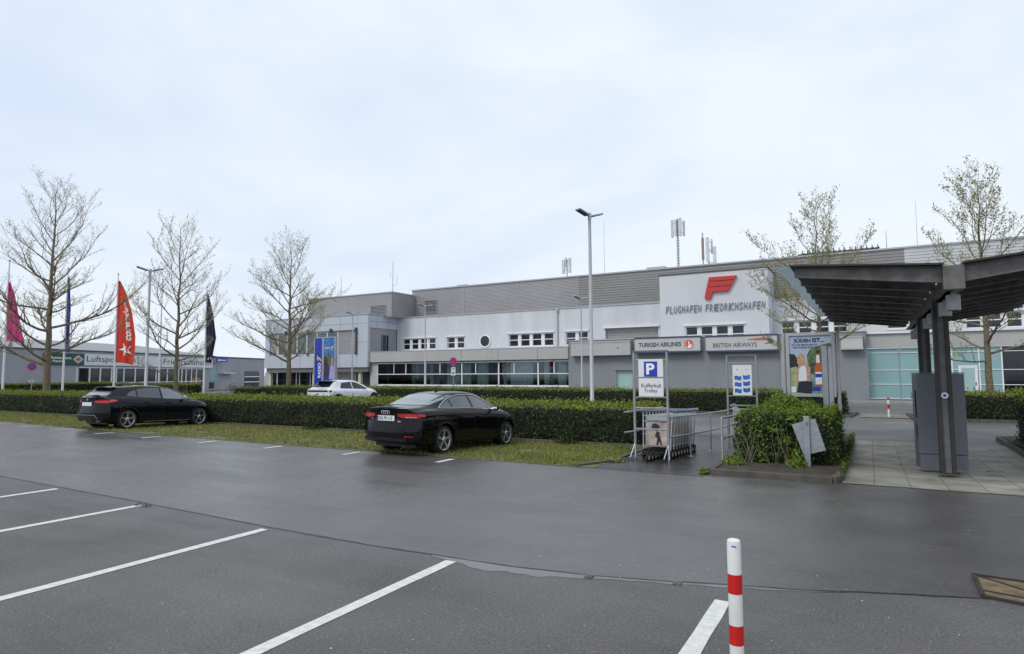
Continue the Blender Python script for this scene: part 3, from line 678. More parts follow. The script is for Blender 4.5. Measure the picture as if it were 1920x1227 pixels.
# ---------------------------------------------------------------- trees
def tree(label, x, y, z0, H, rad, r0, seed, first=.16, leaf=.09, leafn=1.0, up=.5, lean=0.0, fork=False, nl1=30):
    rr = random.Random(seed); rn = np.random.default_rng(seed)
    t = thing('deciduous_tree', label, 'tree', (x, y, z0), 0, 'young street trees in early leaf')
    tr = MB(); tw = MB(); LP = []; LD = []
    # leader
    pts = []; n = 16; p = Vector((0, 0, 0)); dx = lean
    wob = [rr.uniform(-.035, .035) for _ in range(n + 1)]; wob2 = [rr.uniform(-.035, .035) for _ in range(n + 1)]
    for i in range(n + 1):
        h = H * i / n; pts.append(Vector((dx * h / H + wob[i] * H * .22 * (i / n), wob2[i] * H * .2 * (i / n), h)))
    rads = [max(.008, r0 * (1 - i / n) ** 1.05 * (1.0 if i else 1.25) + .006) for i in range(n + 1)]
    tr.tube(pts, rads, 10)
    def lead(f):
        k = f * n; i = min(int(k), n - 1); return pts[i].lerp(pts[i + 1], k - i), rads[i] + (rads[i + 1] - rads[i]) * (k - i)
    def limb(start, d, L, r, lvl, curve):
        """returns polyline of a curving limb"""
        segs = (9, 5, 3)[min(lvl, 2)]; P = [start.copy()]; d = d.copy()
        for i in range(segs):
            d = (d + Vector((rr.uniform(-1, 1), rr.uniform(-1, 1), rr.uniform(-.6, .8))) * (.21, .24, .28)[min(lvl, 2)] + EZ * curve).normalized()
            P.append(P[-1] + d * L / segs)
        rs = [max(r * (1 - i / segs) ** .8, .0045 if lvl < 2 else .0035) for i in range(segs + 1)]
        return P, rs
    def sub(P, rs, L, lvl):
        segs = len(P) - 1
        k = max(3, int(L / (.24 if lvl == 1 else .15)))
        for j in range(k):
            f = .22 + .78 * (j + rr.random() * .7) / k; f = min(f, .985); q = f * segs; i = min(int(q), segs - 1)
            s = P[i].lerp(P[i + 1], q - i); d = (P[i + 1] - P[i]).normalized()
            side = d.cross(EZ); side = side.normalized() if side.length > .1 else Vector((1, 0, 0))
            sgn = 1 if j % 2 else -1; a = rr.uniform(.55, 1.0)
            nd = (d * math.cos(a) + side * sgn * math.sin(a) * rr.uniform(.6, 1) + EZ * rr.uniform(-.15, .55)).normalized()
            if lvl == 1:
                l2 = L * rr.uniform(.24, .46) * (1.2 - .6 * f) + .22; P2, r2 = limb(s, nd, l2, max(.006, rs[i] * .55), 1, .05)
                (tw if r2[0] < .02 else tr).tube(P2, r2, 4, False); sub(P2, r2, l2, 2)
            else:
                l3 = rr.uniform(.18, .42); P3, r3 = limb(s, nd, l3, .0055, 2, .08)
                tw.tube(P3, r3, 3, False)
                for e in (1, 2, 3):
                    if rr.random() < .8 * leafn: LP.append(P3[e]); LD.append(nd)
        LP.append(P[-1]); LD.append(EZ)
    ga = rr.uniform(0, 6.28)
    for b in range(nl1):
        f = first + (.965 - first) * ((b + rr.uniform(-.55, .55)) / nl1); f = max(first * .9, min(f, .97)); s, rl = lead(f)
        az = ga + b * 2.399 + rr.uniform(-.7, .7)
        g = max(0.0, min(.999, (f - first) / (1 - first)))                       # crown profile: widest below the middle, pointed top
        prof = (1 - g) ** .62 * (.80 + .20 * min(1, g / .2)) + .08
        L = rad * prof * rr.uniform(.60, 1.18)
        el = R(8 + 46 * g ** .9 + rr.uniform(-13, 13)) * (1 if up < 1 else up)
        d = Vector((math.cos(az) * math.cos(el), math.sin(az) * math.cos(el), math.sin(el)))
        r1 = min(rl * .55, .010 + .0135 * L * (H / 10))
        P, rs = limb(s, d, L * 1.12, r1, 0, .045)
        tr.tube(P, rs, 6, False); sub(P, rs, L, 1)
    tr.build('trunk', M['bark'], t, smooth=True, fix=False)
    LP = np.array([tuple(p) for p in LP]); N = rn.normal(size=LP.shape); 
    k = 2; P = np.repeat(LP, k, 0) + rn.normal(size=(len(LP) * k, 3)) * leaf * .55; N = np.repeat(N, k, 0)
    V = leaf_mesh(None, P, N, leaf, rn, 1.9, 1.2)
    ev = np.array(tw.v); o = quads_object('crown', V, np.full(len(P), 1), [M['twig'], M['young_leaf']], t, (tw.v, tw.f))
    return t
tree('tall bare tree with wide whorled limbs, first from the left, beside the pink flag', -42.9, 19.0, -.1, 13.7, 5.0, .21, 11, .19, .07, .38, nl1=34)
tree('bare young tree, second from the left, rising behind the black hatchback', -32.0, 20.2, -.1, 9.9, 3.7, .135, 12, .21, .065, .4, nl1=28)
tree('small-leaved tree in front of the office block, beside the blue radio pylon', -36.25, 31.3, -.1, 11.6, 4.4, .20, 13, .22, .08, .6, nl1=32)
tree('spreading young tree behind the drinks poster case', -1.9, 31.8, -.1, 9.4, 3.6, .13, 14, .30, .085, 1.1, nl1=26, up=.5)
tree('young tree in front of the teal glass front, right of the steel shelter post', 4.15, 31.2, -.1, 9.7, 3.8, .14, 23, .24, .085, 1.15, nl1=27)

# ---------------------------------------------------------------- building helpers
def wall_holes(mb, x0, x1, z0, z1, ya, yb, holes):
    """wall slab in plane XZ between ya (front) and yb, with rectangular holes (xa, xb, za, zb)"""
    xs = sorted({x0, x1, *[h[0] for h in holes], *[h[1] for h in holes]}); xs = [x for x in xs if x0 - 1e-6 <= x <= x1 + 1e-6]
    for a, b in zip(xs, xs[1:]):
        if b - a < 1e-4: continue
        c = (a + b) / 2; hs = sorted([(h[2], h[3]) for h in holes if h[0] < c < h[1]]); z = z0
        for (ha, hb) in hs:
            if ha > z + 1e-4: mb.box(a, b, ya, yb, z, ha)
            z = max(z, hb)
        if z1 > z + 1e-4: mb.box(a, b, ya, yb, z, z1)
def corrugated(mb, x0, x1, z0, z1, y, pitch=.20, depth=.045, side=None):
    """horizontal ribs; side: None = faces -Y between x0..x1; else plane X=side between y range (x0,x1 are y's), faces +X"""
    n = max(1, int(round((z1 - z0) / pitch))); p = (z1 - z0) / n; prof = []
    for i in range(n):
        z = z0 + i * p; prof += [(0, z), (0, z + p * .45), (depth, z + p * .55), (depth, z + p * .92)]
    prof.append((0, z1))
    def q(u, d, z): return (u, y - d, z) if side is None else (side + d, u, z)
    vs = [q(x0, d, z) for d, z in prof] + [q(x1, d, z) for d, z in prof]; k = len(prof)
    mb.add(vs, [(i, k + i, k + i + 1, i + 1) for i in range(k - 1)])
def window(parent, X0, X1, Z0, Z1, yf, lights, open_=None, ledge=True, transoms=(.52,), org=(0, 0, 0), gap=.22, dark='dark_glass'):
    """a group of white-framed lights in one opening; white mullion piers between"""
    w = MB(org); n = lights; lw = (X1 - X0 - gap * (n - 1)) / n; gl = MB(org)
    for i in range(n):
        a = X0 + i * (lw + gap); b = a + lw; f = .065
        w.box(a, a + f, yf, yf + .08, Z0, Z1); w.box(b - f, b, yf, yf + .08, Z0, Z1); w.box(a + f, b - f, yf, yf + .08, Z0, Z0 + f); w.box(a + f, b - f, yf, yf + .08, Z1 - f, Z1)
        for tz in transoms: z = Z0 + (Z1 - Z0) * tz; w.box(a + f, b - f, yf + .005, yf + .075, z - .035, z + .035)
        if i < n - 1: w.box(b, b + gap, yf - .03, yf + .1, Z0, Z1)
        gl.box(a + f, b - f, yf + .04, yf + .05, Z0 + f, Z1 - f)
    o = w.build('window', M['white_frame'], parent); gl.build('pane', M[dark], o)
    if ledge:
        l = MB(org); l.box(X0 - .12, X1 + .12, yf - .22, yf + .05, Z1 + .03, Z1 + .15); l.box(X0 - .1, X1 + .1, yf - .14, yf + .05, Z0 - .09, Z0 - .03); l.each('ledge', M['white_frame'], o)
    return o

# ---------------------------------------------------------------- terminal building
B0 = (-20, 50, -.12)
T = thing('terminal_building', 'long white and grey airport terminal with corrugated upper storey and teal glass front', 'terminal', B0)
ZG = -.12
WY = 50.0
wins = []
def wbox(x0, y0, x1, y1, Y=WY): a = at(x0, y1, Y); b = at(x1, y0, Y); return (a[0], b[0], a[1], b[1])
ZW0, ZW1 = 4.28, 5.38
wins = [(-41.2, -37.1, ZW0, ZW1, 4), (-35.7, -33.7, ZW0, ZW1, 2), (-28.75, -24.2, ZW0, ZW1 + .05, 4), (-23.0, -20.9, ZW0, ZW1 + .05, 2)]
niche = (-19.3, -14.75, 3.6, 5.58)
mb = MB(B0); wall_holes(mb, -42.0, -13.9, 2.6, 7.5, WY, WY + .35, [w[:4] for w in wins] + [niche])
mb.build('wall', M['white_render'], T)
for w in wins: window(T, w[0], w[1], w[2], w[3], WY + .12, w[4], org=B0)
mb = MB(B0)
for w in wins: mb.box(w[0] - .1, w[1] + .1, WY + .36, WY + .40, w[2] - .1, w[3] + .1)
mb.each('blind_backing', M['interior'], T)
mb = MB(B0); mb.box(niche[0] - .05, niche[1] + .05, WY + .30, WY + .36, niche[2], niche[3]); 
for k in range(9): mb.box(niche[0], niche[1], WY + .27, WY + .30, niche[2] + .2 * k, niche[2] + .2 * k + .13)
o = mb.build('roller_shutter', M['shutter'], T)
mb = MB(B0); mb.box(niche[0] - .12, niche[1] + .12, WY - .2, WY + .3, niche[3] + .01, niche[3] + .14); mb.build('ledge', M['white_frame'], o)
# round window
rc = at(910, 640, WY); mb = MB(B0); mb.lathe([(.50, -.10), (.62, -.10), (.62, .04), (.50, .04), (.50, -.10)], (rc[0], WY, rc[1]), 'y', 32)
o = mb.build('round_window', M['white_frame'], T, smooth=True)
mb = MB(B0); mb.lathe([(.0, -.04), (.505, -.04), (.505, .0), (0, .0)], (rc[0], WY, rc[1]), 'y', 32); mb.build('pane', M['dark_glass'], o)
# parapet caps, downpipe
mb = MB(B0); mb.box(-42.05, -13.9, WY - .07, WY + .5, 7.5, 7.60); mb.build('parapet', M['parapet'], T)
dp = at(1045, 600, WY - .1); mb = MB(B0); mb.tube([(dp[0], WY - .1, 7.45), (dp[0], WY - .1, 4.2)], .06, 8); mb.box(dp[0] - .12, dp[0] + .12, WY - .22, WY - .001, 7.25, 7.49); mb.build('downpipe', M['lamp_grey'], T)
# lower projecting ground floor: fascia, glazed band, plinth
GY = 46.2
gx0 = at(694, 700, GY)[0]; gx1 = at(1068, 700, GY)[0]; gl0 = at(707, 700, GY)[0]
def Zg(px_, py_): return at(px_, py_, GY)[1]
zf1, zf0, zg1, zg0 = 3.92, 2.98, 2.86, .80
mb = MB(B0); mb.box(gx0, gx1, GY - .28, GY + .3, zf0, zf1)
mb.build('fascia', M['fascia_render'], T)
mb = MB(B0); mb.box(gx0 - .02, gx1, GY - .30, WY - .01, zf1, zf1 + .07); mb.build('parapet', M['parapet'], T)
mb = MB(B0)
for xx in (865, 934, 1008): X = at(xx, 700, GY - .28)[0]; mb.box(X - .015, X + .015, GY - .285, GY - .27, zf0 + .01, zf1 - .01)
for xx in (865, 934, 1008, 790): X = at(xx, 730, GY)[0]; mb.box(X - .015, X + .015, GY - .005, GY + .02, ZG, zg0 - .1)
mb.build('joint', M['panel_joint'], T)
mb = MB(B0); mb.box(gx0, gx1, GY, GY + .3, ZG, zg0 - .08); mb.box(gx0, gl0, GY, GY + .3, zg0 - .08, zf0); mb.build('plinth', M['fascia_render'], T)
mb = MB(B0); mb.box(gl0, gx1, GY - .04, GY + .3, zg0 - .08, zg0); mb.build('sill', M['white_frame'], T)
mb = MB(B0); mb.box(gl0, gx1, GY + .02, GY + .14, zg1, zf0); mb.build('head_beam', M['blue_grey_frame'], T)
gf = MB(B0); zt = zg0 + (zg1 - zg0) * .49
colpx = [703, 738, 760, 797, 824, 865, 891, 934, 963, 1008, 1038, 1066]; full = {703, 797, 865, 934, 1008}
for xx in colpx:
    X = at(xx, 700, GY)[0] + .04
    if X < gl0: X = gl0 + .03
    w = .05 if xx in full else .035
    if xx in (738,): gf.box(X - w, X + w, GY - .02, GY + .10, zt, zg1)
    gf.box(X - w, X + w, GY, GY + .10, zt + .03 if xx not in full else zg0, zg1)
gf.box(gl0, gx1, GY - .01, GY + .11, zt - .04, zt + .03); gf.box(gl0, gx1, GY + .0, GY + .11, zg1 - .07, zg1); gf.box(gl0, gx1, GY, GY + .11, zg0, zg0 + .05)
bw = gf.build('glazed_band', M['white_frame'], T)
mb = MB(B0); mb.box(gl0, gx1, GY + .05, GY + .06, zg0 + .05, zg1 - .06); mb.build('pane', M['window_glass'], bw)
# room behind the glazing with curtains
mb = MB(B0); mb.box(gl0 - .3, gx1 + .3, GY + 3.4, GY + 3.5, ZG, zf0); mb.box(gl0 - .3, gx1 + .2, GY + .35, GY + 3.4, zf0 - .14, zf0 - .04); mb.box(gl0 - .3, gx1 + .2, GY + .35, GY + 3.4, .1, .2); mb.build('room', M['interior'], T)
cu = MB(B0); rr = random.Random(4)
for (a, b) in ((703, 722), (752, 760), (806, 812), (838, 862), (868, 884), (896, 916), (944, 950), (957, 1000), (1020, 1030), (1046, 1062)):
    X0 = at(a, 700, GY + .7)[0]; X1 = at(b, 700, GY + .7)[0]; k = max(6, int((X1 - X0) / .06)); pr_ = [(X0 + (X1 - X0) * i / k, GY + .7 + .06 * math.sin(i * 1.9 + a)) for i in range(k + 1)]
    for p, q in zip(pr_, pr_[1:]): cu.quad((*p, .7), (*q, .7), (*q, zf0 - .16), (*p, zf0 - .16))
cu.build('curtain', M['curtain'], T, fix=False)
mb = MB(B0)
for xx in (775, 905, 975, 1035):
    X = at(xx, 710, GY + 1.6)[0]; mb.box(X - .7, X + .7, GY + 1.4, GY + 2.1, .85, .9); mb.box(X - .3, X + .15, GY + 1.6, GY + 1.68, .95, 1.35)
mb.each('desk', M['curtain'], T)
# grey box with the airline signs
g0 = at(1068, 700, GY)[0]; g1 = at(1627, 700, 47.2)[0]
QY = 46.0
gr1 = at(1475, 700, QY)[0]
zq = at(1300, 633, QY)[1] + .02
door = (at(1156, 700, QY)[0], at(1188, 700, QY)[0], ZG, at(1170, 695, QY)[1])
mb = MB(B0); wall_holes(mb, g0, g1, ZG, zq, QY, QY + .4, [door]); mb.box(g0, g0 + .4, QY + .4, WY - .01, ZG, zq); mb.build('wall', M['grey_render'], T)
mb = MB(B0); mb.box(g0 - .05, g1 + .05, QY - .06, QY + .5, zq, zq + .07); mb.build('parapet', M['parapet'], T)
mb = MB(B0); mb.box(door[0], door[0] + .09, QY + .1, QY + .2, ZG, door[3]); mb.box(door[1] - .09, door[1], QY + .1, QY + .2, ZG, door[3]); mb.box(door[0] + .09, door[1] - .09, QY + .1, QY + .2, door[3] - .09, door[3])
mb.box(door[0] + .09, door[1] - .09, QY + .14, QY + .18, ZG, door[3] - .09)
o = mb.build('door', M['teal_door'], T)
mb = MB(B0); mb.box(door[1] - .22, door[1] - .16, QY + .09, QY + .14, .95, 1.05); mb.build('handle', M['galv'], o)
mb = MB(B0); mb.box(door[0] - .12, door[1] + .05, QY - .12, QY + .05, door[3] + .02, door[3] + .07); mb.build('door_ledge', M['blue_grey_frame'], T)
mb = MB(B0); X = at(1466, 690, QY)[0]; mb.tube([(X, QY - .08, zq - .3), (X, QY - .08, ZG)], .05, 8); mb.build('downpipe', M['lamp_grey'], T)
# recess strip and upper band right of the grey box
TY = 46.8
tx0 = at(1627, 700, TY)[0]; zt1 = 3.30; zt0 = .0
mb = MB(B0); mb.box(g1, 26, TY - .15, TY + .3, zt1 + .05, 4.25); mb.build('fascia', M['fascia_render'], T)
mb = MB(B0); mb.box(g1 - .1, 26, TY - .3, TY + .6, 4.25, 4.38); mb.build('parapet', M['white_frame'], T)
fr = MB(B0); gl = MB(B0); dk = MB(B0)
cols = [1627, 1786, 1837, 1880, 1990, 2060]
Xs = [at(c_, 700, TY)[0] for c_ in cols]
rows = [zt0 + .12, 1.02, 1.92, zt1 - .28, zt1 - .0]
for X in Xs: fr.box(X - .035, X + .035, TY - .03, TY + .1, zt0, zt1)
for z in rows: fr.box(Xs[0], Xs[-1], TY - .015, TY + .09, z - .02, z + .02)
for i in range(len(Xs) - 1):
    (dk if i >= 3 else gl).box(Xs[i] + .035, Xs[i + 1] - .035, TY + .03, TY + .05, zt0 + .1, zt1 - .02)
o = fr.build('curtain_wall', M['white_frame'], T); gl.build('teal_pane', M['teal_glass'], o); dk.build('dark_pane', M['dark_glass'], o)
mb = MB(B0); a, b = Xs[1] + .3, Xs[2] - .1; mb.box(a, a + .1, TY - .06, TY - .016, 0, 2.18); mb.box(b - .1, b, TY - .06, TY - .016, 0, 2.18); mb.box(a + .1, b - .1, TY - .06, TY - .016, 2.08, 2.18)
mb.box(a + .1, b - .1, TY - .045, TY - .018, 0.02, 2.08)
o = mb.build('door', M['white_frame'], T); mb = MB(B0); mb.box(a + .14, b - .14, TY - .052, TY - .046, .15, 2.02); mb.build('door_panel', M['teal_door'], o)
mb = MB(B0); mb.box(b - .13, b - .09, TY - .1, TY - .061, 1.0, 1.16); mb.build('handle', M['dark_frame'], o)
mb = MB(B0); mb.box(Xs[0] - .2, 26, TY - .1, TY + .4, ZG, zt0); mb.build('plinth', M['fascia_render'], T)
# white wall right of the tower
rw = []
for (a, b) in ((1462, 1550), (1620, 1675), (1840, 1880)):
    pass
wr = [(-5.5, -1.2, 4.55, 5.55, 4), (1.2, 3.6, 4.75, 5.6, 2), (5.6, 9.6, 4.6, 5.6, 4)]
mb = MB(B0); wall_holes(mb, -7.0, 26, 4.0, 7.15, WY, WY + .3, [w[:4] for w in wr]); mb.build('wall', M['white_render'], T)
for w in wr: window(T, w[0], w[1], w[2], w[3], WY + .1, w[4], org=B0)
mb = MB(B0)
for w in wr: mb.box(w[0] - .1, w[1] + .1, WY + .31, WY + .35, w[2] - .1, w[3] + .1)
mb.each('blind_backing', M['interior'], T)
mb = MB(B0); mb.box(-7.0, 26, WY - .06, WY + .4, 7.15, 7.25); mb.build('parapet', M['parapet'], T)
# tower with the logo
VY = 48.0
v0 = at(1238, 600, VY)[0]; v1 = at(1442, 600, VY)[0]; vz = 9.36
tw_ = (at(1285, 600, VY)[0], at(1395, 600, VY)[0], 3.95, 5.32)
mb = MB(B0); wall_holes(mb, v0, v1, 3.4, vz, VY, VY + .3, [tw_]); mb.box(v1 - .3, v1, VY + .3, 52.4, 3.4, vz); mb.box(v0, v0 + .3, VY + .3, 52.4, 3.4, vz); mb.build('wall', mat('tower_render', (.60, .615, .64), .8, var=.05, vs=.6, streak=.35, bump=.15, bs=40), T)
window(T, tw_[0], tw_[1], tw_[2], tw_[3], VY + .12, 4, org=B0)
mb = MB(B0); mb.box(tw_[0] - .1, tw_[1] + .1, VY + .31, VY + .35, tw_[2] - .1, tw_[3] + .1); mb.each('blind_backing', M['interior'], T)
mb = MB(B0); mb.box(v0 - .06, v1 + .06, VY - .06, 52.5, vz, vz + .09); mb.build('parapet', M['dark_frame'], T)
# upper corrugated hall
UY = 51.6
uz0 = 7.0; uz1 = 10.48
ux0 = at(773, 570, UY)[0]; uxm = at(1085, 520, UY)[0]; uxr = at(1695, 466, UY)[0]
mb = MB(B0); corrugated(mb, ux0, uxm, uz0, uz1, UY, .13, .03); mb.build('corrugated_cladding', M['corrugated'], T, fix=False)
mb = MB(B0); corrugated(mb, uxm, uxr, uz0, uz1, UY, .22, .035); mb.build('corrugated_cladding', M['corrugated_dark'], T, fix=False)
mb = MB(B0); corrugated(mb, uxr, 26, uz0, uz1, UY, .22, .035); mb.build('corrugated_cladding', M['corrugated_light'], T, fix=False)
mb = MB(B0); mb.box(ux0, 26, UY + .02, UY + 16, uz0, uz1 - .02); mb.build('hall_body', M['corrugated'], T)
mb = MB(B0); mb.box(ux0 - .05, 26, UY - .12, UY + 16.2, uz1, uz1 + .12); mb.build('parapet', M['parapet'], T)
mb = MB(B0)
for xx in (870, 972): X = at(xx, 560, UY)[0]; mb.box(X - .03, X + .03, UY - .05, UY, uz0, uz1)
mb.build('joint', M['parapet'], T)
def louvre(x0, y0, x1, y1, Y, par, org):
    a = at(x0, y1, Y); b = at(x1, y0, Y); w = MB(org)
    w.box(a[0], b[0], Y - .10, Y - .02, b[1] - .07, b[1]); w.box(a[0], b[0], Y - .10, Y - .02, a[1], a[1] + .07); w.box(b[0] - .06, b[0], Y - .10, Y - .02, a[1] + .07, b[1] - .07); w.box(a[0], a[0] + .06, Y - .10, Y - .02, a[1] + .07, b[1] - .07)
    z = a[1] + .12
    while z < b[1] - .1: w.box(a[0] + .06, b[0] - .06, Y - .09, Y - .045, z, z + .05); z += .14
    o = w.build('louvre', M['corrugated'], par)
    k = MB(org); k.box(a[0] + .06, b[0] - .06, Y - .04, Y - .03, a[1] + .07, b[1] - .07); k.build('louvre_back', M['dark_frame'], o)
louvre(796, 562, 820, 588, UY, T, B0)
# roof slab over the lower part so that nothing is open from the side
mb = MB(B0); mb.box(-42, 26, WY + .4, UY + 1, 6.9, 6.98); mb.box(g0, g1, QY + .42, WY - .02, zq - .2, zq - .1); mb.box(gx0, gx1, GY + .31, WY - .02, zf1 - .12, zf1 - .02); mb.box(g1, 26, TY + .31, WY - .02, 4.0, 4.1); mb.build('flat_roof', M['roof_metal'], T)
# dark rack on the roof (solar collectors) right
rk = thing('roof_rack', 'dark row of tilted roof panels above the corrugated hall, behind a tree', 'roof panels', (at(1570, 475, 55)[0], 55, 10.6))
a = at(1497, 478, 55); b = at(1647, 464, 55); mb = MB((at(1570, 475, 55)[0], 55, 10.6)); N_ = 15; zb = (a[1] + b[1]) / 2 - .04
for i in range(N_):
    X = a[0] + (b[0] - a[0]) * i / N_; mb.obox((X + .2, 55, zb), (.24, 0, .05), (0, .5, .12), (0, -.02, .05)); mb.box(X + .30, X + .36, 54.5, 54.6, zb, zb + .22)
mb.build('panels', M['steel_brown'], rk)
mb = MB((at(1570, 475, 55)[0], 55, 10.6)); mb.box(a[0], b[0], 54.95, 55.05, zb - .3, zb - .22)
for i in range(6): X = a[0] + (b[0] - a[0]) * i / 5; mb.box(X - .04, X + .04, 54.95, 55.05, 10.55, zb - .22)
mb.build('support', M['steel_dark'], rk)
for (xx, yy, w_) in ((870, 535, 1.0), (1232, 502, 1.5)):
    X, Z = at(xx, yy, 57); v = thing('roof_ventilator', {870: 'small flat roof ventilator on the pale corrugated roof edge', 1232: 'larger white roof ventilator left of the ladder mast', 1222: 'small white roof ventilator just left of the larger one'}[xx], 'ventilator', (X, 57, 10.6))
    mb = MB((X, 57, 10.6)); mb.box(X - w_ / 2, X + w_ / 2, 56.6, 57.4, 10.5, max(11.0, Z - .15)); mb.build('housing', M['lamp_grey'], v)
    mb = MB((X, 57, 10.6)); mb.box(X - w_ / 2 - .1, X + w_ / 2 + .1, 56.5, 57.5, max(11.0, Z - .15), max(11.1, Z)); mb.build('cap', M['parapet'], v)

# ---------------------------------------------------------------- office block (projecting left)
O0 = (-49, 46, -.12)
OB = thing('office_block', 'projecting two-storey office block with pale metal panels and ribbed brown-grey bays', 'office building', O0)
oy = 45.65; ox0, ox1 = -56.6, -41.96; oz1 = 7.62; zu0 = 2.5
mb = MB(O0)
bz0, bz1 = 3.82, 6.10; bx0, bx1 = -55.9, -43.35
side_hole = True
mb.box(ox0, ox1, oy, oy + .25, bz1 + .02, oz1); mb.box(ox0, ox1, oy, oy + .25, zu0, bz0 - .02); mb.box(ox0, bx0, oy, oy + .25, bz0 - .02, bz1 + .02); mb.box(bx1, ox1, oy, oy + .25, bz0 - .02, bz1 + .02)
mb.box(ox1 - .25, ox1, oy + .25, 50.35, 6.35, oz1); mb.box(ox1 - .25, ox1, oy + .25, 45.95, zu0, 6.35)
mb.box(ox0, ox0 + .25, oy + .25, 52, zu0, oz1)
mb.build('facade_panels', M['panel'], OB)
mb = MB(O0)
for z in (6.78, 4.95): mb.box(bx1 if z < 6 else ox0, ox1, oy - .004, oy + .01, z - .015, z + .015)
for X in (-54.0, -51.2, -48.4, -45.6): mb.box(X - .015, X + .015, oy - .004, oy + .01, bz1 + .05, oz1); mb.box(X - .015, X + .015, oy - .004, oy + .01, zu0, bz0 - .05)
mb.box(bx1 - .0, bx1 + .02, oy - .004, oy + .01, zu0, oz1)
for yy in (47.0, 48.6): mb.box(ox1 - .01, ox1 + .004, yy - .015, yy + .015, 6.4, oz1)
mb.box(ox1 - .01, ox1 + .004, oy + .3, 50, 6.98, 7.01)
mb.build('joint', M['panel_joint'], OB)
mb = MB(O0); mb.box(ox0 - .05, ox1 + .06, oy - .06, 50.4, oz1, oz1 + .10); mb.build('parapet', M['parapet'], OB)
# ribbed bays
mb = MB(O0); sgx = [at(528 + 0, 650, oy)[0], at(570, 650, oy)[0], at(632, 650, oy)[0]]
corrugated(mb, bx0, at(520, 650, oy)[0], bz0, bz1, oy + .13, .12, .03); corrugated(mb, at(632, 650, oy)[0], bx1, bz0, bz1, oy + .13, .12, .03)
mb.each('ribbed_bay', M['corrugated'], OB, fix=False)
mb = MB(O0); corrugated(mb, oy + .30, 50.0, 3.98, 6.35, 0, .12, .03, side=ox1 - .12); mb.build('ribbed_bay', M['corrugated'], OB, fix=False)
# ribbon window between the ribbed bays
wx0, wx1 = at(520, 650, oy)[0], at(632, 650, oy)[0]; n = 6
w = MB(O0); g_ = MB(O0)
for i in range(n + 1): X = wx0 + (wx1 - wx0) * i / n; w.box(X - .06, X + .06, oy + .08, oy + .2, bz0, bz1)
w.box(wx0 + .06, wx1 - .06, oy + .09, oy + .19, bz0, bz0 + .08); w.box(wx0 + .06, wx1 - .06, oy + .09, oy + .19, bz1 - .08, bz1)
g_.box(wx0, wx1, oy + .14, oy + .15, bz0 + .08, bz1 - .08)
o = w.build('window', M['white_frame'], OB); g_.build('pane', mat('green_grey_glass', (.10, .13, .13), .08, var=.3, vs=1.5, spec=.7), o)
# sun-shade rail and dark brackets
mb = MB(O0)
for xx in (538, 579, 622, 669): X = at(xx, 620, oy)[0]; mb.box(X - .08, X + .08, oy - .25, oy - .005, bz1 - .1, bz1 + .28); mb.box(X - .05, X + .05, oy - .2, oy - .005, bz0 - .08, bz0 + .2)
X = at(669, 640, oy)[0]; mb.box(X - .08, X + .08, oy - .15, oy - .02, bz0, bz1 - .1)
mb.tube([(bx0, oy - .18, bz1 + .04), (bx1, oy - .18, bz1 + .04)], .025, 6)
mb.each('shade_bracket', M['dark_frame'], OB)
# narrow side window
mb = MB(O0); yw0, yw1 = 47.75, 48.75; X = ox1 - .10
mb.box(X, X + .09, yw0, yw0 + .07, 4.1, 5.75); mb.box(X, X + .09, yw1 - .07, yw1, 4.1, 5.75); mb.box(X, X + .09, (yw0 + yw1) / 2 + .05, (yw0 + yw1) / 2 + .11, 4.1, 5.75); mb.box(X, X + .09, yw0 + .07, yw1 - .07, 5.68, 5.75)
o = mb.build('window', M['blue_grey_frame'], OB); mb = MB(O0); mb.box(X, X + .05, yw0, yw1, 4.1, 5.72); mb.build('pane', M['dark_glass'], o)
# soffit and recessed ground floor
mb = MB(O0); mb.box(ox0 + .1, ox1 - .1, oy + .15, 50, 2.05, zu0); mb.build('soffit', M['steel_mid'], OB)
ry = 47.2
mb = MB(O0)
segs = [(at(497, 700, ry)[0], at(511, 700, ry)[0]), (at(633, 700, ry)[0], at(668, 700, ry)[0]), (at(672, 700, oy + .4)[0], at(694, 700, ry)[0])]
for a, b in segs[:2]: mb.box(a, b, ry, ry + .25, ZG, 2.05)
mb.box(ox1 - .9, ox1 + .35, ry - .1, ry + .2, ZG, 2.05)
mb.each('ground_floor_wall', M['fascia_render'], OB)
mb = MB(O0)
for xx in (508, 590, 676): X = at(xx, 700, oy + .5)[0]; mb.box(X - .16, X + .16, oy + .35, oy + .65, ZG, 2.05)
mb.each('column', mat('column_cream', (.52, .50, .40), .7), OB)
w = MB(O0); g_ = MB(O0); X0 = at(511, 700, ry)[0]; X1 = at(633, 700, ry)[0]
for xx in (511, 520, 538, 545, 556, 562, 582, 590, 600, 612, 633): X = at(xx, 700, ry)[0]; w.box(X - .05, X + .05, ry - .02, ry + .1, ZG, 2.05)
w.box(X0, X1, ry - .01, ry + .09, .08, .2); g_.box(X0, X1, ry + .03, ry + .05, ZG, 2.04)
o = w.build('glazed_front', M['white_frame'], OB); g_.build('pane', M['dark_glass'], o)
mb = MB(O0); mb.box(at(668, 700, ry)[0], ox1 - .9, ry + .2, ry + .3, ZG, 2.05); mb.build('door', M['dark_frame'], OB)
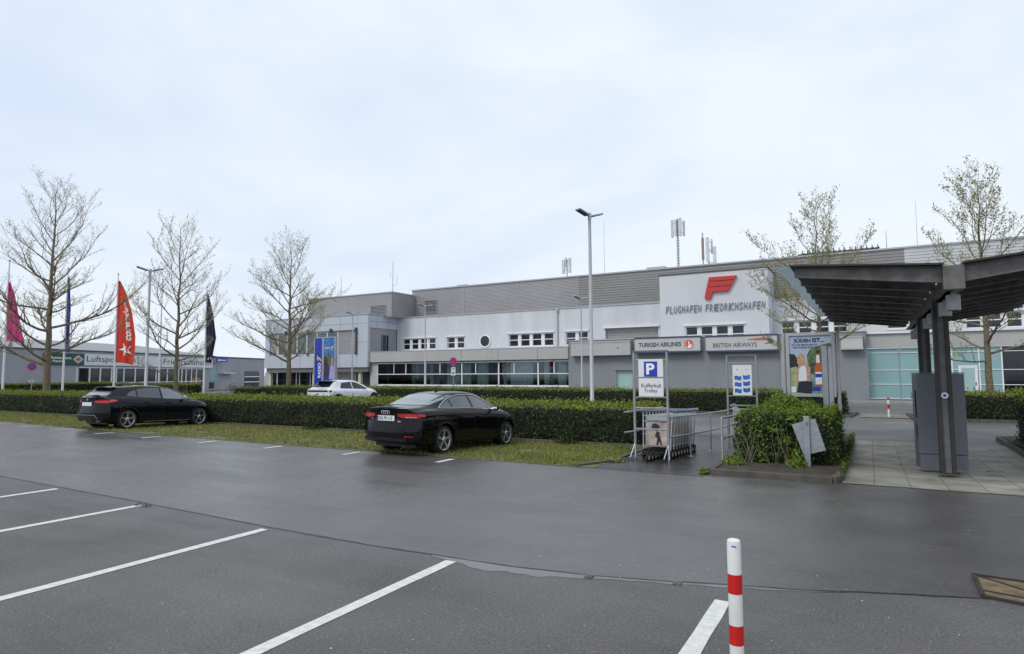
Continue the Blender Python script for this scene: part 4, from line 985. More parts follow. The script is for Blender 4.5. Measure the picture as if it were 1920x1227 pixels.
# corrugated rooftop box
ky = 48.0; kx0, kx1 = at(578, 570, ky)[0], at(735, 570, ky)[0]; kz1 = 9.93
mb = MB(O0); corrugated(mb, kx0, kx1, oz1 - .1, kz1, ky, .13, .03); corrugated(mb, ky, UY - .02, oz1 - .1, kz1, 0, .13, .03, side=kx1); mb.build('rooftop_cladding', M['corrugated'], OB, fix=False)
mb = MB(O0); mb.box(kx0, kx1 - .02, ky + .02, 60, oz1 - .1, kz1 - .02); mb.build('rooftop_body', M['corrugated'], OB)
mb = MB(O0); mb.box(kx0 - .05, kx1 + .08, ky - .1, UY - .15, kz1, kz1 + .1); mb.build('rooftop_parapet', M['parapet'], OB)
louvre(695, 571, 724, 594, ky, OB, O0)
mb = MB(O0); X = at(651, 575, ky)[0]; mb.box(X - .02, X + .02, ky - .04, ky, oz1, kz1); mb.build('rooftop_joint', M['parapet'], OB)
mb = MB(O0); mb.box(ox0 + .25, ox1 - .25, 47.45, 58, ZG, oz1 - .15); mb.build('core', M['interior'], OB)

# ---------------------------------------------------------------- club house at the left (turned 21 degrees)
cw_a = Vector((-65.62, 32.21, 0)); cdv = Vector((-.3645, .9312, 0)); cn = Vector((cdv.y, -cdv.x, 0))      # cn: outward normal (towards +X)
kS = .84
L0 = tuple(cw_a + EZ * ZG)
CB = thing('clubhouse', 'low grey clubhouse with wide shallow metal roof and sign band at far left', 'clubhouse', L0)
def cs(s, z): return (s * kS, 1.8 + (z - 1.8) * kS)
def cP(s, z, d=0.0): return cw_a + cdv * s + cn * d + EZ * z
def cbox(mb, s0, s1, z0, z1, d0, d1):
    c = cP((s0 + s1) / 2, (z0 + z1) / 2, (d0 + d1) / 2); mb.obox(c, cdv * ((s1 - s0) / 2), cn * ((d1 - d0) / 2), EZ * ((z1 - z0) / 2))
s0w, s1w, s2w = -32.0, 22.6 * kS + .4, 33.5
ze = cs(0, 4.62)[1]; zr = cs(0, 6.2)[1]
whs = [(-.75 * kS, 22.0 * kS, .25, cs(0, 2.80)[1])]
mb = MB(L0)
for (a, b, c_, d_) in ((s0w, whs[0][0], ZG, ze), (whs[0][0], whs[0][1], whs[0][3], ze), (whs[0][0], whs[0][1], ZG, whs[0][2]), (whs[0][1], s1w, ZG, ze)): cbox(mb, a, b, c_, d_, -.3, 0)
mb.build('wall', M['grey_render_light'], CB)
mb = MB(L0); cbox(mb, s1w + .01, s2w, ZG, ze - .05, -.9, -.6); cbox(mb, s2w - .3, s2w, ZG, ze - .05, -12, -.9); cbox(mb, s1w - .3, s1w, ZG, ze, -.6, -.3); mb.build('annexe_wall', M['grey_render_light'], CB)
mb = MB(L0); cbox(mb, s1w, s2w + .1, ze - .05, ze + .08, -12, -.5); mb.build('annexe_roof', M['dark_frame'], CB)
mb = MB(L0); cbox(mb, s0w, s1w + .1, ze, ze + .09, -.3, .12); mb.build('eaves_gutter', M['dark_frame'], CB)
mb = MB(L0)      # shallow roof, hipped at the right end
rs1 = 20.6 * kS
a0, a1 = cP(s0w, ze + .09, .05), cP(s1w + 1.5, ze + .09, .05); b0, b1 = cP(s0w, zr + .1, -9), cP(rs1, zr + .1, -9); c1 = cP(s1w + 6, ze + .09, -9)
d0, d1 = cP(s0w, ze, -18), cP(s1w + 1.5, ze, -18)
mb.add([a0, a1, b1, b0], [(0, 1, 2, 3)]); mb.add([a1, c1, b1], [(0, 1, 2)]); mb.add([b0, b1, d1, d0], [(0, 1, 2, 3)]); mb.add([b1, c1, d1], [(0, 1, 2)])
mb.build('roof', M['roof_metal'], CB, fix=False)
mb = MB(L0)
for i in range(34):
    s = s0w + 1.6 * i
    if s < rs1: mb.tube([cP(s, ze + .11, .05), cP(s, zr + .12, -9)], .02, 4)
mb.build('roof_seam', M['parapet'], CB)
# window wall
mb = MB(L0); a, b, z0_, z1_ = whs[0]; 
xsw = [148, 172, 192, 213, 222, 236, 257, 278, 296, 302, 317, 338, 344, 352, 362, 371, 384]
def s_of(px_):      # where the ray through this column meets the clubhouse wall
    r = vF + vR * ((px_ - 960) / CF); A = Matrix(((r.x, -cdv.x), (r.y, -cdv.y))); sol = A.inverted() @ Vector((cw_a.x, cw_a.y)); return sol[1]
for xx in xsw: s = s_of(xx); cbox(mb, s - .07, s + .07, z0_, z1_, -.12, .02)
cbox(mb, a, b, z1_ - .1, z1_, -.11, .01); cbox(mb, a, b, z0_, z0_ + .1, -.11, .01); cbox(mb, a, b, 1.02, 1.12, -.11, .01)
o = mb.build('window_band', M['white_frame'], CB); mb = MB(L0); cbox(mb, a, b, z0_, z1_, -.08, -.06); mb.build('pane', M['dark_glass'], o)
mb = MB(L0); cbox(mb, s_of(364), s_of(380), .2, 1.5, -.05, -.03); mb.build('wood_panel', M['wood'], o)
# end piece: teal panel, small window, door, slatted window
mb = MB(L0); cbox(mb, s_of(400), s_of(415), .98, cs(0, 3.45)[1], -.58, -.54); mb.build('teal_panel', M['teal_glass'], CB)
mb = MB(L0); cbox(mb, s_of(401), s_of(412), .12, .85, -.58, -.54); mb.build('small_window', M['dark_glass'], CB)
mb = MB(L0); cbox(mb, s_of(421), s_of(443), 2.0, 2.12, -.6, .1); mb.build('door_canopy', M['white_frame'], CB)
mb = MB(L0); cbox(mb, s_of(421), s_of(440), ZG, 1.95, -.62, -.56); mb.build('door', M['fascia_render'], CB)
mb = MB(L0); cbox(mb, s_of(468), s_of(495), .05, 2.35, -.62, -.56); o = mb.build('garage_window', M['dark_glass'], CB)
mb = MB(L0)
for z in (.75, 1.5): cbox(mb, s_of(468), s_of(495), z, z + .14, -.61, -.52)
mb.build('transom', M['white_frame'], o)
mb = MB(L0); cbox(mb, s_of(24), s_of(44), 1.05, 1.15, 0, .1); mb.build('vent_hood', M['dark_frame'], CB)
mb = MB(L0); cbox(mb, s0w + .2, s2w - .4, ZG, ze - .2, -11.5, -1.2); mb.build('core', M['interior'], CB)
# clubhouse signs
def club_sign(name, label, pxa, pxb, zt_, zb_, m_, text=None, tm=None, txa=None, txb=None, bold=.0):
    s0_, s1_ = s_of(pxa), s_of(pxb); zt2, zb2 = cs(0, zt_)[1], cs(0, zb_)[1]; o0 = tuple(cP((s0_ + s1_) / 2, zb2, 0))
    g = thing(name, label, 'sign', o0); mb = MB(o0); cbox(mb, s0_, s1_, zb2, zt2, .005, .14); mb.build('board', m_, g)
    if text:
        mt = MB(o0); sa, sb = s_of(txa), s_of(txb)
        for (tt, fa, fb, za, zb3) in text:
            put_text(mt, tt, cP(sa + (sb - sa) * fa, zb2 + (zt2 - zb2) * za, .146), cdv, EZ, (sb - sa) * (fb - fa), (zt2 - zb2) * (zb3 - za), cn, .01, bold)
        mt.build('lettering', tm, g)
    return g, o0, s0_, s1_, zb2, zt2
club_sign('wall_sign', 'white board reading Luftsportclub above the dark windows', 159, 259, 4.30, 3.00, M['white_plastic'], [('Luftsportclub', 0, 1, .16, .84)], M['ink_grey'], 163, 254)
club_sign('wall_sign', 'blank white board between the two lettered club boards', 261, 302, 4.30, 2.95, M['white_plastic'])
club_sign('wall_sign', 'white board reading Friedrichshafen beside the black flag', 304, 399, 4.28, 2.90, M['white_plastic'], [('Friedrichshafen', 0, 1, .28, .86)], M['ink_grey'], 307, 396)
g, o0, s0_, s1_, zb2, zt2 = club_sign('wall_sign', 'dark green restaurant board with a pale diamond behind the first tree', 84, 158, 4.28, 3.02, M['green_sign'], [('Restaurant', .05, .72, .5, .72), ('Pizzeria', .12, .5, .22, .42)], M['white_letter'], 92, 150, .02)
mb = MB(o0); c_ = cP(s_of(147), (zb2 + zt2) / 2, .15); q = .42; mb.add([c_ - EZ * q, c_ + cdv * q * 1.5, c_ + EZ * q, c_ - cdv * q * 1.5], [(0, 1, 2, 3)]); mb.build('emblem', M['sign_cream'], g, fix=False)
mb = MB(o0); q = .2; c_ = c_ + cn * .01; mb.add([c_ - EZ * q, c_ + cdv * q * 1.5, c_ + EZ * q, c_ - cdv * q * 1.5], [(0, 1, 2, 3)]); mb.build('emblem_centre', M['ta_red'], g, fix=False)
mb = MB(o0); cbox(mb, s_of(87), s_of(91), zb2 + .15, zt2 - .1, .141, .16); mb.build('white_bar', M['white_letter'], g)

# ---------------------------------------------------------------- signs on the terminal
def airline_sign(label, px0, px1, ytl, ytr, ybl, board, rim, items):
    Y = QY - .5; a = at(px0, ytl, Y); b = at(px1, ytr, Y); zb = at(px0, ybl, Y)[1]; zt = (a[1] + b[1]) / 2 if abs(a[1] - b[1]) < .4 else a[1]
    x0, x1 = a[0], b[0]; o0 = ((x0 + x1) / 2, QY, zb); g = thing('wall_sign', label, 'sign', o0, 0, 'signs on the grey wall')
    r = .115; mb = MB(o0); mb.box(x0, x1, Y, QY - .01, zb + r, zt - r); mb.build('panel', board, g)
    mb = MB(o0); mb.box(x0 - .02, x1 + .02, Y - .03, QY - .01, zt - r, zt); mb.box(x0 - .02, x1 + .02, Y - .03, QY - .01, zb, zb + r); mb.build('rim', rim, g)
    return g, o0, x0, x1, zb + r, zt - r, Y
g, o0, x0, x1, zb, zt, Y = airline_sign('faded grey wall sign left of the blue-edged ones, its lettering barely visible', 1070, 1181, 643, 637, 668, M['sign_grey'], M['sign_grey'], None)
mb = MB(o0); put_text(mb, 'THE AIRPORT WELCOMES', (x0 + .45, Y - .004, zb + .36), EX, EZ, (x1 - x0) * .80, .30, -EY, 0, .01); mb.build('lettering', M['faint_letter'], g)
g, o0, x0, x1, zb, zt, Y = airline_sign('cream wall sign with blue edges reading TURKISH AIRLINES', 1190, 1312, 634, 629, 663, M['sign_cream'], M['navy'], None)
mb = MB(o0); put_text(mb, 'TURKISH AIRLINES', (x0 + .30, Y - .004, zb + .33), EX, EZ, (x1 - x0) * .66, .33, -EY, .012, .03); mb.build('lettering', M['navy'], g)
mb = MB(o0); cx = x1 - .78; cz = (zb + zt) / 2 + .02; mb.lathe([(0, 0), (.36, 0), (.36, .02), (0, .02)], (cx, Y - .021, cz), 'y', 28); o = mb.build('emblem', M['ta_red'], g)
mb = MB(o0); 
pl = [(-.10, -.30), (-.02, -.05), (-.05, .22), (.05, .10), (.10, -.1), (.22, .02), (.18, -.2), (.05, -.31)]
mb.prism(pl, lambda p: (cx + p[0], Y - .032, cz + p[1]), lambda p: (cx + p[0], Y - .024, cz + p[1]))
mb.lathe([(.29, 0), (.32, 0), (.32, .008), (.29, .008), (.29, 0)], (cx + .02, Y - .031, cz), 'y', 28); mb.build('bird', M['white_letter'], o)
g, o0, x0, x1, zb, zt, Y = airline_sign('cream wall sign with blue edges reading BRITISH AIRWAYS', 1323, 1456, 632, 623.5, 661, M['sign_cream'], M['navy'], None)
mb = MB(o0); put_text(mb, 'BRITISH AIRWAYS', (x0 + .50, Y - .004, zb + .20), EX, EZ, (x1 - x0) * .62, .31, -EY, .012, .006); mb.build('lettering', M['navy'], g)
def ribbon(pts_top, pts_bot, name, m_):
    mb = MB(o0); n = len(pts_top)
    for i in range(n - 1):
        q = [pts_bot[i], pts_bot[i + 1], pts_top[i + 1], pts_top[i]]; mb.prism(q, lambda p: (xb + p[0], Y - .02, zb2 + p[1]), lambda p: (xb + p[0], Y - .002, zb2 + p[1]))
    return mb.build(name, m_, g)
xb = x0 + .60 * (x1 - x0); zb2 = zb + .62
ribbon([(0, .10), (.6, .17), (1.1, .20), (1.35, .17)], [(0, .08), (.6, .03), (1.1, .02), (1.25, .03)], 'red_ribbon', M['ta_red'])
ribbon([(1.37, .16), (1.55, .10), (1.70, -.02)], [(1.27, .02), (1.36, -.05), (1.48, -.12)], 'blue_ribbon', M['navy'])
ribbon([(1.46, -.12), (1.70, -.04)], [(1.05, -.22), (1.52, -.20)], 'blue_tail', M['navy'])
g, o0, x0, x1, zb, zt, Y = airline_sign('plain beige wall sign right of the poster case, half hidden by a tree', 1576, 1617, 633, 628, 656, M['sign_cream'], M['sign_grey'], None)
# airport logo and name on the tower
Y = VY - .12
fo = (at(1350, 560, Y)[0], VY, at(1350, 562, Y)[1]); LG = thing('logo_sign', 'big red slanted three-bar letter F logo on the white tower wall', 'logo', fo)
def fp(x, y): a = at(x, y, Y); return (a[0], a[1])
mb = MB(fo)
for pl in ([(1329.5, 520.5), (1381, 516.8), (1377.5, 524.2), (1338, 527.2), (1328, 527.8)],
           [(1327.6, 529.0), (1338, 528.3), (1376.8, 525.6), (1371, 535.6), (1336.5, 537.8), (1325.6, 538.4)],
           [(1325.3, 539.6), (1336, 539.0), (1370.3, 536.8), (1365.5, 545.6), (1336.5, 547.8), (1331.5, 561.5), (1321.3, 559.8)]):
    mb.prism([fp(*p) for p in pl], lambda p: (p[0], Y - .1, p[1]), lambda p: (p[0], VY - .002, p[1]))
mb.build('letter', M['logo_red'], LG)
def letters(text, pa, pb, label):
    a = at(*pa, Y); b = at(*pb, Y); zb = (a[1] + at(pb[0], pb[1], Y)[1]) / 2
    return a, b
a = at(1247, 587, Y); b = at(1435, 587, Y); zb = 6.38; h = .55
name = thing('name_sign', 'raised grey metal letters reading FLUGHAFEN FRIEDRICHSHAFEN on the white tower', 'lettering sign', ((a[0] + b[0]) / 2, VY, zb))
words = 'FLUGHAFEN FRIEDRICHSHAFEN'; wd = {'I': .45, ' ': .8}; tot = sum(wd.get(c_, 1) for c_ in words); u = (b[0] - a[0]) / tot; X = a[0]
for c_ in words:
    w_ = wd.get(c_, 1) * u
    if c_ != ' ':
        mb = MB(((a[0] + b[0]) / 2, VY, zb)); put_text(mb, c_, (X + .04, VY - .07, zb + (X - a[0]) * .003), EX + EZ * .003, EZ + EX * .12, w_ * .70, h, -EY, .03, .0); mb.build('letter', M['letter_grey'], name)
    X += w_
# camera on the tower
X, Z = at(1430, 520, VY); sc = thing('security_camera', 'white dome security camera on a bracket at the top right of the tower wall', 'security camera', (X, VY, Z))
mb = MB((X, VY, Z)); mb.tube([(X, VY, Z + .28), (X, VY - .55, Z + .28), (X, VY - .55, Z)], .035, 6); mb.box(X - .10, X + .10, VY - .08, VY, Z + .1, Z + .5); mb.tube([(X - .3, VY - .4, Z + .52), (X + .25, VY - .5, Z + .5)], .07, 8); mb.build('bracket', M['lamp_grey'], sc)
mb = MB((X, VY, Z)); mb.lathe([(.001, -.42), (.10, -.40), (.16, -.30), (.17, -.1), (.12, .02), (.001, .04)], (X, VY - .55, Z - .05), 'z', 14); mb.build('dome', M['white_plastic'], sc, smooth=True)

# ---------------------------------------------------------------- masts on the roofs
def cell_mast(label, px, pyt, pyb, Y, panels, ladder=False, col='antenna_white'):
    X, Zt = at(px, pyt, Y); Zb = 10.6; o0 = (X, Y, Zb); g = thing('antenna_mast', label, 'antenna', o0)
    mb = MB(o0); mb.tube([(X, Y, Zb - .1), (X, Y, Zt)], .09 if ladder else .06, 8)
    if ladder:
        for i in range(int((Zt - Zb) / .28)):
            z = Zb + .3 + i * .28
            if z < Zt - 2: mb.box(X - .17, X + .17, Y - .03, Y + .03, z, z + .07)
    mb.build('pole', M['galv'], g)
    for (dx, dy, za, zb_, w_) in panels:
        mb = MB(o0); mb.box(X + dx - w_ / 2, X + dx + w_ / 2, Y + dy - .1, Y + dy + .1, Zt + za, Zt + zb_); o = mb.build('antenna_panel', M[col if dx >= -.2 else 'antenna_white'], g, bevel=.02)
        mb = MB(o0); mb.tube([(X, Y, Zt + (za * .75 + zb_ * .25)), (X + dx, Y + dy, Zt + (za * .75 + zb_ * .25))], .03, 6); mb.tube([(X, Y, Zt + (za * .2 + zb_ * .8)), (X + dx, Y + dy, Zt + (za * .2 + zb_ * .8))], .03, 6); mb.build('arm', M['galv'], g)
cell_mast('tallest cell antenna mast with ladder rungs and four upright panels', 1270, 411, 500, 60, [(-.55, .1, -1.75, .0, .22), (-.14, -.25, -1.7, -.1, .2), (.3, -.2, -1.75, .05, .24), (.55, .2, -1.7, -.2, .2)], True)
cell_mast('cell antenna mast right of the tallest one, with a thin reddish pole', 1328, 452, 496, 60, [(-.05, -.2, -2.0, .3, .3), (.55, 0, -2.6, -.6, .28), (.25, .3, -1.2, .2, .14)], False)
X, Z = at(1317, 437, 60); mb = MB((X, 60, 10.6)); mb.tube([(X, 60, 10.5), (X, 60, Z)], .05, 6); mb.box(X - .1, X + .1, 59.9, 60.1, Z - 2.6, Z - .5); tag(mb.build('antenna_pole', M['antenna_rust']), 'thin reddish antenna pole between the two big cell masts, nearer the right one', 'antenna')
cell_mast('small twin-panel cell antenna above the pale corrugated wall, left of the big lamp', 1063, 486, 518, 58, [(-.4, 0, -1.5, -.05, .3), (.35, -.1, -1.45, .05, .26), (.0, -.3, -.9, .1, .1)], False)
def whip(label, px, pyt, Y, zb, r=.025, arms=()):
    X, Zt = at(px, pyt, Y); o0 = (X, Y, zb); g = thing('whip_antenna', label, 'antenna', o0); mb = MB(o0); mb.tube([(X, Y, zb), (X, Y, (zb + Zt) / 2), (X, Y, Zt)], [r, r * .8, r * .5], 6)
    mb.build('rod', M['galv'], g); mb = MB(o0)
    for (dx, z0_, z1_) in arms: mb.tube([(X, Y, z0_), (X + dx, Y, z0_), (X + dx, Y, z1_)], .02, 5)
    if not arms: mb.tube([(X - .18, Y, zb), (X, Y, zb + .3), (X + .18, Y, zb)], .02, 5)
    mb.build('bracket', M['galv'], g)
whip('slim whip antenna on the terminal roof just right of the tall lamp', 1132, 415, 58, 10.6)
whip('tall mast antenna with side arms at the corner of the office rooftop box', 737, 490, 50.6, 7.7, .05, [(-.35, 12.0, 12.6), (.55, 11.1, 12.2)])
whip('short whip antenna on the office rooftop box behind the tree', 640, 518, 50, 10.0, .035, [(-.5, 10.15, 10.7)])
whip('thin tall whip antenna on the roof above the right shelter beam', 1716, 377, 58, 10.6, .02)
whip('short rod antenna on the roof right of the dark roof rack', 1661, 433, 58, 10.6, .035)

# ---------------------------------------------------------------- street lamps
def lamp(label, X, Y, H, r=.065, s=1.0, ang=0):
    zb = gz(Y); o0 = (X, Y, zb); g = thing('street_lamp', label, 'street lamp', o0, 0, 'twin-head street lamps')
    mb = MB(o0); mb.tube([(X, Y, zb), (X, Y, zb + 1.0), (X, Y, zb + 1.02), (X, Y, H)], [r * 1.25, r * 1.2, r, r * .72], 14); mb.lathe([(r * 2, 0), (r * 2, .03), (r * 1.3, .05)], (X, Y, zb), 'z', 14); mb.build('pole', M['lamp_grey'], g, smooth=True)
    mb = MB(o0); mb.lathe([(r * .9, -.12), (r * .9, .10), (r * .5, .14)], (X, Y, H), 'z', 12); mb.build('cap', M['lamp_grey'], g, smooth=True)
    for sg in (-1, 1):
        ca, sa = math.cos(ang), math.sin(ang); u = Vector((ca * sg, sa * sg, 0)); v = Vector((-sa, ca, 0)); t = (u + EZ * .30).normalized(); nn = (EZ - u * .30).normalized()
        c0 = Vector((X, Y, H)) + u * .05 + EZ * .02
        mb = MB(o0); c_ = c0 + t * (.32 * s)
        mb.obox(c_, t * (.27 * s), v * (.13 * s), nn * (.028 * s)); mb.tube([c0, c0 + t * .1], .03, 6); h_ = mb.build('lamp_head', M['lamp_grey'], g, bevel=.012)
        mb = MB(o0); mb.obox(c_ - nn * (.034 * s), t * (.23 * s), v * (.11 * s), nn * (.008 * s)); mb.build('lens', M['lamp_dark'], h_)
lamp('tallest looking twin-head street lamp rising behind the hedge near the trolley bay', -7.95, 19.3, 7.05, .068, .9, R(68))
lamp('twin-head street lamp in front of the pale glazed band, left of the round window', -30.7, 40.0, 7.2, .065, 1, R(68))
lamp('twin-head street lamp before the projecting office block corner', -38.5, 40.0, 7.0, .065, 1, R(68))
lamp('twin-head street lamp seen just left of the tallest lamp pole', -16.9, 39.3, 6.85, .06, 1, R(68))
lamp('twin-head street lamp between the red flag and the second tree', -32.25, 18.75, 7.2, .08, 1.0, R(68))

# ---------------------------------------------------------------- flags
def flag(label, px, pyt, Y0, X0, zt, zb_, widths, m_, fold=.10, seed=0, decor=None, ptop=10.0):
    o0 = (X0, Y0, gz(Y0)); g = thing('flagpole', label.replace('FLAG', 'white flagpole'), 'flagpole', o0, 0, 'flagpoles before the clubhouse')
    mb = MB(o0); mb.tube([(X0, Y0, gz(Y0)), (X0, Y0, ptop)], [.085, .045], 12); mb.build('pole', M['white_plastic'], g, smooth=True)
    mb = MB(o0); mb.sphere((X0, Y0, ptop + .04), .07, 8); mb.build('finial', M['lamp_grey'], g, smooth=True)
    if m_ is None: return
    u = Vector((.8695, .494, 0)); nn = Vector((.494, -.8695, 0)); rr = random.Random(seed); ph = rr.uniform(0, 6)
    def wof(t):
        for (a, b) in zip(widths, widths[1:]):
            if a[0] <= t <= b[0]: return a[1] + (b[1] - a[1]) * (t - a[0]) / (b[0] - a[0])
        return widths[-1][1]
    def S(s, t, d=0.0):      # s across 0..1, t down 0..1
        w_ = wof(t); f = fold * math.sin(s * 8.0 + ph + t * 2.4) * (.25 + s * .75) + fold * .5 * math.sin(s * 17 + t * 5)
        sag = .16 * s * s * w_
        return Vector((X0, Y0, zt + (zb_ - zt) * t - sag)) + u * (.07 + s * w_) + nn * (f + d)
    o1 = (X0, Y0, zb_); mb = MB(o1); nu, nv = 22, 34
    for sd in (0, 1):
        vs = [S(i / nu, j / nv, .004 if sd else -.004) for j in range(nv + 1) for i in range(nu + 1)]
        mb.add(vs, [(j * (nu + 1) + i, j * (nu + 1) + i + 1, (j + 1) * (nu + 1) + i + 1, (j + 1) * (nu + 1) + i) for j in range(nv) for i in range(nu)])
    o = mb.build('flag', m_, None, smooth=True, fix=False)
    tag(o, label.split('|')[1] if '|' in label else label, 'flag', 'flags before the clubhouse')
    if decor: decor(S, o, o1)
def flag2(plabel, flabel, *a, **kw):
    flag(plabel + '|' + flabel, *a, **kw)
_oldthing = thing
def cloth(name, c):
    m = mat(name, c, .7, var=.06, vs=2); return m
PX = {}
def dec_text(text, s0, s1, t0, t1, mname, bold=.02, extra=None):
    def f(S, o, o1):
        v, fc = text_data(text, bold, 0, 3, .2); mb = MB(o1)
        # reading upwards along the flag
        vs = [S(s1 + (s0 - s1) * p[1], t1 + (t0 - t1) * p[0], .02) for p in v]; mb.add(vs, fc); mb.build('lettering', M[mname], o, fix=False)
        if extra: extra(S, o, o1)
    return f
def star(S, o, o1):
    mb = MB(o1); pts = []
    for k in range(10):
        a = math.pi * 2 * k / 10 + .5; r = .20 if k % 2 == 0 else .075; pts.append(S(.52 + r * 1.9 * math.cos(a), .835 + r * .42 * math.sin(a), .022))
    c_ = S(.52, .835, .022); mb.add([c_] + pts, [(0, 1 + k, 1 + (k + 1) % 10) for k in range(10)]); mb.build('star', M['white_letter'], o, fix=False)
kf = .891
def FP(px, pyt): # pole foot from photo column for a 10 m pole
    r = vF + vR * ((px - 960) / CF) - vU * ((pyt - 613.5) / CF); t = (10.0 - CH) / r.z; return (r.x * t, r.y * t)
poles = [(18, 490), (128, 505), (222, 515), (305, 525), (388, 540)]
def fz(px_, py_, P):   # height on the vertical at P seen at py
    r = vF + vR * ((px_ - 960) / CF) - vU * ((py_ - 613.5) / CF); return CH + r.z * math.hypot(P[0], P[1]) / math.hypot(r.x, r.y)
P = [FP(*p) for p in poles]
fl = 'white flagpole carrying the %s'
flag(fl % 'pink flag at far left' + '|long pink flag, narrow at the top, at far left', 18, 0, P[0][1], P[0][0], fz(22, 530, P[0]), fz(22, 640, P[0]), [(0, .08), (.2, .42), (.6, .85), (1, 1.25)], cloth('pink_cloth', (.60, .02, .20)), seed=1, fold=.09)
flag(fl % 'blue and violet flag behind the first tree' + '|limp blue and violet flag between the first tree and the red flag', 128, 0, P[1][1], P[1][0], fz(129, 520, P[1]), fz(126, 660, P[1]), [(0, .05), (.4, .32), (1, .30)], cloth('violet_cloth', (.06, .05, .34)), seed=2, fold=.07)
flag(fl % 'orange-red lettered flag' + '|tall orange-red flag with white star and the word corendon', 222, 0, P[2][1], P[2][0], fz(225, 527, P[2]), fz(222, 680, P[2]), [(0, .10), (.12, .55), (.35, 1.12), (.65, 1.50), (.85, 1.50), (1, 1.36)], cloth('orange_red_cloth', (.62, .035, .012)), seed=3, fold=.06, decor=dec_text('corendon', .42, .80, .25, .72, 'white_letter', .035, star))
flag('bare white flagpole between the lamp and the second tree', 305, 0, P[3][1], P[3][0], 0, 0, None, None)
def blackdec(S, o, o1):
    mb = MB(o1); mb.add([S(.1, .93, .02), S(.75, .91, .02), S(.75, .945, .02), S(.1, .965, .02)], [(0, 1, 2, 3)]); mb.build('white_mark', M['white_letter'], o, fix=False)
flag(fl % 'black flag beside the second tree' + '|black and dark blue flag with a small white mark near its foot', 388, 0, P[4][1], P[4][0], fz(390, 552, P[4]), fz(388, 680, P[4]), [(0, .05), (.3, .6), (.62, 1.0), (1, .62)], cloth('black_cloth', (.012, .014, .045)), seed=5, fold=.10, decor=blackdec)
for o in list(scene.collection.objects):
    if o.type == 'EMPTY' and o.name.startswith('flagpole') and '|' in o.get('label', ''): o['label'] = o['label'].split('|')[0]
for (px_, pyt_) in ((232, 618), (337, 600), (467, 602)): pass

# ---------------------------------------------------------------- radio pylons
def pylon(label, pa, pb, Y, pyt, face, builder):
    a = at(pa, pyt, Y); b = at(pb, pyt, Y); o0 = ((a[0] + b[0]) / 2, Y, gz(Y)); g = thing('advertising_pylon', label, 'advertising pylon', o0)
    zt = a[1]; mb = MB(o0); f = .10; d = .22
    mb.box(a[0] - f, a[0], Y - .02, Y + d, gz(Y), zt + .08); mb.box(b[0], b[0] + f, Y - .02, Y + d, gz(Y), zt + .08); mb.box(a[0], b[0], Y - .02, Y + d, zt, zt + .08); mb.build('frame', M['lamp_grey'], g)
    mb = MB(o0); mb.box(a[0], b[0], Y, Y + .08, .15, zt); pn = mb.build('face', face, g); mb = MB(o0); mb.box(a[0], b[0], Y + .085, Y + .18, .15, zt); mb.build('back', M['lamp_grey'], g)
    builder(pn, o0, a[0], b[0], .15, zt, Y - .003); return g
def pyA(pn, o0, x0, x1, z0, z1, y):
    mb = MB(o0); v, f = text_data('RADIO', .03, 0, 3, 0); H_ = 1.25; zb = 1.55
    mb.add([(x0 + .72 - p[1] * .34 * 1.0, y, zb + p[0] * H_) for p in v], f); mb.build('lettering', M['white_letter'], pn, fix=False)
    mb = MB(o0); v, f = text_data('7', .05, 0, 3, .2); mb.add([(x0 + .82 - p[1] * .55, y, zb + H_ + .12 + p[0] * .5) for p in v], f); mb.build('numeral', M['yellow'], pn, fix=False)
    mb = MB(o0); v, f = text_data('RADIO 7', .01, 0, 3, 0); mb.add([(x0 + .62 - p[1] * .2, y, .45 + p[0] * .8) for p in v], f); mb.build('small_lettering', M['white_letter'], pn, fix=False)
def pyB(pn, o0, x0, x1, z0, z1, y):
    w = x1 - x0; h = z1 - z0
    def blob(name, pts, m_, k=0):
        mb = MB(o0); mb.add([(x0 + w * p[0], y - .002 * k, z0 + h * p[1]) for p in pts], [tuple(range(len(pts)))]); mb.build(name, m_, pn, fix=False)
    blob('picture_sky', [(0, .55), (1, .5), (1, 1), (0, 1)], mat('pylon_sky', (.05, .18, .5), .4, var=.5, vs=3), 0)
    blob('picture_leaf', [(.25, .5), (.2, .62), (.35, .74), (.62, .72), (.7, .6), (.6, .5)], mat('pylon_green', (.10, .14, .05), .5, var=.6, vs=9), 1)
    blob('picture_person', [(.0, .30), (.0, .66), (.22, .68), (.42, .52), (.55, .36)], mat('pylon_dark', (.05, .03, .06), .5, var=.5, vs=6), 2)
    blob('picture_shirt', [(.5, .28), (.58, .48), (.75, .53), (1, .48), (1, .26)], mat('pylon_lilac', (.38, .36, .60), .5, var=.3, vs=6), 3)
    blob('picture_face', [(.66, .53), (.68, .62), (.80, .66), (.92, .60), (.9, .52)], mat('pylon_skin', (.45, .26, .18), .5, var=.2, vs=9), 4)
    mb = MB(o0); put_text(mb, 'RADIO', (x0 + .1 * w, y - .012, z0 + h * .80), EX, EZ, w * .5, .17, -EY, 0, .02)
    for i, s_ in enumerate(('MUSIK 7', 'REGIONAL', 'NACHRICHTEN')): put_text(mb, s_, (x0 + .06 * w, y - .012, z0 + h * (.205 - .052 * i)), EX, EZ, w * (.5, .6, .82)[i], .15, -EY, 0, .02)
    mb.build('lettering', M['white_letter'], pn, fix=False)
    mb = MB(o0); put_text(mb, '7', (x0 + .64 * w, y - .012, z0 + h * .76), EX, EZ, w * .25, .42, -EY, 0, .05, .2); mb.build('numeral', M['yellow'], pn, fix=False)
pylon('dark blue advertising pylon with upright lettering RADIO and a yellow 7', 591, 604.5, 38, 635, M['blue_sign'], pyA)
pylon('advertising pylon with a photo of two people on blue, right of the lettered one', 608, 628, 37.6, 634, M['blue_sign'], pyB)

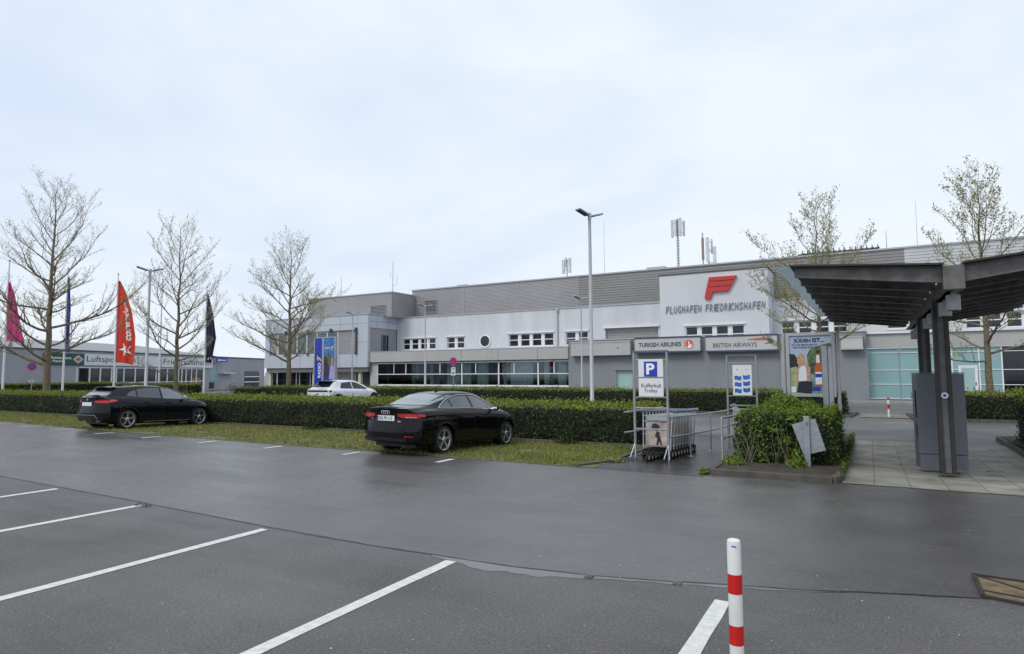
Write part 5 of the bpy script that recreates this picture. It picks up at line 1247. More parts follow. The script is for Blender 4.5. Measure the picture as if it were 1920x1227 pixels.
# ---------------------------------------------------------------- traffic signs
def round_sign(label, X, Y, zc, r, plates=(), az=0, base=None):
    zb = gz(Y); o0 = (X, Y, zb); g = thing('traffic_sign', label, 'traffic sign', o0)
    mb = MB(o0); mb.tube([(X, Y + .03, zb), (X, Y + .03, zc + r)], .03, 8); mb.build('post', M['galv'], g)
    n_ = Vector((math.sin(az), -math.cos(az), 0)); u = Vector((math.cos(az), math.sin(az), 0)); C0 = Vector((X, Y, zc))
    def disc(name, r_, d, m_, par):
        mb = MB(o0); k = 28; mb.add([C0 + n_ * d] + [C0 + n_ * d + u * math.cos(6.2832 * i / k) * r_ + EZ * math.sin(6.2832 * i / k) * r_ for i in range(k)], [(0, 1 + i, 1 + (i + 1) % k) for i in range(k)]); return mb.build(name, m_, par, fix=False)
    mb = MB(o0); k = 28
    a_ = [C0 - n_ * .005 + u * math.cos(6.2832 * i / k) * r + EZ * math.sin(6.2832 * i / k) * r for i in range(k)]; b_ = [p + n_ * .02 for p in a_]
    mb.add(a_ + b_, [tuple(range(k))[::-1], tuple(range(k, 2 * k))] + [(i, (i + 1) % k, k + (i + 1) % k, k + i) for i in range(k)])
    d_ = mb.build('sign_disc', M['red_sign'], g); disc('blue_field', r * .80, .017, M['blue_sign'], d_)
    mb = MB(o0)
    for s_ in (-1, 1):
        dd = (u * s_ + EZ).normalized(); e = dd.cross(n_).normalized(); mb.obox(C0 + n_ * .021, dd * r * .8, e * r * .09, n_ * .002)
    mb.build('cross', M['red_sign'], d_)
    for (zc2, w_, h_) in plates:
        mb = MB(o0); mb.obox(Vector((X, Y, zc2)), u * w_ / 2, n_ * .008, EZ * h_ / 2); p = mb.build('extra_plate', M['white_plastic'], g)
        mb = MB(o0); mb.obox(Vector((X, Y, zc2)) + n_ * .01, u * w_ * .35, n_ * .002, EZ * h_ * .14); mb.build('arrow', M['ink'], p)
pr_ = FP(60, 500)
def gp(px_, py_, z):   # point at height z seen at pixel
    r = vF + vR * ((px_ - 960) / CF) - vU * ((py_ - 613.5) / CF); t = (z - CH) / r.z; return (r.x * t, r.y * t)
a = gp(60, 688, 2.55); round_sign('round red-ringed blue no-stopping sign before the clubhouse wall at far left', a[0] * .87, a[1] * .87, 1.8 + (2.55 - 1.8) * .87, .28, [(1.33 + .1, .30, .14)], R(55))
X, Z = at(850, 678, 38); round_sign('round no-stopping sign with white plates, in front of the glazed band', X, 38, Z, .30, [(Z - .55, .34, .22), (Z - .85, .34, .34)], R(10))
# thin bare post before the teal front
X, Z = at(1685, 650, 44); Zb = 0.0; mb = MB((X, 44, Zb)); mb.tube([(X, 44, Zb), (X, 44, Z)], .045, 8); mb.tube([(X, 44, Z - .55), (X, 44, Z - .1)], .06, 8); tag(mb.build('sign_post', M['galv']), 'thin bare metal post in front of the teal glass front', 'post')
# one-way sign at the annexe
a = cP(s_of(414), cs(0, 4.05)[1], 0); 
pp = Vector((a.x, a.y, 0)) + cn * .3; zc = cs(0, 4.1)[1]; o0 = (pp.x, pp.y, ZG); g = thing('one_way_sign', 'blue direction board with a white left-pointing arrow at the clubhouse end', 'traffic sign', o0)
c_ = Vector((pp.x, pp.y, zc)); mb = MB(o0); mb.obox(c_, cdv * 1.15, cn * .03, EZ * .27); b_ = mb.build('board', M['blue_sign'], g)
mb = MB(o0); mb.obox(c_ + cn * .04 + cdv * .1, cdv * .7, cn * .006, EZ * .07); mb.add([c_ + cn * .045 - cdv * 1.0, c_ + cn * .045 - cdv * .55 - EZ * .2, c_ + cn * .045 - cdv * .55 + EZ * .2], [(0, 1, 2)]); mb.build('arrow', M['white_letter'], b_)
mb = MB(o0); mb.tube([(pp.x, pp.y, ZG), (pp.x, pp.y, zc)], .035, 8); mb.build('post', M['galv'], g)
# bicycle by the annexe
def bicycle(x, y, rot):
    g = thing('bicycle', 'dark bicycle leaning at a rail by the clubhouse end', 'bicycle', (x, y, gz(y)), rot); r = .34
    for xx in (-.52, .52):
        mb = MB(); mb.lathe([(r - .025, -.015), (r, -.01), (r, .01), (r - .025, .015), (r - .025, -.015)], (xx, 0, r), 'y', 24)
        w_ = mb.build('wheel', M['black_rubber'], g)
        mb = MB()
        for k in range(8): t = math.pi * k / 8; mb.tube([(xx + math.cos(t) * r * .95, 0, r + math.sin(t) * r * .95), (xx - math.cos(t) * r * .95, 0, r - math.sin(t) * r * .95)], .004, 3)
        mb.build('spokes', M['galv'], w_)
    mb = MB(); B = (-.08, 0, .30); S_ = (-.22, 0, .82); Hh = (.36, 0, .86)
    for a_, b_ in ((B, S_), (B, (.38, 0, .72)), (S_, Hh), (B, (-.52, 0, r)), (S_, (-.52, 0, r)), ((.36, 0, .92), (.52, 0, r))): mb.tube([a_, b_], .018, 6)
    mb.build('frame', M['ink_grey'], g)
    mb = MB(); mb.tube([(.34, 0, .88), (.34, 0, 1.02)], .012, 6); mb.tube([(.28, -.28, 1.04), (.36, 0, 1.02), (.28, .28, 1.04)], .014, 6); mb.build('handlebar', M['ink'], g)
    mb = MB(); mb.sphere((-.24, 0, .92), .13, 6, (1, .5, .3)); mb.tube([(-.22, 0, .8), (-.24, 0, .9)], .012, 6); mb.build('saddle', M['ink'], g)
bp_ = at(434, 733, 43.0); bicycle(bp_[0], 43.0, R(100))
a = Vector((bp_[0] + .5, 44.2, 0)); rk = thing('bicycle_rail', 'low dark tubular bicycle rail beside the bicycle', 'bicycle rack', (a.x, a.y, ZG))
mb = MB((a.x, a.y, ZG)); d_ = Vector((-.3, .95, 0)) * 2.4; mb.tube([a - d_ + EZ * .62, a + d_ + EZ * .62], .035, 8); mb.build('rail', M['dark_frame'], rk)
for k in (-1, 0, 1): mb = MB((a.x, a.y, ZG)); mb.tube([a + d_ * k * .9 + EZ * ZG, a + d_ * k * .9 + EZ * .62], .03, 6); mb.build('leg', M['dark_frame'], rk)

# ---------------------------------------------------------------- bollards
def bollard(label, X, Y, H, r, bands, z0=0.0):
    o0 = (X, Y, z0); g = thing('bollard', label, 'bollard', o0); mb = MB(o0)
    mb.lathe([(r, -.02), (r, H - .018), (r * .93, H - .006), (r * .7, H), (0, H + .002)], (X, Y, z0), 'z', 32); mb.build('post', M['bollard_white'], g, smooth=True)
    for (a, b) in bands: mb = MB(o0); mb.lathe([(r * .9, a), (r + .0012, a), (r + .0012, b), (r * .9, b)], (X, Y, z0), 'z', 32); mb.build('red_band', M['bollard_red'], g, smooth=True)
    return g
bY = 3.52; bX, bzt = at(1375.5, 1011, bY)
def bz(py_): return at(1375.5, py_, bY)[1]
gb = bollard('white bollard with red bands standing in the foreground by a bay line', bX, bY, bzt, .0355, [(bz(1111), bz(1075)), (bz(1206), bz(1170)), (bz(1300), bz(1265))])
mb = MB((bX, bY, 0)); mb.obox((bX + .006, bY - .0362, bz(1022)), (.012, 0, 0), (0, .0006, 0), (0, 0, .003)); mb.build('sticker', M['blue_sign'], gb)
X = .66; H = .83; bollard('small red and white bollard on the far road island before the teal front', X, 31.4, H, .045, [(H * .0 + .83 * .42, H * .66), (H * .88, H * 1.0)], gz(31.4))

# ---------------------------------------------------------------- steel shelter
CN = (1.15, 13.64, 0)
SH = thing('shelter', 'dark steel butterfly-roof shelter on H-section posts at the right', 'shelter', CN)
gxc = 1.15; yA, yB = 11.3, 22.0; zg = 3.36
def slope(x): return zg + (.075 * (gxc - x) if x < gxc else .105 * (x - gxc))
def post(Y, lab):
    mb = MB(CN); w = .118; z1 = 3.06
    mb.box(gxc - w, gxc - w + .066, Y - .12, Y + .12, .0, z1); mb.box(gxc + w - .066, gxc + w, Y - .12, Y + .12, .0, z1)
    o = mb.build('post', M['steel_brown'], SH, bevel=.006)
    mb = MB(CN); mb.box(gxc - w + .068, gxc + w - .068, Y - .06, Y + .06, .0, z1); mb.build('web', M['steel_mid'], o)
    mb = MB(CN); mb.box(gxc - .15, gxc + .15, Y - .15, Y + .15, .004, .018); mb.build('base_plate', M['steel_brown'], o)
    return o
p0_ = post(13.64, 0); post(17.7, 0)
mb = MB(CN); mb.lathe([(0, -.004), (.055, -.004), (.055, .0), (0, .0)], (gxc + .0, 13.52, 1.38), 'y', 20); mb.build('sticker', M['white_plastic'], p0_)
mb = MB(CN); mb.lathe([(0, -.003), (.026, -.003), (.026, .0), (0, .0)], (gxc + .0, 13.515, 1.38), 'y', 16); mb.build('sticker_print', M['blue_sign'], p0_)
mb = MB(CN); mb.box(gxc - .05, gxc + .05, yA + .2, yB, 3.05, zg - .02); mb.box(gxc - .14, gxc + .14, yA + .2, yB, 3.05, 3.08); mb.build('ridge_beam', M['steel_dark'], SH)
mb = MB(CN); mb.box(gxc - .135, gxc + .135, yA - .05, yA + .18, 3.02, zg + .02); mb.build('end_bracket', M['steel_dark'], SH, bevel=.008)
N_ = 10; xl, xr_ = -1.02, 3.55
def wing_beam(Y, x0, x1):
    mb = MB(CN); th = .035; s_ = 1 if x1 > x0 else -1
    for (ua, ub) in ((0, 1),):
        xa, xb2 = x0, x1; za, zb_ = slope(xa), slope(xb2); da, db = .215, .125
        y0_, y1_ = Y - th / 2, Y + th / 2
        mb.add([(xa, y0_, za - da), (xb2, y0_, zb_ - db), (xb2, y0_, zb_), (xa, y0_, za), (xa, y1_, za - da), (xb2, y1_, zb_ - db), (xb2, y1_, zb_), (xa, y1_, za)],
               [(0, 1, 2, 3), (7, 6, 5, 4), (0, 4, 5, 1), (3, 2, 6, 7), (0, 3, 7, 4), (1, 5, 6, 2)])
        # flanges
        for (oa, ob) in ((0, 0), (-da - .018, -db - .018)):
            y0f, y1f = Y - .05, Y + .05
            mb.add([(xa, y0f, za + oa), (xb2, y0f, zb_ + ob), (xb2, y1f, zb_ + ob), (xa, y1f, za + oa), (xa, y0f, za + oa + .018), (xb2, y0f, zb_ + ob + .018), (xb2, y1f, zb_ + ob + .018), (xa, y1f, za + oa + .018)],
                   [(0, 1, 2, 3)[::-1], (4, 5, 6, 7), (0, 1, 5, 4), (1, 2, 6, 5), (2, 3, 7, 6), (3, 0, 4, 7)])
    o = mb.build('wing_beam', M['steel_dark'], SH)
    mb = MB(CN); c_ = x0 + (x1 - x0) * .14
    mb.box(x0, c_, Y - .029, Y - .019, slope(x0) - .20, min(slope(x0), slope(c_)) - .01)
    for (dx, dz) in ((.04, -.05), (.04, -.15), (.2, -.05), (.2, -.15)):
        X_ = x0 + s_ * dx; mb.lathe([(0, -.012), (.016, -.012), (.016, 0), (0, 0)], (X_, Y - .029, slope(x0) + dz), 'y', 8)
    mb.build('splice_plate', M['steel_dark'], o)
for i in range(N_):
    Y = yA + .07 + (yB - yA - .14) * i / (N_ - 1)
    wing_beam(Y, gxc - .13, xl); wing_beam(Y, gxc + .13, xr_)
def skin(name, x0, x1, m_, dz=.02, th=.028, wave=True):
    mb = MB(CN); n = 90 if wave else 1
    xs_ = [x0, x1]
    for i in range(n):
        ya, yb2 = yA - .12 + (yB - yA + .24) * i / n, yA - .12 + (yB - yA + .24) * (i + 1) / n
        h0 = .014 if (wave and i % 2) else 0
        mb.add([(x0, ya, slope(x0) + dz + h0), (x1, ya, slope(x1) + dz + h0), (x1, yb2, slope(x1) + dz + h0), (x0, yb2, slope(x0) + dz + h0),
                (x0, ya, slope(x0) + dz + th + h0), (x1, ya, slope(x1) + dz + th + h0), (x1, yb2, slope(x1) + dz + th + h0), (x0, yb2, slope(x0) + dz + th + h0)],
               [(0, 3, 2, 1), (4, 5, 6, 7), (0, 1, 5, 4), (1, 2, 6, 5), (2, 3, 7, 6), (3, 0, 4, 7)])
    mb.build(name, m_, SH, fix=False)
skin('roof_deck', xl - .06, gxc - .12, M['steel_brown']); skin('roof_deck', gxc + .12, xr_ + .1, M['steel_brown'])
mb = MB(CN)
for i in range(9):
    ya = yA + .05 + (yB - yA - .1) * i / 9; yb2 = yA + .05 + (yB - yA - .1) * (i + 1) / 9 - .03
    mb.obox(((xl - .175), (ya + yb2) / 2, slope(xl - .175) + .03), (.105, 0, -.008), (0, (yb2 - ya) / 2, 0), (0, 0, .006))
mb.build('glass_edge', M['canopy_glass'], SH)
mb = MB(CN)
for k in range(1, 6):
    X_ = gxc - .13 + (xl - gxc + .13) * k / 6; mb.box(X_ - .02, X_ + .02, yA + .12, yB - .12, slope(X_) - .03, slope(X_) + .012)
    X_ = gxc + .13 + (xr_ - gxc - .13) * k / 6; mb.box(X_ - .02, X_ + .02, yA + .12, yB - .12, slope(X_) - .03, slope(X_) + .012)
mb.build('purlin', M['steel_dark'], SH)
# cylinder lamps under the ridge beam
for i in range(9):
    Y = yA + .62 + (yB - yA - 1.0) * i / 8
    mb = MB(CN); x_ = gxc + .02; mb.lathe([(.0, 2.76), (.095, 2.76), (.098, 2.765), (.098, 2.995), (.095, 3.0), (.03, 3.0), (.03, 3.06), (0, 3.06)], (x_ + .02, Y, 0), 'z', 20); o = mb.build('downlight', M['drum_grey'], SH, smooth=True)
    mb = MB(CN); mb.lathe([(0, 2.752), (.08, 2.752), (.08, 2.759), (0, 2.759)], (x_ + .02, Y, 0), 'z', 20); mb.build('lens', M['lamp_dark'], o)

# grey cabinet behind the post
cb = thing('ticket_cabinet', 'tall dark grey metal cabinet on the paving behind the shelter post', 'cabinet', (1.14, 14.4, 0), R(0))
mb = MB((1.14, 14.4, 0)); A = Vector((.76, 14.12, 0)); B_ = Vector((1.52, 14.20, 0)); dn = Vector((-.05, .36, 0))
def prism4(mb, a, b, d, z0, z1): mb.add([a + EZ * z0, b + EZ * z0, b + d + EZ * z0, a + d + EZ * z0, a + EZ * z1, b + EZ * z1, b + d + EZ * z1, a + d + EZ * z1], [(0, 3, 2, 1), (4, 5, 6, 7), (0, 1, 5, 4), (1, 2, 6, 5), (2, 3, 7, 6), (3, 0, 4, 7)])
prism4(mb, A, B_, dn, .27, 1.76); mb.build('housing', M['cabinet'], cb, bevel=.012)
mb = MB((1.14, 14.4, 0)); prism4(mb, A + EX * .005, B_ - EX * .005, dn, .0, .262); mb.build('plinth', M['cabinet'], cb, bevel=.01)
mb = MB((1.14, 14.4, 0)); prism4(mb, A - EX * .01 + EY * .02, B_ + EX * .01 + EY * .02, dn, 1.765, 1.785); mb.build('top', M['cabinet'], cb)
mb = MB((1.14, 14.4, 0)); c_ = A + dn * .5 + EZ * 1.2; mb.obox(c_ - EX * .012, (.01, 0, 0), (0, .12, 0), (0, 0, .25)); mb.obox(c_ - EX * .012 - EZ * .5, (.01, 0, 0), (0, .10, 0), (0, 0, .12)); mb.build('side_panel', M['steel_mid'], cb)
# small floor grate near the post
fg = thing('floor_grate', 'small dark floor grate in the slabs right of the cabinet', 'drain grate', (1.9, 14.2, 0)); mb = MB((1.9, 14.2, 0))
mb.box(1.78, 2.02, 14.14, 14.28, .0, .014); mb.build('frame', M['steel_mid'], fg); mb = MB((1.9, 14.2, 0))
for k in range(6): mb.box(1.80 + k * .035, 1.815 + k * .035, 14.155, 14.265, .0145, .018)
mb.build('bars', M['steel_dark'], fg)

# ---------------------------------------------------------------- poster case
PY = 21.0
def pq(x, y): return at(x, y, PY)
o0 = (pq(1517, 700)[0], PY, -.06); PC = thing('poster_case', 'tall poster display case on paired grey posts, drinks poster reading SÜDEN IST', 'poster case', o0)
zt = pq(1517, 624)[1]; zb = pq(1517, 744)[1]
for xx in (1470.5, 1572): X = pq(xx, 700)[0]; mb = MB(o0); mb.tube([(X, PY + .05, -.06), (X, PY + .05, zt + .02)], .052, 12); mb.build('post', M['lamp_grey'], PC, smooth=True)
x0 = pq(1475.5, 700)[0]; x1 = pq(1567, 700)[0]; f = .09
mb = MB(o0); mb.box(x0, x0 + f, PY - .06, PY + .14, zb, zt); mb.box(x1 - f, x1, PY - .06, PY + .14, zb, zt); mb.box(x0 + f, x1 - f, PY - .06, PY + .14, zt - f, zt); mb.box(x0 + f, x1 - f, PY - .06, PY + .14, zb, zb + f)
mb.box(x0 + .01, x1 - .01, PY + .10, PY + .13, zb + .02, zt - .02); mb.build('case_frame', M['lamp_grey'], PC)
px0, px1, pz0, pz1 = x0 + f, x1 - f, zb + f, zt - f; W_, H_ = px1 - px0, pz1 - pz0
mb = MB(o0); mb.box(px0, px1, PY - .02, PY + .09, pz0, pz1); ps = mb.build('poster', mat('poster_sky', (.38, .47, .60), .4, var=.1, vs=1), PC)
def art(name, pts, m_, k): mb = MB(o0); mb.add([(px0 + W_ * p[0], PY - .022 - .0015 * k, pz0 + H_ * p[1]) for p in pts], [tuple(range(len(pts)))]); mb.build(name, m_, ps, fix=False)
def ell(cx, cz, rx, rz, n=18, wob=0): return [(cx + rx * math.cos(6.2832 * i / n) * (1 + wob * math.sin(i * 2.7)), cz + rz * math.sin(6.2832 * i / n) * (1 + wob * math.cos(i * 3.3))) for i in range(n)]
art('lake', [(0, 0), (1, 0), (1, .55), (.6, .48), (0, .46)], mat('poster_lake', (.16, .26, .24), .4, var=.4, vs=5), 0)
art('dark_hill', [(0, .28), (0, .69), (.12, .68), (.2, .6), (.22, .3)], mat('poster_dark', (.02, .02, .035), .4, var=.4, vs=8), 1)
art('trees', [(.45, .35), (.42, .66), (.5, .76), (.62, .80), (.8, .84), (1, .87), (1, .3), (.7, .3)], mat('poster_trees', (.09, .14, .07), .4, var=.7, vs=7), 1)
art('meadow', [(.0, .0), (.0, .44), (.15, .47), (.3, .36), (.28, 0)], mat('poster_meadow', (.32, .38, .20), .4, var=.3, vs=9), 2)
art('hair', ell(.275, .575, .095, .125, 26, .16), mat('poster_hair', (.50, .33, .15), .5, var=.3, vs=20), 3)
art('arm', [(.14, .18), (.20, .46), (.27, .52), (.40, .52), (.50, .44), (.47, .2), (.40, .05), (.36, .2), (.24, .2), (.2, .1)], mat('poster_skin', (.50, .30, .20), .5, var=.15, vs=10), 4)
art('face', ell(.285, .605, .042, .058), mat('poster_face', (.56, .33, .24), .5, var=.1, vs=9), 5)
art('white_top', [(.20, .2), (.22, .42), (.27, .47), (.38, .48), (.40, .36), (.40, .2)], mat('poster_top', (.72, .74, .78), .5, var=.05), 6)
art('skirt', [(.15, .02), (.2, .21), (.40, .22), (.53, .2), (.5, .0)], mat('poster_skirt', (.015, .017, .03), .5), 7)
art('bottle_glass', [(.60, .13), (.60, .44), (.63, .50), (.645, .62), (.65, .72), (.71, .72), (.715, .62), (.73, .5), (.76, .44), (.76, .13)], mat('poster_bottle', (.50, .10, .015), .3, var=.2, vs=10), 4)
art('bottle_label', [(.605, .16), (.605, .37), (.755, .37), (.755, .16)], M['white_plastic'], 5)
art('bottle_neck_label', [(.635, .53), (.645, .66), (.715, .66), (.725, .53)], M['white_plastic'], 5)
art('bottle_band', [(.605, .28), (.605, .34), (.755, .34), (.755, .28)], M['blue_sign'], 6)
art('bottle_top', [(.645, .69), (.65, .74), (.71, .74), (.715, .69)], M['ink'], 6)
art('glass', [(.52, .05), (.54, .12), (.70, .12), (.72, .05)], M['blue_sign'], 6)
art('info_box', [(.02, .02), (.02, .12), (.14, .12), (.14, .02)], M['white_plastic'], 8)
mb = MB(o0)
put_text(mb, 'SÜDEN', (px0 + .12 * W_, PY - .034, pz0 + .885 * H_), EX, EZ, .40 * W_, .075 * H_, -EY, 0, .03); put_text(mb, 'IST...', (px0 + .56 * W_, PY - .034, pz0 + .885 * H_), EX, EZ, .28 * W_, .07 * H_, -EY, 0, .03)
put_text(mb, 'WO DIE MENSCHEN SO', (px0 + .06 * W_, PY - .034, pz0 + .83 * H_), EX, EZ, .62 * W_, .026 * H_, -EY, 0, .015); put_text(mb, 'BESONDERS SIND WIE', (px0 + .1 * W_, PY - .034, pz0 + .785 * H_), EX, EZ, .62 * W_, .026 * H_, -EY, 0, .015)
mb.build('lettering', mat('poster_ink', (.03, .035, .10), .5), ps, fix=False)
# flat grey pillar in front
CY = 17.0; a = at(1539.5, 648, CY); b = at(1559, 648, CY); o0 = ((a[0] + b[0]) / 2, CY, 0); gpil = thing('sign_pillar', 'narrow grey metal pillar standing before the poster case', 'pillar', o0)
mb = MB(o0); mb.box(a[0], b[0] - .10, CY, CY + .22, -.02, a[1]); mb.build('body', M['galv'], gpil, bevel=.01)
mb = MB(o0); mb.box(b[0] - .095, b[0], CY + .03, CY + .20, -.02, a[1] - .02); mb.build('side', M['lamp_grey'], gpil, bevel=.01)
mb = MB(o0); mb.box(a[0] - .01, b[0] + .01, CY - .01, CY + .23, a[1] + .002, a[1] + .02); mb.build('cap', M['steel_mid'], gpil)
for z in (.9, 1.6): mb = MB(o0); mb.box(b[0], b[0] + .06, CY + .08, CY + .12, z, z + .03); mb.build('clip', M['lamp_grey'], gpil)

# ---------------------------------------------------------------- litter bin
bx, by = -1.07, 13.12; o0 = (bx, by, .03); LB = thing('litter_bin', 'tilted grey sheet-metal litter bin hung on a short post at the island', 'litter bin', o0)
mb = MB(o0); mb.box(bx - .05, bx + .05, by - .05, by + .0, .03, .98); mb.build('post', M['galv'], LB, bevel=.006)
mb = MB(o0); mb.box(bx - .012, bx + .03, by - .06, by - .052, .80, .87); mb.build('lock', M['steel_mid'], LB)
mb = MB(o0); rot = Matrix.Rotation(R(-17), 4, 'Y'); poly = [(-.20, .01), (.21, .01)] + [(.005 + .205 * math.cos(t), .01 + .25 * math.sin(t)) for t in [math.pi * k / 12 for k in range(1, 12)]]
C0 = Vector((bx + .03, by + .01, .58))
def bp2(p, z): return C0 + rot @ Vector((p[0] * (1 + .12 * z), p[1], z))
n = len(poly); inner = [(p[0] * .96, p[1] * .94 + .008) for p in poly]
vs = [bp2(p, -.30) for p in poly] + [bp2(p, .30) for p in poly] + [bp2(p, .30) for p in inner] + [bp2(p, -.28) for p in inner]
fs = [tuple(range(n))[::-1]] + [(i, (i + 1) % n, n + (i + 1) % n, n + i) for i in range(n)] + [(n + i, n + (i + 1) % n, 2 * n + (i + 1) % n, 2 * n + i) for i in range(n)] + [(2 * n + i, 2 * n + (i + 1) % n, 3 * n + (i + 1) % n, 3 * n + i) for i in range(n)] + [tuple(range(3 * n, 4 * n))]
mb.add(vs, fs); mb.build('bin_body', M['galv'], LB)

# ---------------------------------------------------------------- trolley bay: sign frames, rails, luggage trolleys
def sign_frame(label, xL, xR, Y, H, build):
    zb = gz(Y); o0 = ((xL + xR) / 2, Y, zb); g = thing('information_sign', label, 'sign', o0)
    for x in (xL, xR): mb = MB(o0); mb.tube([(x, Y, zb), (x, Y, H)], .028, 8); mb.build('post', M['galv'], g)
    mb = MB(o0); mb.box(xL - .03, xR + .03, Y - .035, Y + .035, H, H + .03); mb.build('top_bar', M['steel_mid'], g)
    build(g, o0, xL, xR, Y, H); return g
def frA(g, o0, xL, xR, Y, H):
    m_ = (xL + xR) / 2 + .02; w = .27
    for z in (2.09, 1.71, 1.28, 1.05, .60): mb = MB(o0); mb.tube([(xL, Y, z), (xR, Y, z)], .012 if z > 1.1 else .018, 6); mb.build('cross_bar', M['galv'], g)
    mb = MB(o0); mb.box(m_ - w, m_ + w, Y - .035, Y - .02, 1.72, 2.10); o = mb.build('parking_panel', M['white_plastic'], g)
    mb = MB(o0); mb.box(m_ - .145, m_ + .145, Y - .040, Y - .036, 1.725, 2.05); b_ = mb.build('blue_square', M['blue_sign'], o)
    mb = MB(o0); put_text(mb, 'P', (m_ - .095, Y - .0425, 1.77), EX, EZ, .185, .24, -EY, 0, .035); mb.build('lettering', M['white_letter'], b_, fix=False)
    mb = MB(o0); mb.box(m_ - w, m_ + w, Y - .035, Y - .02, 1.30, 1.69); o = mb.build('text_panel', M['white_plastic'], g)
    mb = MB(o0); put_text(mb, 'Kofferkuli', (m_ - .21, Y - .037, 1.49), EX, EZ, .43, .088, -EY, 0, .012); put_text(mb, 'Trolley', (m_ - .15, Y - .037, 1.36), EX, EZ, .29, .105, -EY, 0, .012); mb.build('lettering', M['ink_grey'], o, fix=False)
    for x in (xL, xR):
        for s_ in (-1, 1): mb = MB(o0); mb.tube([(x, Y, .3), (x + s_ * .06, Y - .16, .0)], .014, 6); mb.build('brace', M['galv'], g)
    for z in (.98, .55): mb = MB(o0); mb.tube([(xL - .16, Y - .22, z - .02), (xL, Y, z), (xL + .1, Y + 1.8, z)], .018, 6); mb.build('side_rail', M['galv'], g)
sign_frame('galvanised frame with the parking P sign and the Kofferkuli Trolley panel', -4.47, -3.74, 13.25, 2.26, frA)
def frB(g, o0, xL, xR, Y, H):
    m_ = (xL + xR) / 2 + .02; w = .235
    for z in (2.05, 1.68, 1.2): mb = MB(o0); mb.tube([(xL, Y, z), (xR, Y, z)], .012, 6); mb.build('cross_bar', M['galv'], g)
    mb = MB(o0); mb.box(m_ - w, m_ + w, Y - .035, Y - .02, 1.22, 2.0); o = mb.build('map_panel', M['white_plastic'], g)
    mb = MB(o0)
    for i in range(3):
        for j in range(2):
            x0 = m_ - .19 + j * .21; z0 = 1.28 + i * .165 + j * .02
            tp = [(x0 + .17 * k / 6, z0 + .105 + .012 * math.sin(k * 1.1 + j * 2)) for k in range(7)]; bt = [(x0 + .17 * k / 6, z0 + .012 * math.sin(k * 1.1 + j * 2)) for k in range(7)]
            mb = MB(o0)
            for k in range(6): mb.quad((bt[k][0], Y - .037, bt[k][1]), (bt[k + 1][0], Y - .037, bt[k + 1][1]), (tp[k + 1][0], Y - .037, tp[k + 1][1]), (tp[k][0], Y - .037, tp[k][1]))
            mb.build('blue_ticket', M['ticket_blue'] if 'ticket_blue' in M else mk('ticket_blue', (.02, .13, .50), .4, var=.25, vs=9), o, fix=False)
    mb = MB(o0); mb.box(m_ - .14, m_ - .10, Y - .037, Y - .036, 1.87, 1.89); mb.box(m_ + .1, m_ + .14, Y - .037, Y - .036, 1.88, 1.895)
    mb.build('small_print', M['ticket_blue'], o, fix=False)
sign_frame('galvanised frame with a white panel of six blue ticket pictures', -3.24, -2.52, 17.1, 2.24, frB)
def rail(label, pts, posts):
    zb = gz(pts[0][1]); o0 = (pts[0][0], pts[0][1], zb); g = thing('handrail', label, 'handrail', o0, 0, 'handrails of the trolley bay')
    for z in (.92, .50):
        mb = MB(o0); mb.tube([(x, y, gz(y) + z) for x, y in pts], .021, 8); mb.build('rail', M['rail_steel'], g, smooth=True)
    for x, y in posts:
        mb = MB(o0); mb.tube([(x, y, gz(y)), (x, y, gz(y) + .92)], .02, 8); mb.lathe([(.06, 0), (.06, .012), (.02, .02)], (x, y, gz(y)), 'z', 12); mb.build('rail_post', M['rail_steel'], g)
rail('steel handrail between the two trolley lanes', [(-3.72, 13.3), (-3.50, 15.6), (-3.36, 17.2), (-3.34, 19)], [(-3.58, 14.45), (-3.44, 15.9), (-3.34, 18.9)])
rail('steel handrail along the island bush', [(-2.74, 13.7), (-2.66, 15.4), (-2.55, 17.6)], [(-2.74, 13.72), (-2.6, 16.6)])
adm = mat('trolley_ad', (.42, .34, .30), .45, var=.35, vs=6)
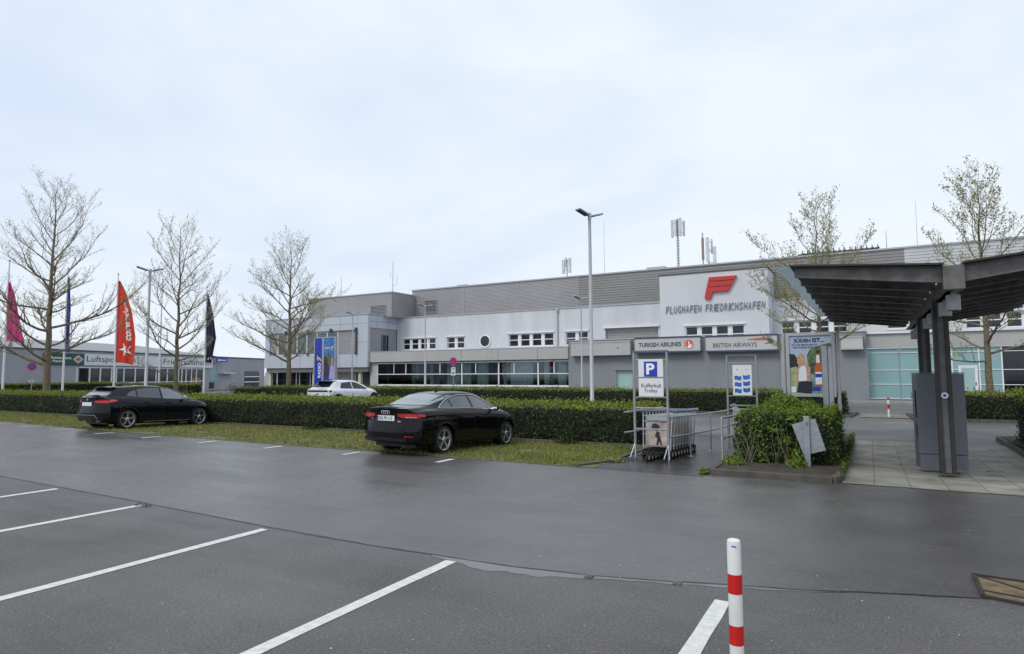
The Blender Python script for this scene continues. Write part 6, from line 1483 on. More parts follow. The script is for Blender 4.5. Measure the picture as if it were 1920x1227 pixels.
def make_trolley():
    t = thing('luggage_trolley', '', 'luggage trolley', (0, 0, 0))
    mb = MB()
    for s_ in (-1, 1):
        mb.tube([(s_ * .30, -.02, .16), (s_ * .31, .02, .55), (s_ * .33, .10, 1.00)], .015, 8)
        mb.tube([(s_ * .24, -.02, .20), (s_ * .25, .02, .55), (s_ * .26, .08, .92)], .009, 6)
    for (z, y) in ((.92, .085), (.80, .065), (.52, .015), (.26, -.015)): mb.tube([(-.31, y, z), (.31, y, z)], .010, 6)
    mb.build('frame', M['rail_steel'], t, smooth=True)
    mb = MB(); mb.tube([(-.36, .11, 1.02), (.36, .11, 1.02)], .016, 8); h_ = mb.build('handle', M['steel_mid'], t, smooth=True)
    for s_ in (-1, 1): mb = MB(); mb.sphere((s_ * .37, .11, 1.02), .045, 8); mb.build('end_ball', mat('ball_blue', (.16, .19, .30), .3) if 'ball_blue' not in bpy.data.materials else bpy.data.materials['ball_blue'], h_, smooth=True)
    mb = MB(); mb.obox((0, -.012 + .015, .53), (.235, 0, 0), (0, .006, -.0), (0, .035, .25)); a_ = mb.build('advert_panel', adm, t)
    mb = MB(); y_ = -.030
    for pl, in (([(-.04, -.06), (.0, .05), (.06, .04), (.07, -.05), (.03, -.1)],), ([(-.11, .10), (-.1, .2), (-.02, .22), (.06, .17), (.05, .1), (-.02, .06)],), ([(.02, -.08), (.08, -.05), (.12, -.24), (.09, -.24), (.06, -.14), (.03, -.24), (.0, -.24)],)):
        mb.add([(p[0], y_ + .01 + (p[1]) * .13, .54 + p[1]) for p in pl], [tuple(range(len(pl)))])
    mb.build('advert_figure', M['ink'], a_, fix=False)
    mb = MB(); mb.box(-.22, .22, .02, .10, .82, .91); mb.build('basket', M['rail_steel'], t)
    mb = MB()
    for s_ in (-1, 1): mb.tube([(s_ * .29, .0, .19), (s_ * .22, -.42, .17), (s_ * .10, -.66, .14)], .016, 6)
    mb.tube([(-.29, -.02, .2), (.29, -.02, .2)], .014, 6); mb.tube([(-.2, -.45, .17), (.2, -.45, .17)], .012, 6)
    for x in (-.12, 0, .12): mb.tube([(x, -.02, .21), (x * .8, -.5, .18)], .007, 5)
    mb.build('load_tray', M['black_plastic'], t, smooth=True)
    for (x, y, r_) in ((-.31, .02, .10), (.31, .02, .10), (0.0, -.66, .095)):
        mb = MB(); mb.lathe([(.0, -.018), (r_ * .55, -.02), (r_ * .6, -.024), (r_, -.018), (r_, .018), (r_ * .6, .024), (r_ * .55, .02), (0, .018)], (x, y, r_), 'x', 18); w_ = mb.build('wheel', M['black_rubber'], t, smooth=True)
        mb = MB(); mb.lathe([(.0, -.026), (r_ * .5, -.026), (r_ * .5, .026), (0, .026)], (x, y, r_), 'x', 12); mb.build('hub', M['cream'], w_)
    return t
def copy_tree(o, parent=None):
    c = o.copy(); scene.collection.objects.link(c)
    if parent: c.parent = parent
    for ch in list(o.children): copy_tree(ch, c)
    return c
tr0 = make_trolley(); N_ = 9
for i in range(N_):
    o = tr0 if i == 0 else copy_tree(tr0); y = 13.62 + i * .205; o.location = (-4.10 + i * .012, y, gz(y) + .004)
    o['label'] = ('front luggage trolley of the nested row under the P sign, its whole advert panel showing' if i == 0 else ('rearmost luggage trolley of the nested row under the P sign' if i == N_ - 1 else '%s luggage trolley from the front in the nested row under the P sign' % ('', 'second', 'third', 'fourth', 'fifth', 'sixth', 'seventh', 'eighth')[i])); o['group'] = 'nested luggage trolleys'
for i in range(3):
    o = copy_tree(tr0); y = 17.75 + i * .22; o.location = (-2.92, y, gz(y) + .004); o['group'] = 'nested luggage trolleys'
    o['label'] = ('front luggage trolley of the short row under the blue ticket panel', 'middle luggage trolley of the short row under the ticket panel', 'rear luggage trolley of the short row under the ticket panel')[i]

# ---------------------------------------------------------------- cars
def pchip(xs, ys, x):
    xs = np.array(xs, float); ys = np.array(ys, float); h = np.diff(xs); d = np.diff(ys) / h; mm = np.zeros(len(xs)); mm[0] = d[0]; mm[-1] = d[-1]
    for i in range(1, len(xs) - 1):
        if d[i - 1] * d[i] > 0: w1 = 2 * h[i] + h[i - 1]; w2 = h[i] + 2 * h[i - 1]; mm[i] = (w1 + w2) / (w1 / d[i - 1] + w2 / d[i])
    x = min(max(x, xs[0]), xs[-1]); i = min(int(np.searchsorted(xs, x, side='right')) - 1, len(xs) - 2); t = (x - xs[i]) / h[i]
    return float((2 * t**3 - 3 * t**2 + 1) * ys[i] + (t**3 - 2 * t**2 + t) * h[i] * mm[i] + (-2 * t**3 + 3 * t**2) * ys[i + 1] + (t**3 - t**2) * h[i] * mm[i + 1])
def curve(tab): return lambda x: pchip([p[0] for p in tab], [p[1] for p in tab], x)
def car_body(c):
    """closed body shell; y runs from the tail (0) to the nose (L); returned in car coordinates with x to the right"""
    L = c['L']; top, belt, wid, gb, gt, bot = (curve(c[k]) for k in ('top', 'belt', 'wid', 'gb', 'gt', 'bot')); tail = curve(c['tail']); nose = curve(c['nose'])
    ys = sorted(set([round(L * i / 72, 4) for i in range(73)] + [0.0, .03, .07, .12, L - .03, L - .08, L]))
    rings = []
    for y in ys:
        w, b, t, zb = wid(y), belt(y), top(y), bot(y); t = max(t, b + .02); h = t - b; gbv, gtv = gb(y), gt(y)
        pts = [(0, zb), (.45 * w, zb), (.80 * w, zb + .005), (.93 * w, zb + .035), (.965 * w, zb + .10), (.972 * w, zb + .20), (.995 * w, .44), (1.0 * w, .56), (.995 * w, b - .20), (.985 * w, b - .11), (.972 * w, b - .075), (.955 * w, b - .03), (.93 * w, b - .002), (gbv, b + min(.02, h * .2)),
               (gbv + (gtv - gbv) * .33, b + h * .32), (gbv + (gtv - gbv) * .66, b + h * .62), (gtv + .012, t - min(.075, h * .22)), (gtv - .03, t - min(.035, h * .09)), (gtv * .82, t - min(.012, h * .03)), (gtv * .5, t + .004), (0, t + .010)]
        rings.append(pts)
    nk = len(rings[0]); bm = bmesh.new(); 
    def disp(x, y, z, w):
        u = min(1, abs(x) / max(w, .01))
        r = tail(z) * (1 - u ** 4) ; cr = c['tail_round'] * (u ** 3.2)
        k = max(0, 1 - y / .62) ** 1.3; yy = y + (cr - r) * k
        k2 = max(0, 1 - (L - y) / .95) ** 1.25; n_ = nose(z); yy -= (c['nose_round'] * u ** 2.6 + n_) * k2
        return yy
    V = {}
    def vert(i, j, k):       # ring i, profile j, k in [-m..m] horizontally (only on caps); side rings use k=+-m
        key = (i, j, k)
        if key not in V:
            x, z = rings[i][j]; w = rings[i][7][0]; xx = x * k / CM; V[key] = bm.verts.new((xx, disp(xx, ys[i], z, w), z))
        return V[key]
    CM = 8; n = len(ys)
    for i in range(n - 1):
        for j in range(nk - 1):
            for s in (CM, -CM):
                q = [vert(i, j, s), vert(i + 1, j, s), vert(i + 1, j + 1, s), vert(i, j + 1, s)]
                bm.faces.new(q if s > 0 else q[::-1])
    for i in (0, n - 1):
        for j in range(nk - 1):
            for k in range(-CM, CM):
                q = [vert(i, j, k), vert(i, j, k + 1), vert(i, j + 1, k + 1), vert(i, j + 1, k)]
                bm.faces.new(q if i == 0 else q[::-1])
    bmesh.ops.remove_doubles(bm, verts=bm.verts, dist=.0004); bmesh.ops.dissolve_degenerate(bm, dist=.0003, edges=bm.edges)
    bmesh.ops.recalc_face_normals(bm, faces=bm.faces)
    me = bpy.data.meshes.new('body'); bm.to_mesh(me); bvh = BVHTree.FromBMesh(bm); bm.free()
    return me, bvh
def cut_arches(me, c):
    o = bpy.data.objects.new('b', me); scene.collection.objects.link(o); cut = MB()
    for ya in (c['ra'], c['fa']):
        for s in (-1, 1):
            k = 40; r = c['arch']; xo, xi = s * 1.1, s * (c['W'] / 2 - .28); vs = [(xo, ya + r * math.cos(6.2832 * i / k), c['rw'] + .01 + r * math.sin(6.2832 * i / k)) for i in range(k)] + [(xi, ya + r * math.cos(6.2832 * i / k), c['rw'] + .01 + r * math.sin(6.2832 * i / k)) for i in range(k)]
            cut.add(vs, [tuple(range(k)), tuple(range(k, 2 * k))[::-1]] + [(i, k + i, k + (i + 1) % k, (i + 1) % k) for i in range(k)])
    co = cut.build('cut', M['ink']); md = o.modifiers.new('b', 'BOOLEAN'); md.object = co; md.operation = 'DIFFERENCE'; md.solver = 'EXACT'; md.use_self = True
    dg = bpy.context.evaluated_depsgraph_get(); me2 = bpy.data.meshes.new_from_object(o.evaluated_get(dg)); bpy.data.objects.remove(o); bpy.data.objects.remove(co)
    return me2
def make_car(name, label, c, loc, rotz, pitch, paint, glass_side, glass_rear):
    car = thing(name, label, 'car', loc, rotz); car.rotation_euler = (pitch, 0, rotz)
    y0 = -c['ra']            # car origin under the rear axle
    me, bvh = car_body(c); me = cut_arches(me, c); me.materials.clear()
    L = c['L']
    for v in me.vertices: v.co.y += y0
    body = link_mesh('body', me, paint, car, True)
    try: me.set_sharp_from_angle(angle=R(48))
    except Exception: pass
    def proj(p, d):
        """p (x,y,z) in tail coordinates, ray direction d"""
        h = bvh.ray_cast(Vector(p), Vector(d)); return (h[0], h[1]) if h[0] is not None else (None, None)
    def side_pt(y, z, off=.004, s=1):
        h = None
        for q in range(40):
            h, nrm = proj((s * 2, y, z), (-s, 0, 0))
            if h is not None and h.x * s > .2: break
            z -= .008
        if h is None: return Vector((s * .8, y + y0, z))
        return Vector((h.x + s * off, h.y + y0, h.z))
    def rear_pt(x, z, off=.004):
        h = None
        for q in range(40):
            h, nrm = proj((x, -2, z), (0, 1, 0))
            if h is not None and h.y < c['L'] * .45: break
            z -= .008
        if h is None: return Vector((x, y0, z))
        nn = nrm if nrm.y < 0 else -nrm
        p = h + nn * off; return Vector((p.x, p.y + y0, p.z))
    def interp(pl, t):
        for a, b in zip(pl, pl[1:]):
            if a[0] <= t <= b[0] + 1e-9: return a[1] + (b[1] - a[1]) * (t - a[0]) / (b[0] - a[0] + 1e-9)
        return pl[-1][1]
    def patch(name, lo, up, fn, m_, par, n=18, k=6, off=.004, th=.0):
        a, b = lo[0][0], lo[-1][0]; mb = MB(); vs = []
        for i in range(n + 1):
            t = a + (b - a) * i / n; z0, z1 = interp(lo, t), interp(up, t)
            for j in range(k + 1): vs.append(fn(t, z0 + (z1 - z0) * j / k, off))
        mb.add(vs, [(i * (k + 1) + j, (i + 1) * (k + 1) + j, (i + 1) * (k + 1) + j + 1, i * (k + 1) + j + 1) for i in range(n) for j in range(k)])
        return mb.build(name, m_, par, smooth=True, fix=False)
    def line(name, pts, fn, r, m_, par, off=.0, n=8):
        mb = MB(); P_ = []
        for (a, b) in zip(pts, pts[1:]):
            for i in range(n): P_.append(fn(a[0] + (b[0] - a[0]) * i / n, a[1] + (b[1] - a[1]) * i / n, off))
        P_.append(fn(pts[-1][0], pts[-1][1], off)); mb.tube(P_, r, 6); return mb.build(name, m_, par, smooth=True)
    for s in (1, -1):
        sp = lambda y, z, off, s=s: side_pt(y, z, off, s)
        for (nm, lo, up, g_) in c['side_glass']: patch(nm, lo, up, sp, g_ if g_ else glass_side, car)
        if c.get('trim'): line('window_trim', c['trim'], sp, .011, M['chrome'], car, .006)
        line('door_seam', c['seam_rear'], sp, .0035, M['black_plastic'], body); line('door_seam', c['seam_mid'], sp, .0035, M['black_plastic'], body); line('door_seam', c['seam_front'], sp, .0035, M['black_plastic'], body)
        line('rocker_seam', [(c['ra'] + c['arch'] + .04, .31), (c['fa'] - c['arch'] - .04, .31)], sp, .005, M['black_plastic'], body)
        for (y, z) in c['handles']:
            mb = MB(); p = side_pt(y, z, 0, s); mb.obox(p + Vector((s * .018, 0, 0)), (.008, 0, 0), (0, .085, 0), (0, 0, .013)); mb.build('door_handle', paint, car, bevel=.005)
        # mirror
        y, z = c['mirror']; p = side_pt(y, z, 0, s); mb = MB(); mb.sphere(p + Vector((s * .13, 0, .055)), .115, 8, (.95, .62, .68)); m_ = mb.build('mirror', c.get('mirror_mat', paint), car, smooth=True)
        mb = MB(); mb.tube([p - Vector((s * .02, 0, 0)), p + Vector((s * .09, 0, .03))], .022, 6); mb.build('mirror_foot', M['black_plastic'], m_)
        mb = MB(); mb.obox(p + Vector((s * .13, -.068, .055)), (.085, 0, 0), (0, .004, 0), (0, 0, .055)); mb.build('mirror_glass', M['chrome'], m_)
        # arches
        for ya in (c['ra'], c['fa']):
            mb = MB(); k = 28; r = c['arch']; ring = []
            for i in range(k + 1):
                t = -.25 + (math.pi + .5) * i / k; ring.append(side_pt(ya + r * math.cos(t) * 1.0, c['rw'] + .01 + (r + .012) * math.sin(t), .001, s))
            mb.tube(ring, .012 if not c.get('clad') else .03, 6); mb.build('arch_lip', paint if not c.get('clad') else M['black_plastic'], body, smooth=True)
            mb = MB(); xi = s * (c['W'] / 2 - .285); mb.lathe([(0, 0), (c['arch'] - .01, 0), (c['arch'] - .01, .002), (0, .002)], (xi, ya + y0, c['rw'] + .01), 'x', 32); mb.build('arch_liner', M['black_plastic'], body)
        # wheels
        for ya in (c['ra'], c['fa']):
            rw = c['rw']; xo = s * (c['W'] / 2 - .015); xc = xo - s * .11; cy = ya + y0
            mb = MB(); mb.lathe([(0, -.05), (rw * .50, -.05), (rw * .50, .03), (0, .03)], (xc, cy, rw), 'x', 28); wh = mb.build('wheel', M['black_plastic'], car)
            mb = MB(); mb.lathe([(rw * .73, -.10), (rw * .82, -.108), (rw * .93, -.10), (rw * .99, -.075), (rw, -.03), (rw, .03), (rw * .99, .075), (rw * .93, .10), (rw * .82, .108), (rw * .73, .10), (rw * .73, -.10)], (xc, cy, rw), 'x', 48); mb.build('tyre', M['black_rubber'], wh, smooth=True)
            rim = MB(); rr_ = rw * .73; rim.lathe([(rr_ - .004, .104), (rr_ + .010, .104), (rr_ + .010, .09), (rr_ - .018, .07), (rr_ - .018, -.1), (rr_ - .004, -.1), (rr_ - .004, .104)] if s > 0 else [(rr_ - .004, -.104), (rr_ + .010, -.104), (rr_ + .010, -.09), (rr_ - .018, -.07), (rr_ - .018, .1), (rr_ - .004, .1), (rr_ - .004, -.104)], (xc, cy, rw), 'x', 40)
            ns = c['spokes']
            for q in range(ns):
                t0 = 6.2832 * q / ns + .3
                tl = (-.13, .13) if c.get('split') else (0,)
                for tt in tl:
                    t = t0 + tt * .9; e = Vector((0, math.cos(t), math.sin(t))); f = Vector((0, -math.sin(t), math.cos(t))); tt_ = c['spoke_w']
                    pi_ = Vector((xc + s * .080, cy, rw)) + (Vector((0, math.cos(t0), math.sin(t0))) * .035); po = Vector((xc + s * .092, cy, rw)) + e * (rr_ - .005)
                    n3 = Vector((s, 0, 0)); w0, w1 = tt_ * .75, tt_ * 1.25
                    vs = [pi_ - f * w0 - n3 * .03, pi_ + f * w0 - n3 * .03, po + f * w1 - n3 * .03, po - f * w1 - n3 * .03, pi_ - f * w0, pi_ + f * w0, po + f * w1, po - f * w1]
                    rim.add(vs, [(0, 3, 2, 1), (4, 5, 6, 7), (0, 1, 5, 4), (1, 2, 6, 5), (2, 3, 7, 6), (3, 0, 4, 7)])
            rim.lathe([(0, -.0), (.062, 0), (.068, .03 * s), (.04, .045 * s), (0, .045 * s)], (xc + s * .055, cy, rw), 'x', 18)
            rim.build('rim', M['rim_silver'], wh, smooth=False)
            mb = MB(); mb.lathe([(0, 0), (rw * .46, 0), (rw * .46, .012), (0, .012)], (xc + s * .038, cy, rw), 'x', 28); mb.build('brake_disc', M['rim_dark'], wh)
    # rear details
    for (nm, lo, up, m_) in c['rear']:
        patch(nm, lo, up, rear_pt, m_ if m_ else glass_rear, car, 22, 6, .006)
    for (nm, lo, up, m_) in c.get('rear_sides', []):        # wrap-round parts of the lamps
        for s in (1, -1): patch(nm, lo, up, lambda y, z, off, s=s: side_pt(y, z, off, s), m_, car, 6, 4, .006)
    for ln in c.get('rear_lines', []): line('panel_gap', ln, rear_pt, .0045, M['black_plastic'], body, 0)
    # number plate
    zc = c['plate']; p = rear_pt(0, zc, .0); lowp = rear_pt(0, zc - .05); hip = rear_pt(0, zc + .05); up_ = (hip - lowp).normalized(); nn = Vector((1, 0, 0)).cross(up_).normalized()
    if nn.y > 0: nn = -nn
    yb = min(rear_pt(x_, z_, 0).y for x_ in (-.25, 0, .25) for z_ in (zc - .055, zc + .055)) - .012
    p = Vector((0, yb, zc)); up_ = EZ; nn = -EY
    mb = MB(); mb.obox(p, (.262, 0, 0), up_ * .057, nn * .006); pl = mb.build('number_plate', M['plate_white'], car)
    if c.get('plate_text'):
        mb = MB(); mb.obox(p + nn * .0068 - EX * .238, (.022, 0, 0), up_ * .053, nn * .0006); mb.build('blue_strip', M['blue_sign'], pl)
        mb = MB(); x_ = -.20
        for (tx, w_) in c['plate_text']: put_text(mb, tx, p + nn * .0075 + EX * x_ - up_ * .038, EX, up_, w_, .076, nn, 0, .02); x_ += w_ + .028
        mb.build('lettering', M['ink'], pl, fix=False)
    # underbody, exhaust
    mb = MB(); mb.box(-c['W'] / 2 + .3, c['W'] / 2 - .3, y0 + .3, y0 + L - .3, .17, .45); mb.build('underbody', M['black_plastic'], car)
    for x in c.get('exhaust', []):
        q = rear_pt(x, .30, 0); mb = MB(); mb.lathe([(.032, -.03), (.04, -.03), (.04, .08), (.032, .08), (.032, -.03)], (x, q.y + .0, .29), 'y', 18); mb.build('exhaust_pipe', M['chrome'], car)
    if c.get('fin'):
        y, s_ = c['fin']; h, n_ = proj((0, y, 3), (0, 0, -1)); z = h.z - .003; mb = MB(); w = .018
        mb.add([(-w, y + y0 - .07, z), (w, y + y0 - .07, z), (w, y + y0 + .08, z), (-w, y + y0 + .08, z), (0, y + y0 - .08, z + .065), (0, y + y0 - .03, z + .055)], [(0, 3, 2, 1), (0, 1, 4), (1, 2, 5, 4), (2, 3, 5), (3, 0, 4, 5)]); mb.build('roof_antenna', paint, car)
    if c.get('spoiler'): c['spoiler'](car, rear_pt, y0, paint)
    if c.get('extra'): c['extra'](car, rear_pt, side_pt, y0, paint, line, patch, body)
    return car

# --- black saloon
def saloon_extra(car, rear_pt, side_pt, y0, paint, line, patch, body):
    for i in range(4):
        x = -.088 + i * .058; p = rear_pt(x, .945, .010); mb = MB(); k = 18
        mb.tube([(x + .036 * math.cos(6.2832 * j / k), rear_pt(x, .945 + .036 * math.sin(6.2832 * j / k), .012).y, .945 + .036 * math.sin(6.2832 * j / k)) for j in range(k + 1)], .0062, 6, False)
        mb.build('emblem_ring', M['chrome'], car)
    mb = MB(); p = rear_pt(-.45, .79, .006); put_text(mb, 'A3', p, EX, EZ, .075, .032, -EY, 0, .03); mb.build('lettering', M['chrome'], car, fix=False)
    mb = MB(); p = rear_pt(.34, .755, .010); mb.obox(p + EX * .05, (.05, 0, 0), (0, .003, 0), (0, 0, .014)); mb.build('badge', M['chrome'], car)
    line('reflector', [(-.72, .43), (-.55, .425)], rear_pt, .008, M['red_lens'], car, .004); line('reflector', [(.55, .425), (.72, .43)], rear_pt, .008, M['red_lens'], car, .004)
    # boot lip
    mb = MB(); pts = [rear_pt(x, 1.035 - .05 * abs(x / .62) ** 2.5, .0) + Vector((0, .008, .012)) for x in [(-.62 + 1.24 * i / 20) for i in range(21)]]; mb.tube(pts, .016, 8); mb.build('boot_lip', paint, car, smooth=True)
A3 = dict(L=4.46, W=1.80, ra=.985, fa=3.62, rw=.32, arch=.368, spokes=5, spoke_w=.026, tail_round=.20, nose_round=.42,
    top=[(0, 1.045), (.12, 1.055), (.45, 1.075), (.62, 1.10), (1.0, 1.25), (1.38, 1.365), (1.8, 1.412), (2.2, 1.415), (2.6, 1.375), (2.95, 1.25), (3.38, 1.02), (3.55, .985), (4.0, .90), (4.3, .80), (4.46, .68)],
    belt=[(0, .94), (.5, .985), (1.2, .99), (2.4, .965), (3.3, .92), (3.9, .84), (4.25, .74), (4.46, .60)],
    wid=[(0, .865), (.25, .885), (.7, .90), (1.3, .90), (2.2, .885), (3.0, .885), (3.6, .90), (4.1, .88), (4.46, .82)],
    gb=[(0, .72), (.6, .74), (1.2, .80), (2.0, .82), (3.0, .80), (3.5, .74), (4.1, .66), (4.46, .60)],
    gt=[(0, .62), (.5, .62), (.9, .56), (1.4, .545), (2.2, .56), (2.8, .575), (3.3, .66), (3.6, .66), (4.46, .52)],
    bot=[(0, .30), (.3, .22), (.8, .19), (2, .17), (3.8, .18), (4.3, .21), (4.46, .26)],
    tail=[(0, .0), (.22, -.02), (.30, .06), (.45, .10), (.58, .115), (.64, .075), (.70, .03), (.80, .02), (.95, .035), (1.03, .085), (1.07, .08), (1.2, 0)],
    nose=[(0, .05), (.3, 0), (.6, 0), (.75, .05), (.9, .1), (1.2, 0)],
    side_glass=[('quarter_window', [(.98, 1.055), (1.36, 1.05)], [(.98, 1.062), (1.18, 1.16), (1.36, 1.225)], None),
                ('rear_door_window', [(1.41, 1.045), (2.12, 1.03)], [(1.41, 1.24), (1.7, 1.295), (2.12, 1.315)], None),
                ('front_door_window', [(2.20, 1.03), (3.12, .985)], [(2.20, 1.315), (2.5, 1.29), (2.8, 1.18), (3.12, 1.0)], None)],
    trim=[(.90, 1.035), (2.1, 1.012), (3.2, .965), (2.98, 1.10), (2.72, 1.24), (2.5, 1.31), (2.2, 1.338), (1.8, 1.328), (1.5, 1.285), (1.22, 1.20), (1.02, 1.10), (.90, 1.035)],
    seam_rear=[(1.42, .97), (1.40, .80), (1.52, .42), (1.56, .30)], seam_mid=[(2.17, .96), (2.17, .30)], seam_front=[(3.16, .93), (3.22, .75), (3.2, .30)],
    handles=[(1.55, .83), (2.30, .81)], mirror=(2.96, .95),
    rear=[('rear_window', [(-.60, 1.105), (0, 1.10), (.60, 1.105)], [(-.44, 1.325), (0, 1.355), (.44, 1.325)], None),
          ('tail_lamp', [(.34, .86), (.50, .835), (.80, .83)], [(.34, .92), (.55, .93), (.80, .925)], M['red_lens']),
          ('tail_lamp', [(-.80, .83), (-.50, .835), (-.34, .86)], [(-.80, .925), (-.55, .93), (-.34, .92)], M['red_lens']),
          ('lamp_bright_lens', [(.54, .85), (.78, .845)], [(.54, .905), (.78, .91)], M['red_lens_bright']), ('lamp_strip', [(.53, .838), (.76, .835)], [(.53, .852), (.76, .848)], M['clear_lens']),  # brighter red lens area within the tail lamp
          ('lamp_bright_lens', [(-.78, .845), (-.54, .85)], [(-.78, .91), (-.54, .905)], M['red_lens_bright']),
          ('plate_recess', [(-.30, .75), (.30, .75)], [(-.30, .895), (.30, .895)], M['paint_graphite']),
          ('diffuser', [(-.58, .325), (.58, .325)], [(-.52, .39), (0, .41), (.52, .39)], M['black_plastic'])],
    rear_sides=[('tail_lamp_side', [(.10, .84), (.30, .865)], [(.10, .925), (.30, .91)], M['red_lens'])],
    rear_lines=[[(-.72, .985), (-.50, .80), (-.46, .66), (.46, .66), (.50, .80), (.72, .985)]],
    plate=.82, plate_text=[('SIG', .125), ('FW', .10), ('115', .12)], fin=(1.75, 1), extra=saloon_extra)
ya = 11.83
make_car('saloon_car', 'black four-door saloon with chrome window trim parked nose-in at the hedge, nearest car', A3, (-9.38, 11.86, gz(11.86) + .003), R(-2.6), -R(1.5), M['paint_black'], M['car_glass'], M['car_glass_pale'])

# --- black hatchback
def hatch_spoiler(car, rear_pt, y0, paint):
    mb = MB(); pts = []
    for i in range(17):
        x = -.53 + 1.06 * i / 16; e = abs(x / .53); pts.append(x)
    vs = []
    for x in pts:
        e = abs(x / .53); yr = y0 + .36 + .05 * e ** 2; zt_ = 1.385 - .03 * e ** 2
        vs += [(x, yr, zt_ - .03), (x, yr + .0, zt_), (x, yr + .30, zt_ + .005), (x, yr + .30, zt_ - .03)]
    n = len(pts); fs = [(4 * i + a, 4 * (i + 1) + a, 4 * (i + 1) + (a + 1) % 4, 4 * i + (a + 1) % 4) for i in range(n - 1) for a in range(4)] + [(0, 1, 2, 3), (4 * n - 4, 4 * n - 1, 4 * n - 2, 4 * n - 3)]
    mb.add(vs, fs); mb.build('roof_spoiler', paint, car)
def hatch_extra(car, rear_pt, side_pt, y0, paint, line, patch, body):
    mb = MB(); p = rear_pt(0, .98, .006); mb.lathe([(0, -.004), (.038, -.004), (.038, 0), (0, 0)], (p.x, p.y, p.z), 'y', 20); b = mb.build('round_emblem', M['blue_sign'], car)
    mb = MB(); mb.lathe([(.030, -.006), (.040, -.006), (.040, -.002), (.03, -.002), (.03, -.006)], (p.x, p.y, p.z), 'y', 20); mb.quad((p.x - .026, p.y - .007, p.z), (p.x, p.y - .007, p.z), (p.x, p.y - .007, p.z + .026), (p.x - .026, p.y - .007, p.z + .02)); mb.quad((p.x, p.y - .007, p.z), (p.x + .026, p.y - .007, p.z), (p.x + .02, p.y - .007, p.z - .02), (p.x, p.y - .007, p.z - .026)); mb.build('emblem_ring', M['chrome'], b, fix=False)
    line('wiper', [(-.02, 1.075), (.22, 1.09), (.34, 1.085)], rear_pt, .012, M['black_plastic'], car, .02)
    line('diffuser_trim', [(-.56, .36), (-.48, .47), (.48, .47), (.56, .36)], rear_pt, .012, M['rim_silver'] if False else M['steel_mid'], car, .006)
    for s in (1, -1): line('sill_trim', [(1.35, .235), (3.1, .235)], lambda y, z, off, s=s: side_pt(y, z, off, s), .012, M['steel_mid'], car, .002)
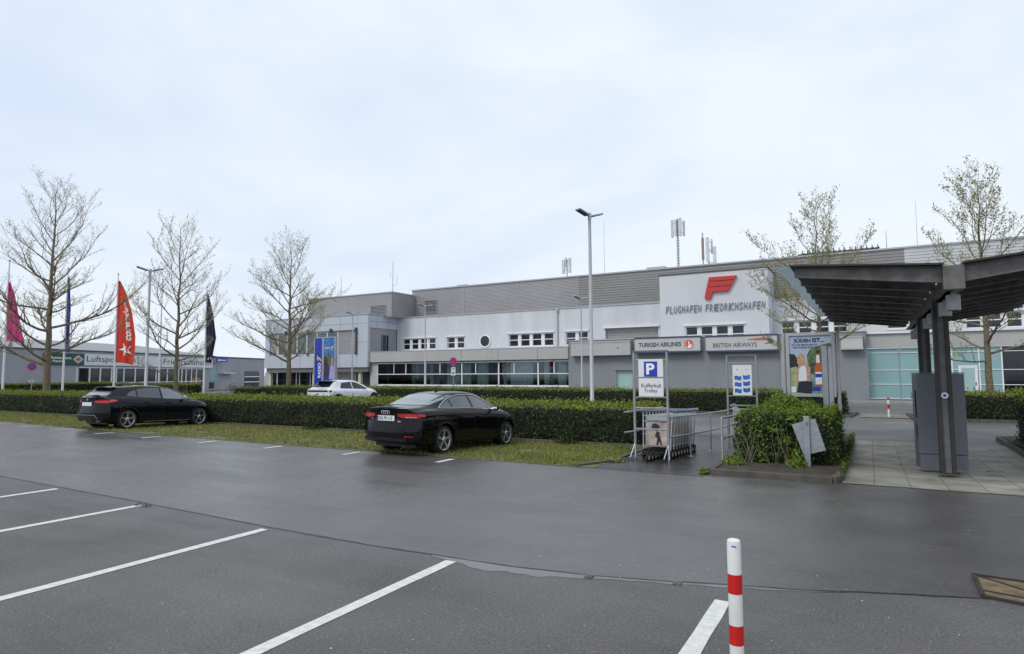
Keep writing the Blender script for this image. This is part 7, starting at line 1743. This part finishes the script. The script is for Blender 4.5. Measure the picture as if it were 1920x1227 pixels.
H1 = dict(L=4.32, W=1.80, ra=.80, fa=3.47, rw=.325, arch=.372, spokes=5, split=True, spoke_w=.011, tail_round=.22, nose_round=.45,
    top=[(0, 1.03), (.10, 1.05), (.22, 1.12), (.40, 1.26), (.52, 1.34), (.62, 1.375), (.9, 1.40), (1.5, 1.43), (2.0, 1.422), (2.45, 1.355), (2.8, 1.23), (3.2, 1.01), (3.38, .97), (3.85, .87), (4.15, .76), (4.32, .62)],
    belt=[(0, 1.0), (.5, 1.02), (1.2, .99), (2.4, .93), (3.2, .895), (3.8, .80), (4.1, .70), (4.32, .55)],
    wid=[(0, .85), (.25, .88), (.6, .90), (1.1, .90), (2.0, .88), (2.9, .88), (3.45, .90), (4.0, .875), (4.32, .81)],
    gb=[(0, .74), (.5, .78), (1.2, .80), (2.0, .81), (2.9, .79), (3.4, .73), (4.0, .66), (4.32, .60)],
    gt=[(0, .70), (.3, .64), (.6, .57), (1.4, .58), (2.2, .58), (2.7, .59), (3.15, .66), (3.5, .66), (4.32, .52)],
    bot=[(0, .30), (.3, .21), (.8, .18), (2, .16), (3.6, .17), (4.1, .2), (4.32, .25)],
    tail=[(0, 0), (.25, -.02), (.34, .06), (.50, .10), (.62, .115), (.70, .07), (.78, .02), (.95, .02), (1.03, .06), (1.06, .05), (1.12, .0), (1.5, 0)],
    nose=[(0, .05), (.3, 0), (.6, 0), (.75, .05), (.9, .1), (1.2, 0)],
    side_glass=[('quarter_window', [(.80, 1.085), (1.12, 1.05)], [(.80, 1.12), (.92, 1.22), (1.12, 1.29)], None),
                ('rear_door_window', [(1.17, 1.045), (1.98, 1.0)], [(1.17, 1.30), (1.5, 1.345), (1.98, 1.35)], None),
                ('front_door_window', [(2.05, .995), (2.95, .965)], [(2.05, 1.35), (2.4, 1.31), (2.7, 1.19), (2.95, 1.04)], M['car_glass_pale'])],
    seam_rear=[(1.2, 1.03), (1.18, .84), (1.28, .45), (1.32, .30)], seam_mid=[(2.02, .98), (2.02, .30)], seam_front=[(3.0, .94), (3.08, .75), (3.06, .30)],
    handles=[(1.42, .87), (2.2, .84)], mirror=(2.80, .96), mirror_mat=M['fascia_render'],
    rear=[('rear_window', [(-.60, 1.10), (0, 1.085), (.60, 1.10)], [(-.55, 1.19), (0, 1.20), (.55, 1.19)], M['car_glass_pale']), ('rear_window_upper', [(-.545, 1.195), (0, 1.205), (.545, 1.195)], [(-.47, 1.325), (0, 1.34), (.47, 1.325)], M['dark_glass']),  # upper part of the rear window takes darker glass
          ('tail_lamp', [(.36, .885), (.55, .86), (.80, .86)], [(.36, .925), (.6, .965), (.80, .975)], M['red_lens']), ('tail_lamp', [(-.80, .86), (-.55, .86), (-.36, .885)], [(-.80, .975), (-.6, .965), (-.36, .925)], M['red_lens']),
          ('lamp_bright_lens', [(.56, .885), (.79, .88)], [(.56, .93), (.79, .95)], M['red_lens_bright']),
          ('plate_recess', [(-.32, .74), (.32, .74)], [(-.32, .90), (.32, .90)], M['black_plastic']),
          ('diffuser', [(-.60, .325), (.60, .325)], [(-.56, .42), (0, .45), (.56, .42)], M['black_plastic'])],
    rear_sides=[('tail_lamp_side', [(.10, .87), (.28, .90), (.42, .93)], [(.10, .97), (.28, .975), (.42, .965)], M['red_lens_bright'])],
    rear_lines=[[(-.68, 1.03), (-.46, .83), (-.42, .68), (.42, .68), (.46, .83), (.68, 1.03)]],
    plate=.82, plate_text=[('RV', .07), ('AB', .07), ('20', .07)] and None, exhaust=[-.5, .5], fin=(1.0, 1), spoiler=hatch_spoiler, extra=hatch_extra)
hb = make_car('hatchback_car', 'black five-door hatchback with split-spoke wheels parked nose-in at the hedge, left', H1, (-23.12, 12.3, gz(12.3) - .01), R(2.5), -R(1.6), M['paint_graphite'], M['car_glass'], M['car_glass'])

hb.scale = (1.03, 1.03, 1.05)
# --- white hatchback behind the hedge
def white_extra(car, rear_pt, side_pt, y0, paint, line, patch, body): pass
def white_spoiler(car, rear_pt, y0, paint):
    mb = MB(); vs = []; n = 17
    for i in range(n):
        x = -.60 + 1.2 * i / 16; e = abs(x / .6); yr = y0 + .42 + .06 * e ** 2; zt_ = 1.555 - .03 * e ** 2
        vs += [(x, yr, zt_ - .03), (x, yr, zt_), (x, yr + .5, zt_ + .03), (x, yr + .5, zt_ - .02)]
    mb.add(vs, [(4 * i + a, 4 * (i + 1) + a, 4 * (i + 1) + (a + 1) % 4, 4 * i + (a + 1) % 4) for i in range(n - 1) for a in range(4)] + [(0, 1, 2, 3), (4 * n - 4, 4 * n - 1, 4 * n - 2, 4 * n - 3)]); mb.build('roof_spoiler', M['black_plastic'], car)
WH = dict(L=4.63, W=1.89, ra=.79, fa=3.79, rw=.365, arch=.42, spokes=5, spoke_w=.03, tail_round=.12, nose_round=.40, clad=True,
    top=[(0, 1.08), (.14, 1.12), (.30, 1.20), (.55, 1.40), (.70, 1.53), (.85, 1.57), (1.5, 1.60), (2.1, 1.59), (2.6, 1.52), (3.0, 1.37), (3.5, 1.12), (3.7, 1.08), (4.2, 1.0), (4.45, .9), (4.63, .75)],
    belt=[(0, 1.04), (.5, 1.07), (1.2, 1.05), (2.4, 1.02), (3.4, .99), (4.1, .92), (4.4, .82), (4.63, .66)],
    wid=[(0, .90), (.3, .93), (.8, .945), (2.0, .93), (3.0, .93), (3.7, .945), (4.3, .92), (4.63, .86)],
    gb=[(0, .82), (.5, .83), (1.2, .84), (2.0, .85), (3.1, .83), (3.6, .78), (4.2, .7), (4.63, .64)],
    gt=[(0, .78), (.3, .74), (.7, .62), (1.4, .62), (2.2, .62), (2.9, .64), (3.4, .71), (3.7, .71), (4.63, .56)],
    bot=[(0, .34), (.3, .25), (.8, .2), (2, .18), (3.8, .19), (4.4, .22), (4.63, .27)],
    tail=[(0, 0), (.3, 0), (.45, .06), (.7, .06), (.8, .04), (.95, .05), (1.08, .09), (1.12, .06), (1.2, 0)],
    nose=[(0, .05), (.3, 0), (.6, 0), (.75, .05), (.9, .1), (1.2, 0)],
    side_glass=[('rear_door_window', [(1.05, 1.12), (2.0, 1.085)], [(1.05, 1.15), (1.22, 1.44), (2.0, 1.50)], None), ('front_door_window', [(2.07, 1.08), (3.25, 1.045)], [(2.07, 1.50), (2.5, 1.44), (2.9, 1.28), (3.25, 1.06)], None)],
    seam_rear=[(1.3, 1.08), (1.28, .8), (1.4, .3)], seam_mid=[(2.04, 1.05), (2.04, .3)], seam_front=[(3.2, 1.0), (3.25, .75), (3.22, .3)],
    handles=[(1.5, .93), (2.3, .91)], mirror=(3.0, 1.05),
    rear=[('rear_window', [(-.66, 1.19), (.66, 1.19)], [(-.55, 1.50), (.55, 1.50)], None), ('lamp_band', [(-.80, .93), (.80, .93)], [(-.80, 1.02), (.80, 1.02)], M['black_plastic']), ('lamp_band_red', [(-.78, .95), (.78, .95)], [(-.78, .975), (.78, .975)], M['red_lens']),
          ('bumper_strip', [(-.8, .66), (.8, .66)], [(-.8, .70), (.8, .70)], M['black_plastic'])],
    rear_sides=[('lamp_band_side', [(.10, .93), (.30, .93)], [(.10, 1.02), (.30, 1.02)], M['black_plastic'])],
    rear_lines=[], plate=.55, spoiler=white_spoiler)
make_car('white_hatchback_car', 'white hatchback with black rear spoiler and wheel arches parked beyond the hedge', WH, (-27.65, 26.7, gz(26.7)), R(0), 0, M['paint_white'], M['dark_glass'], M['dark_glass'])
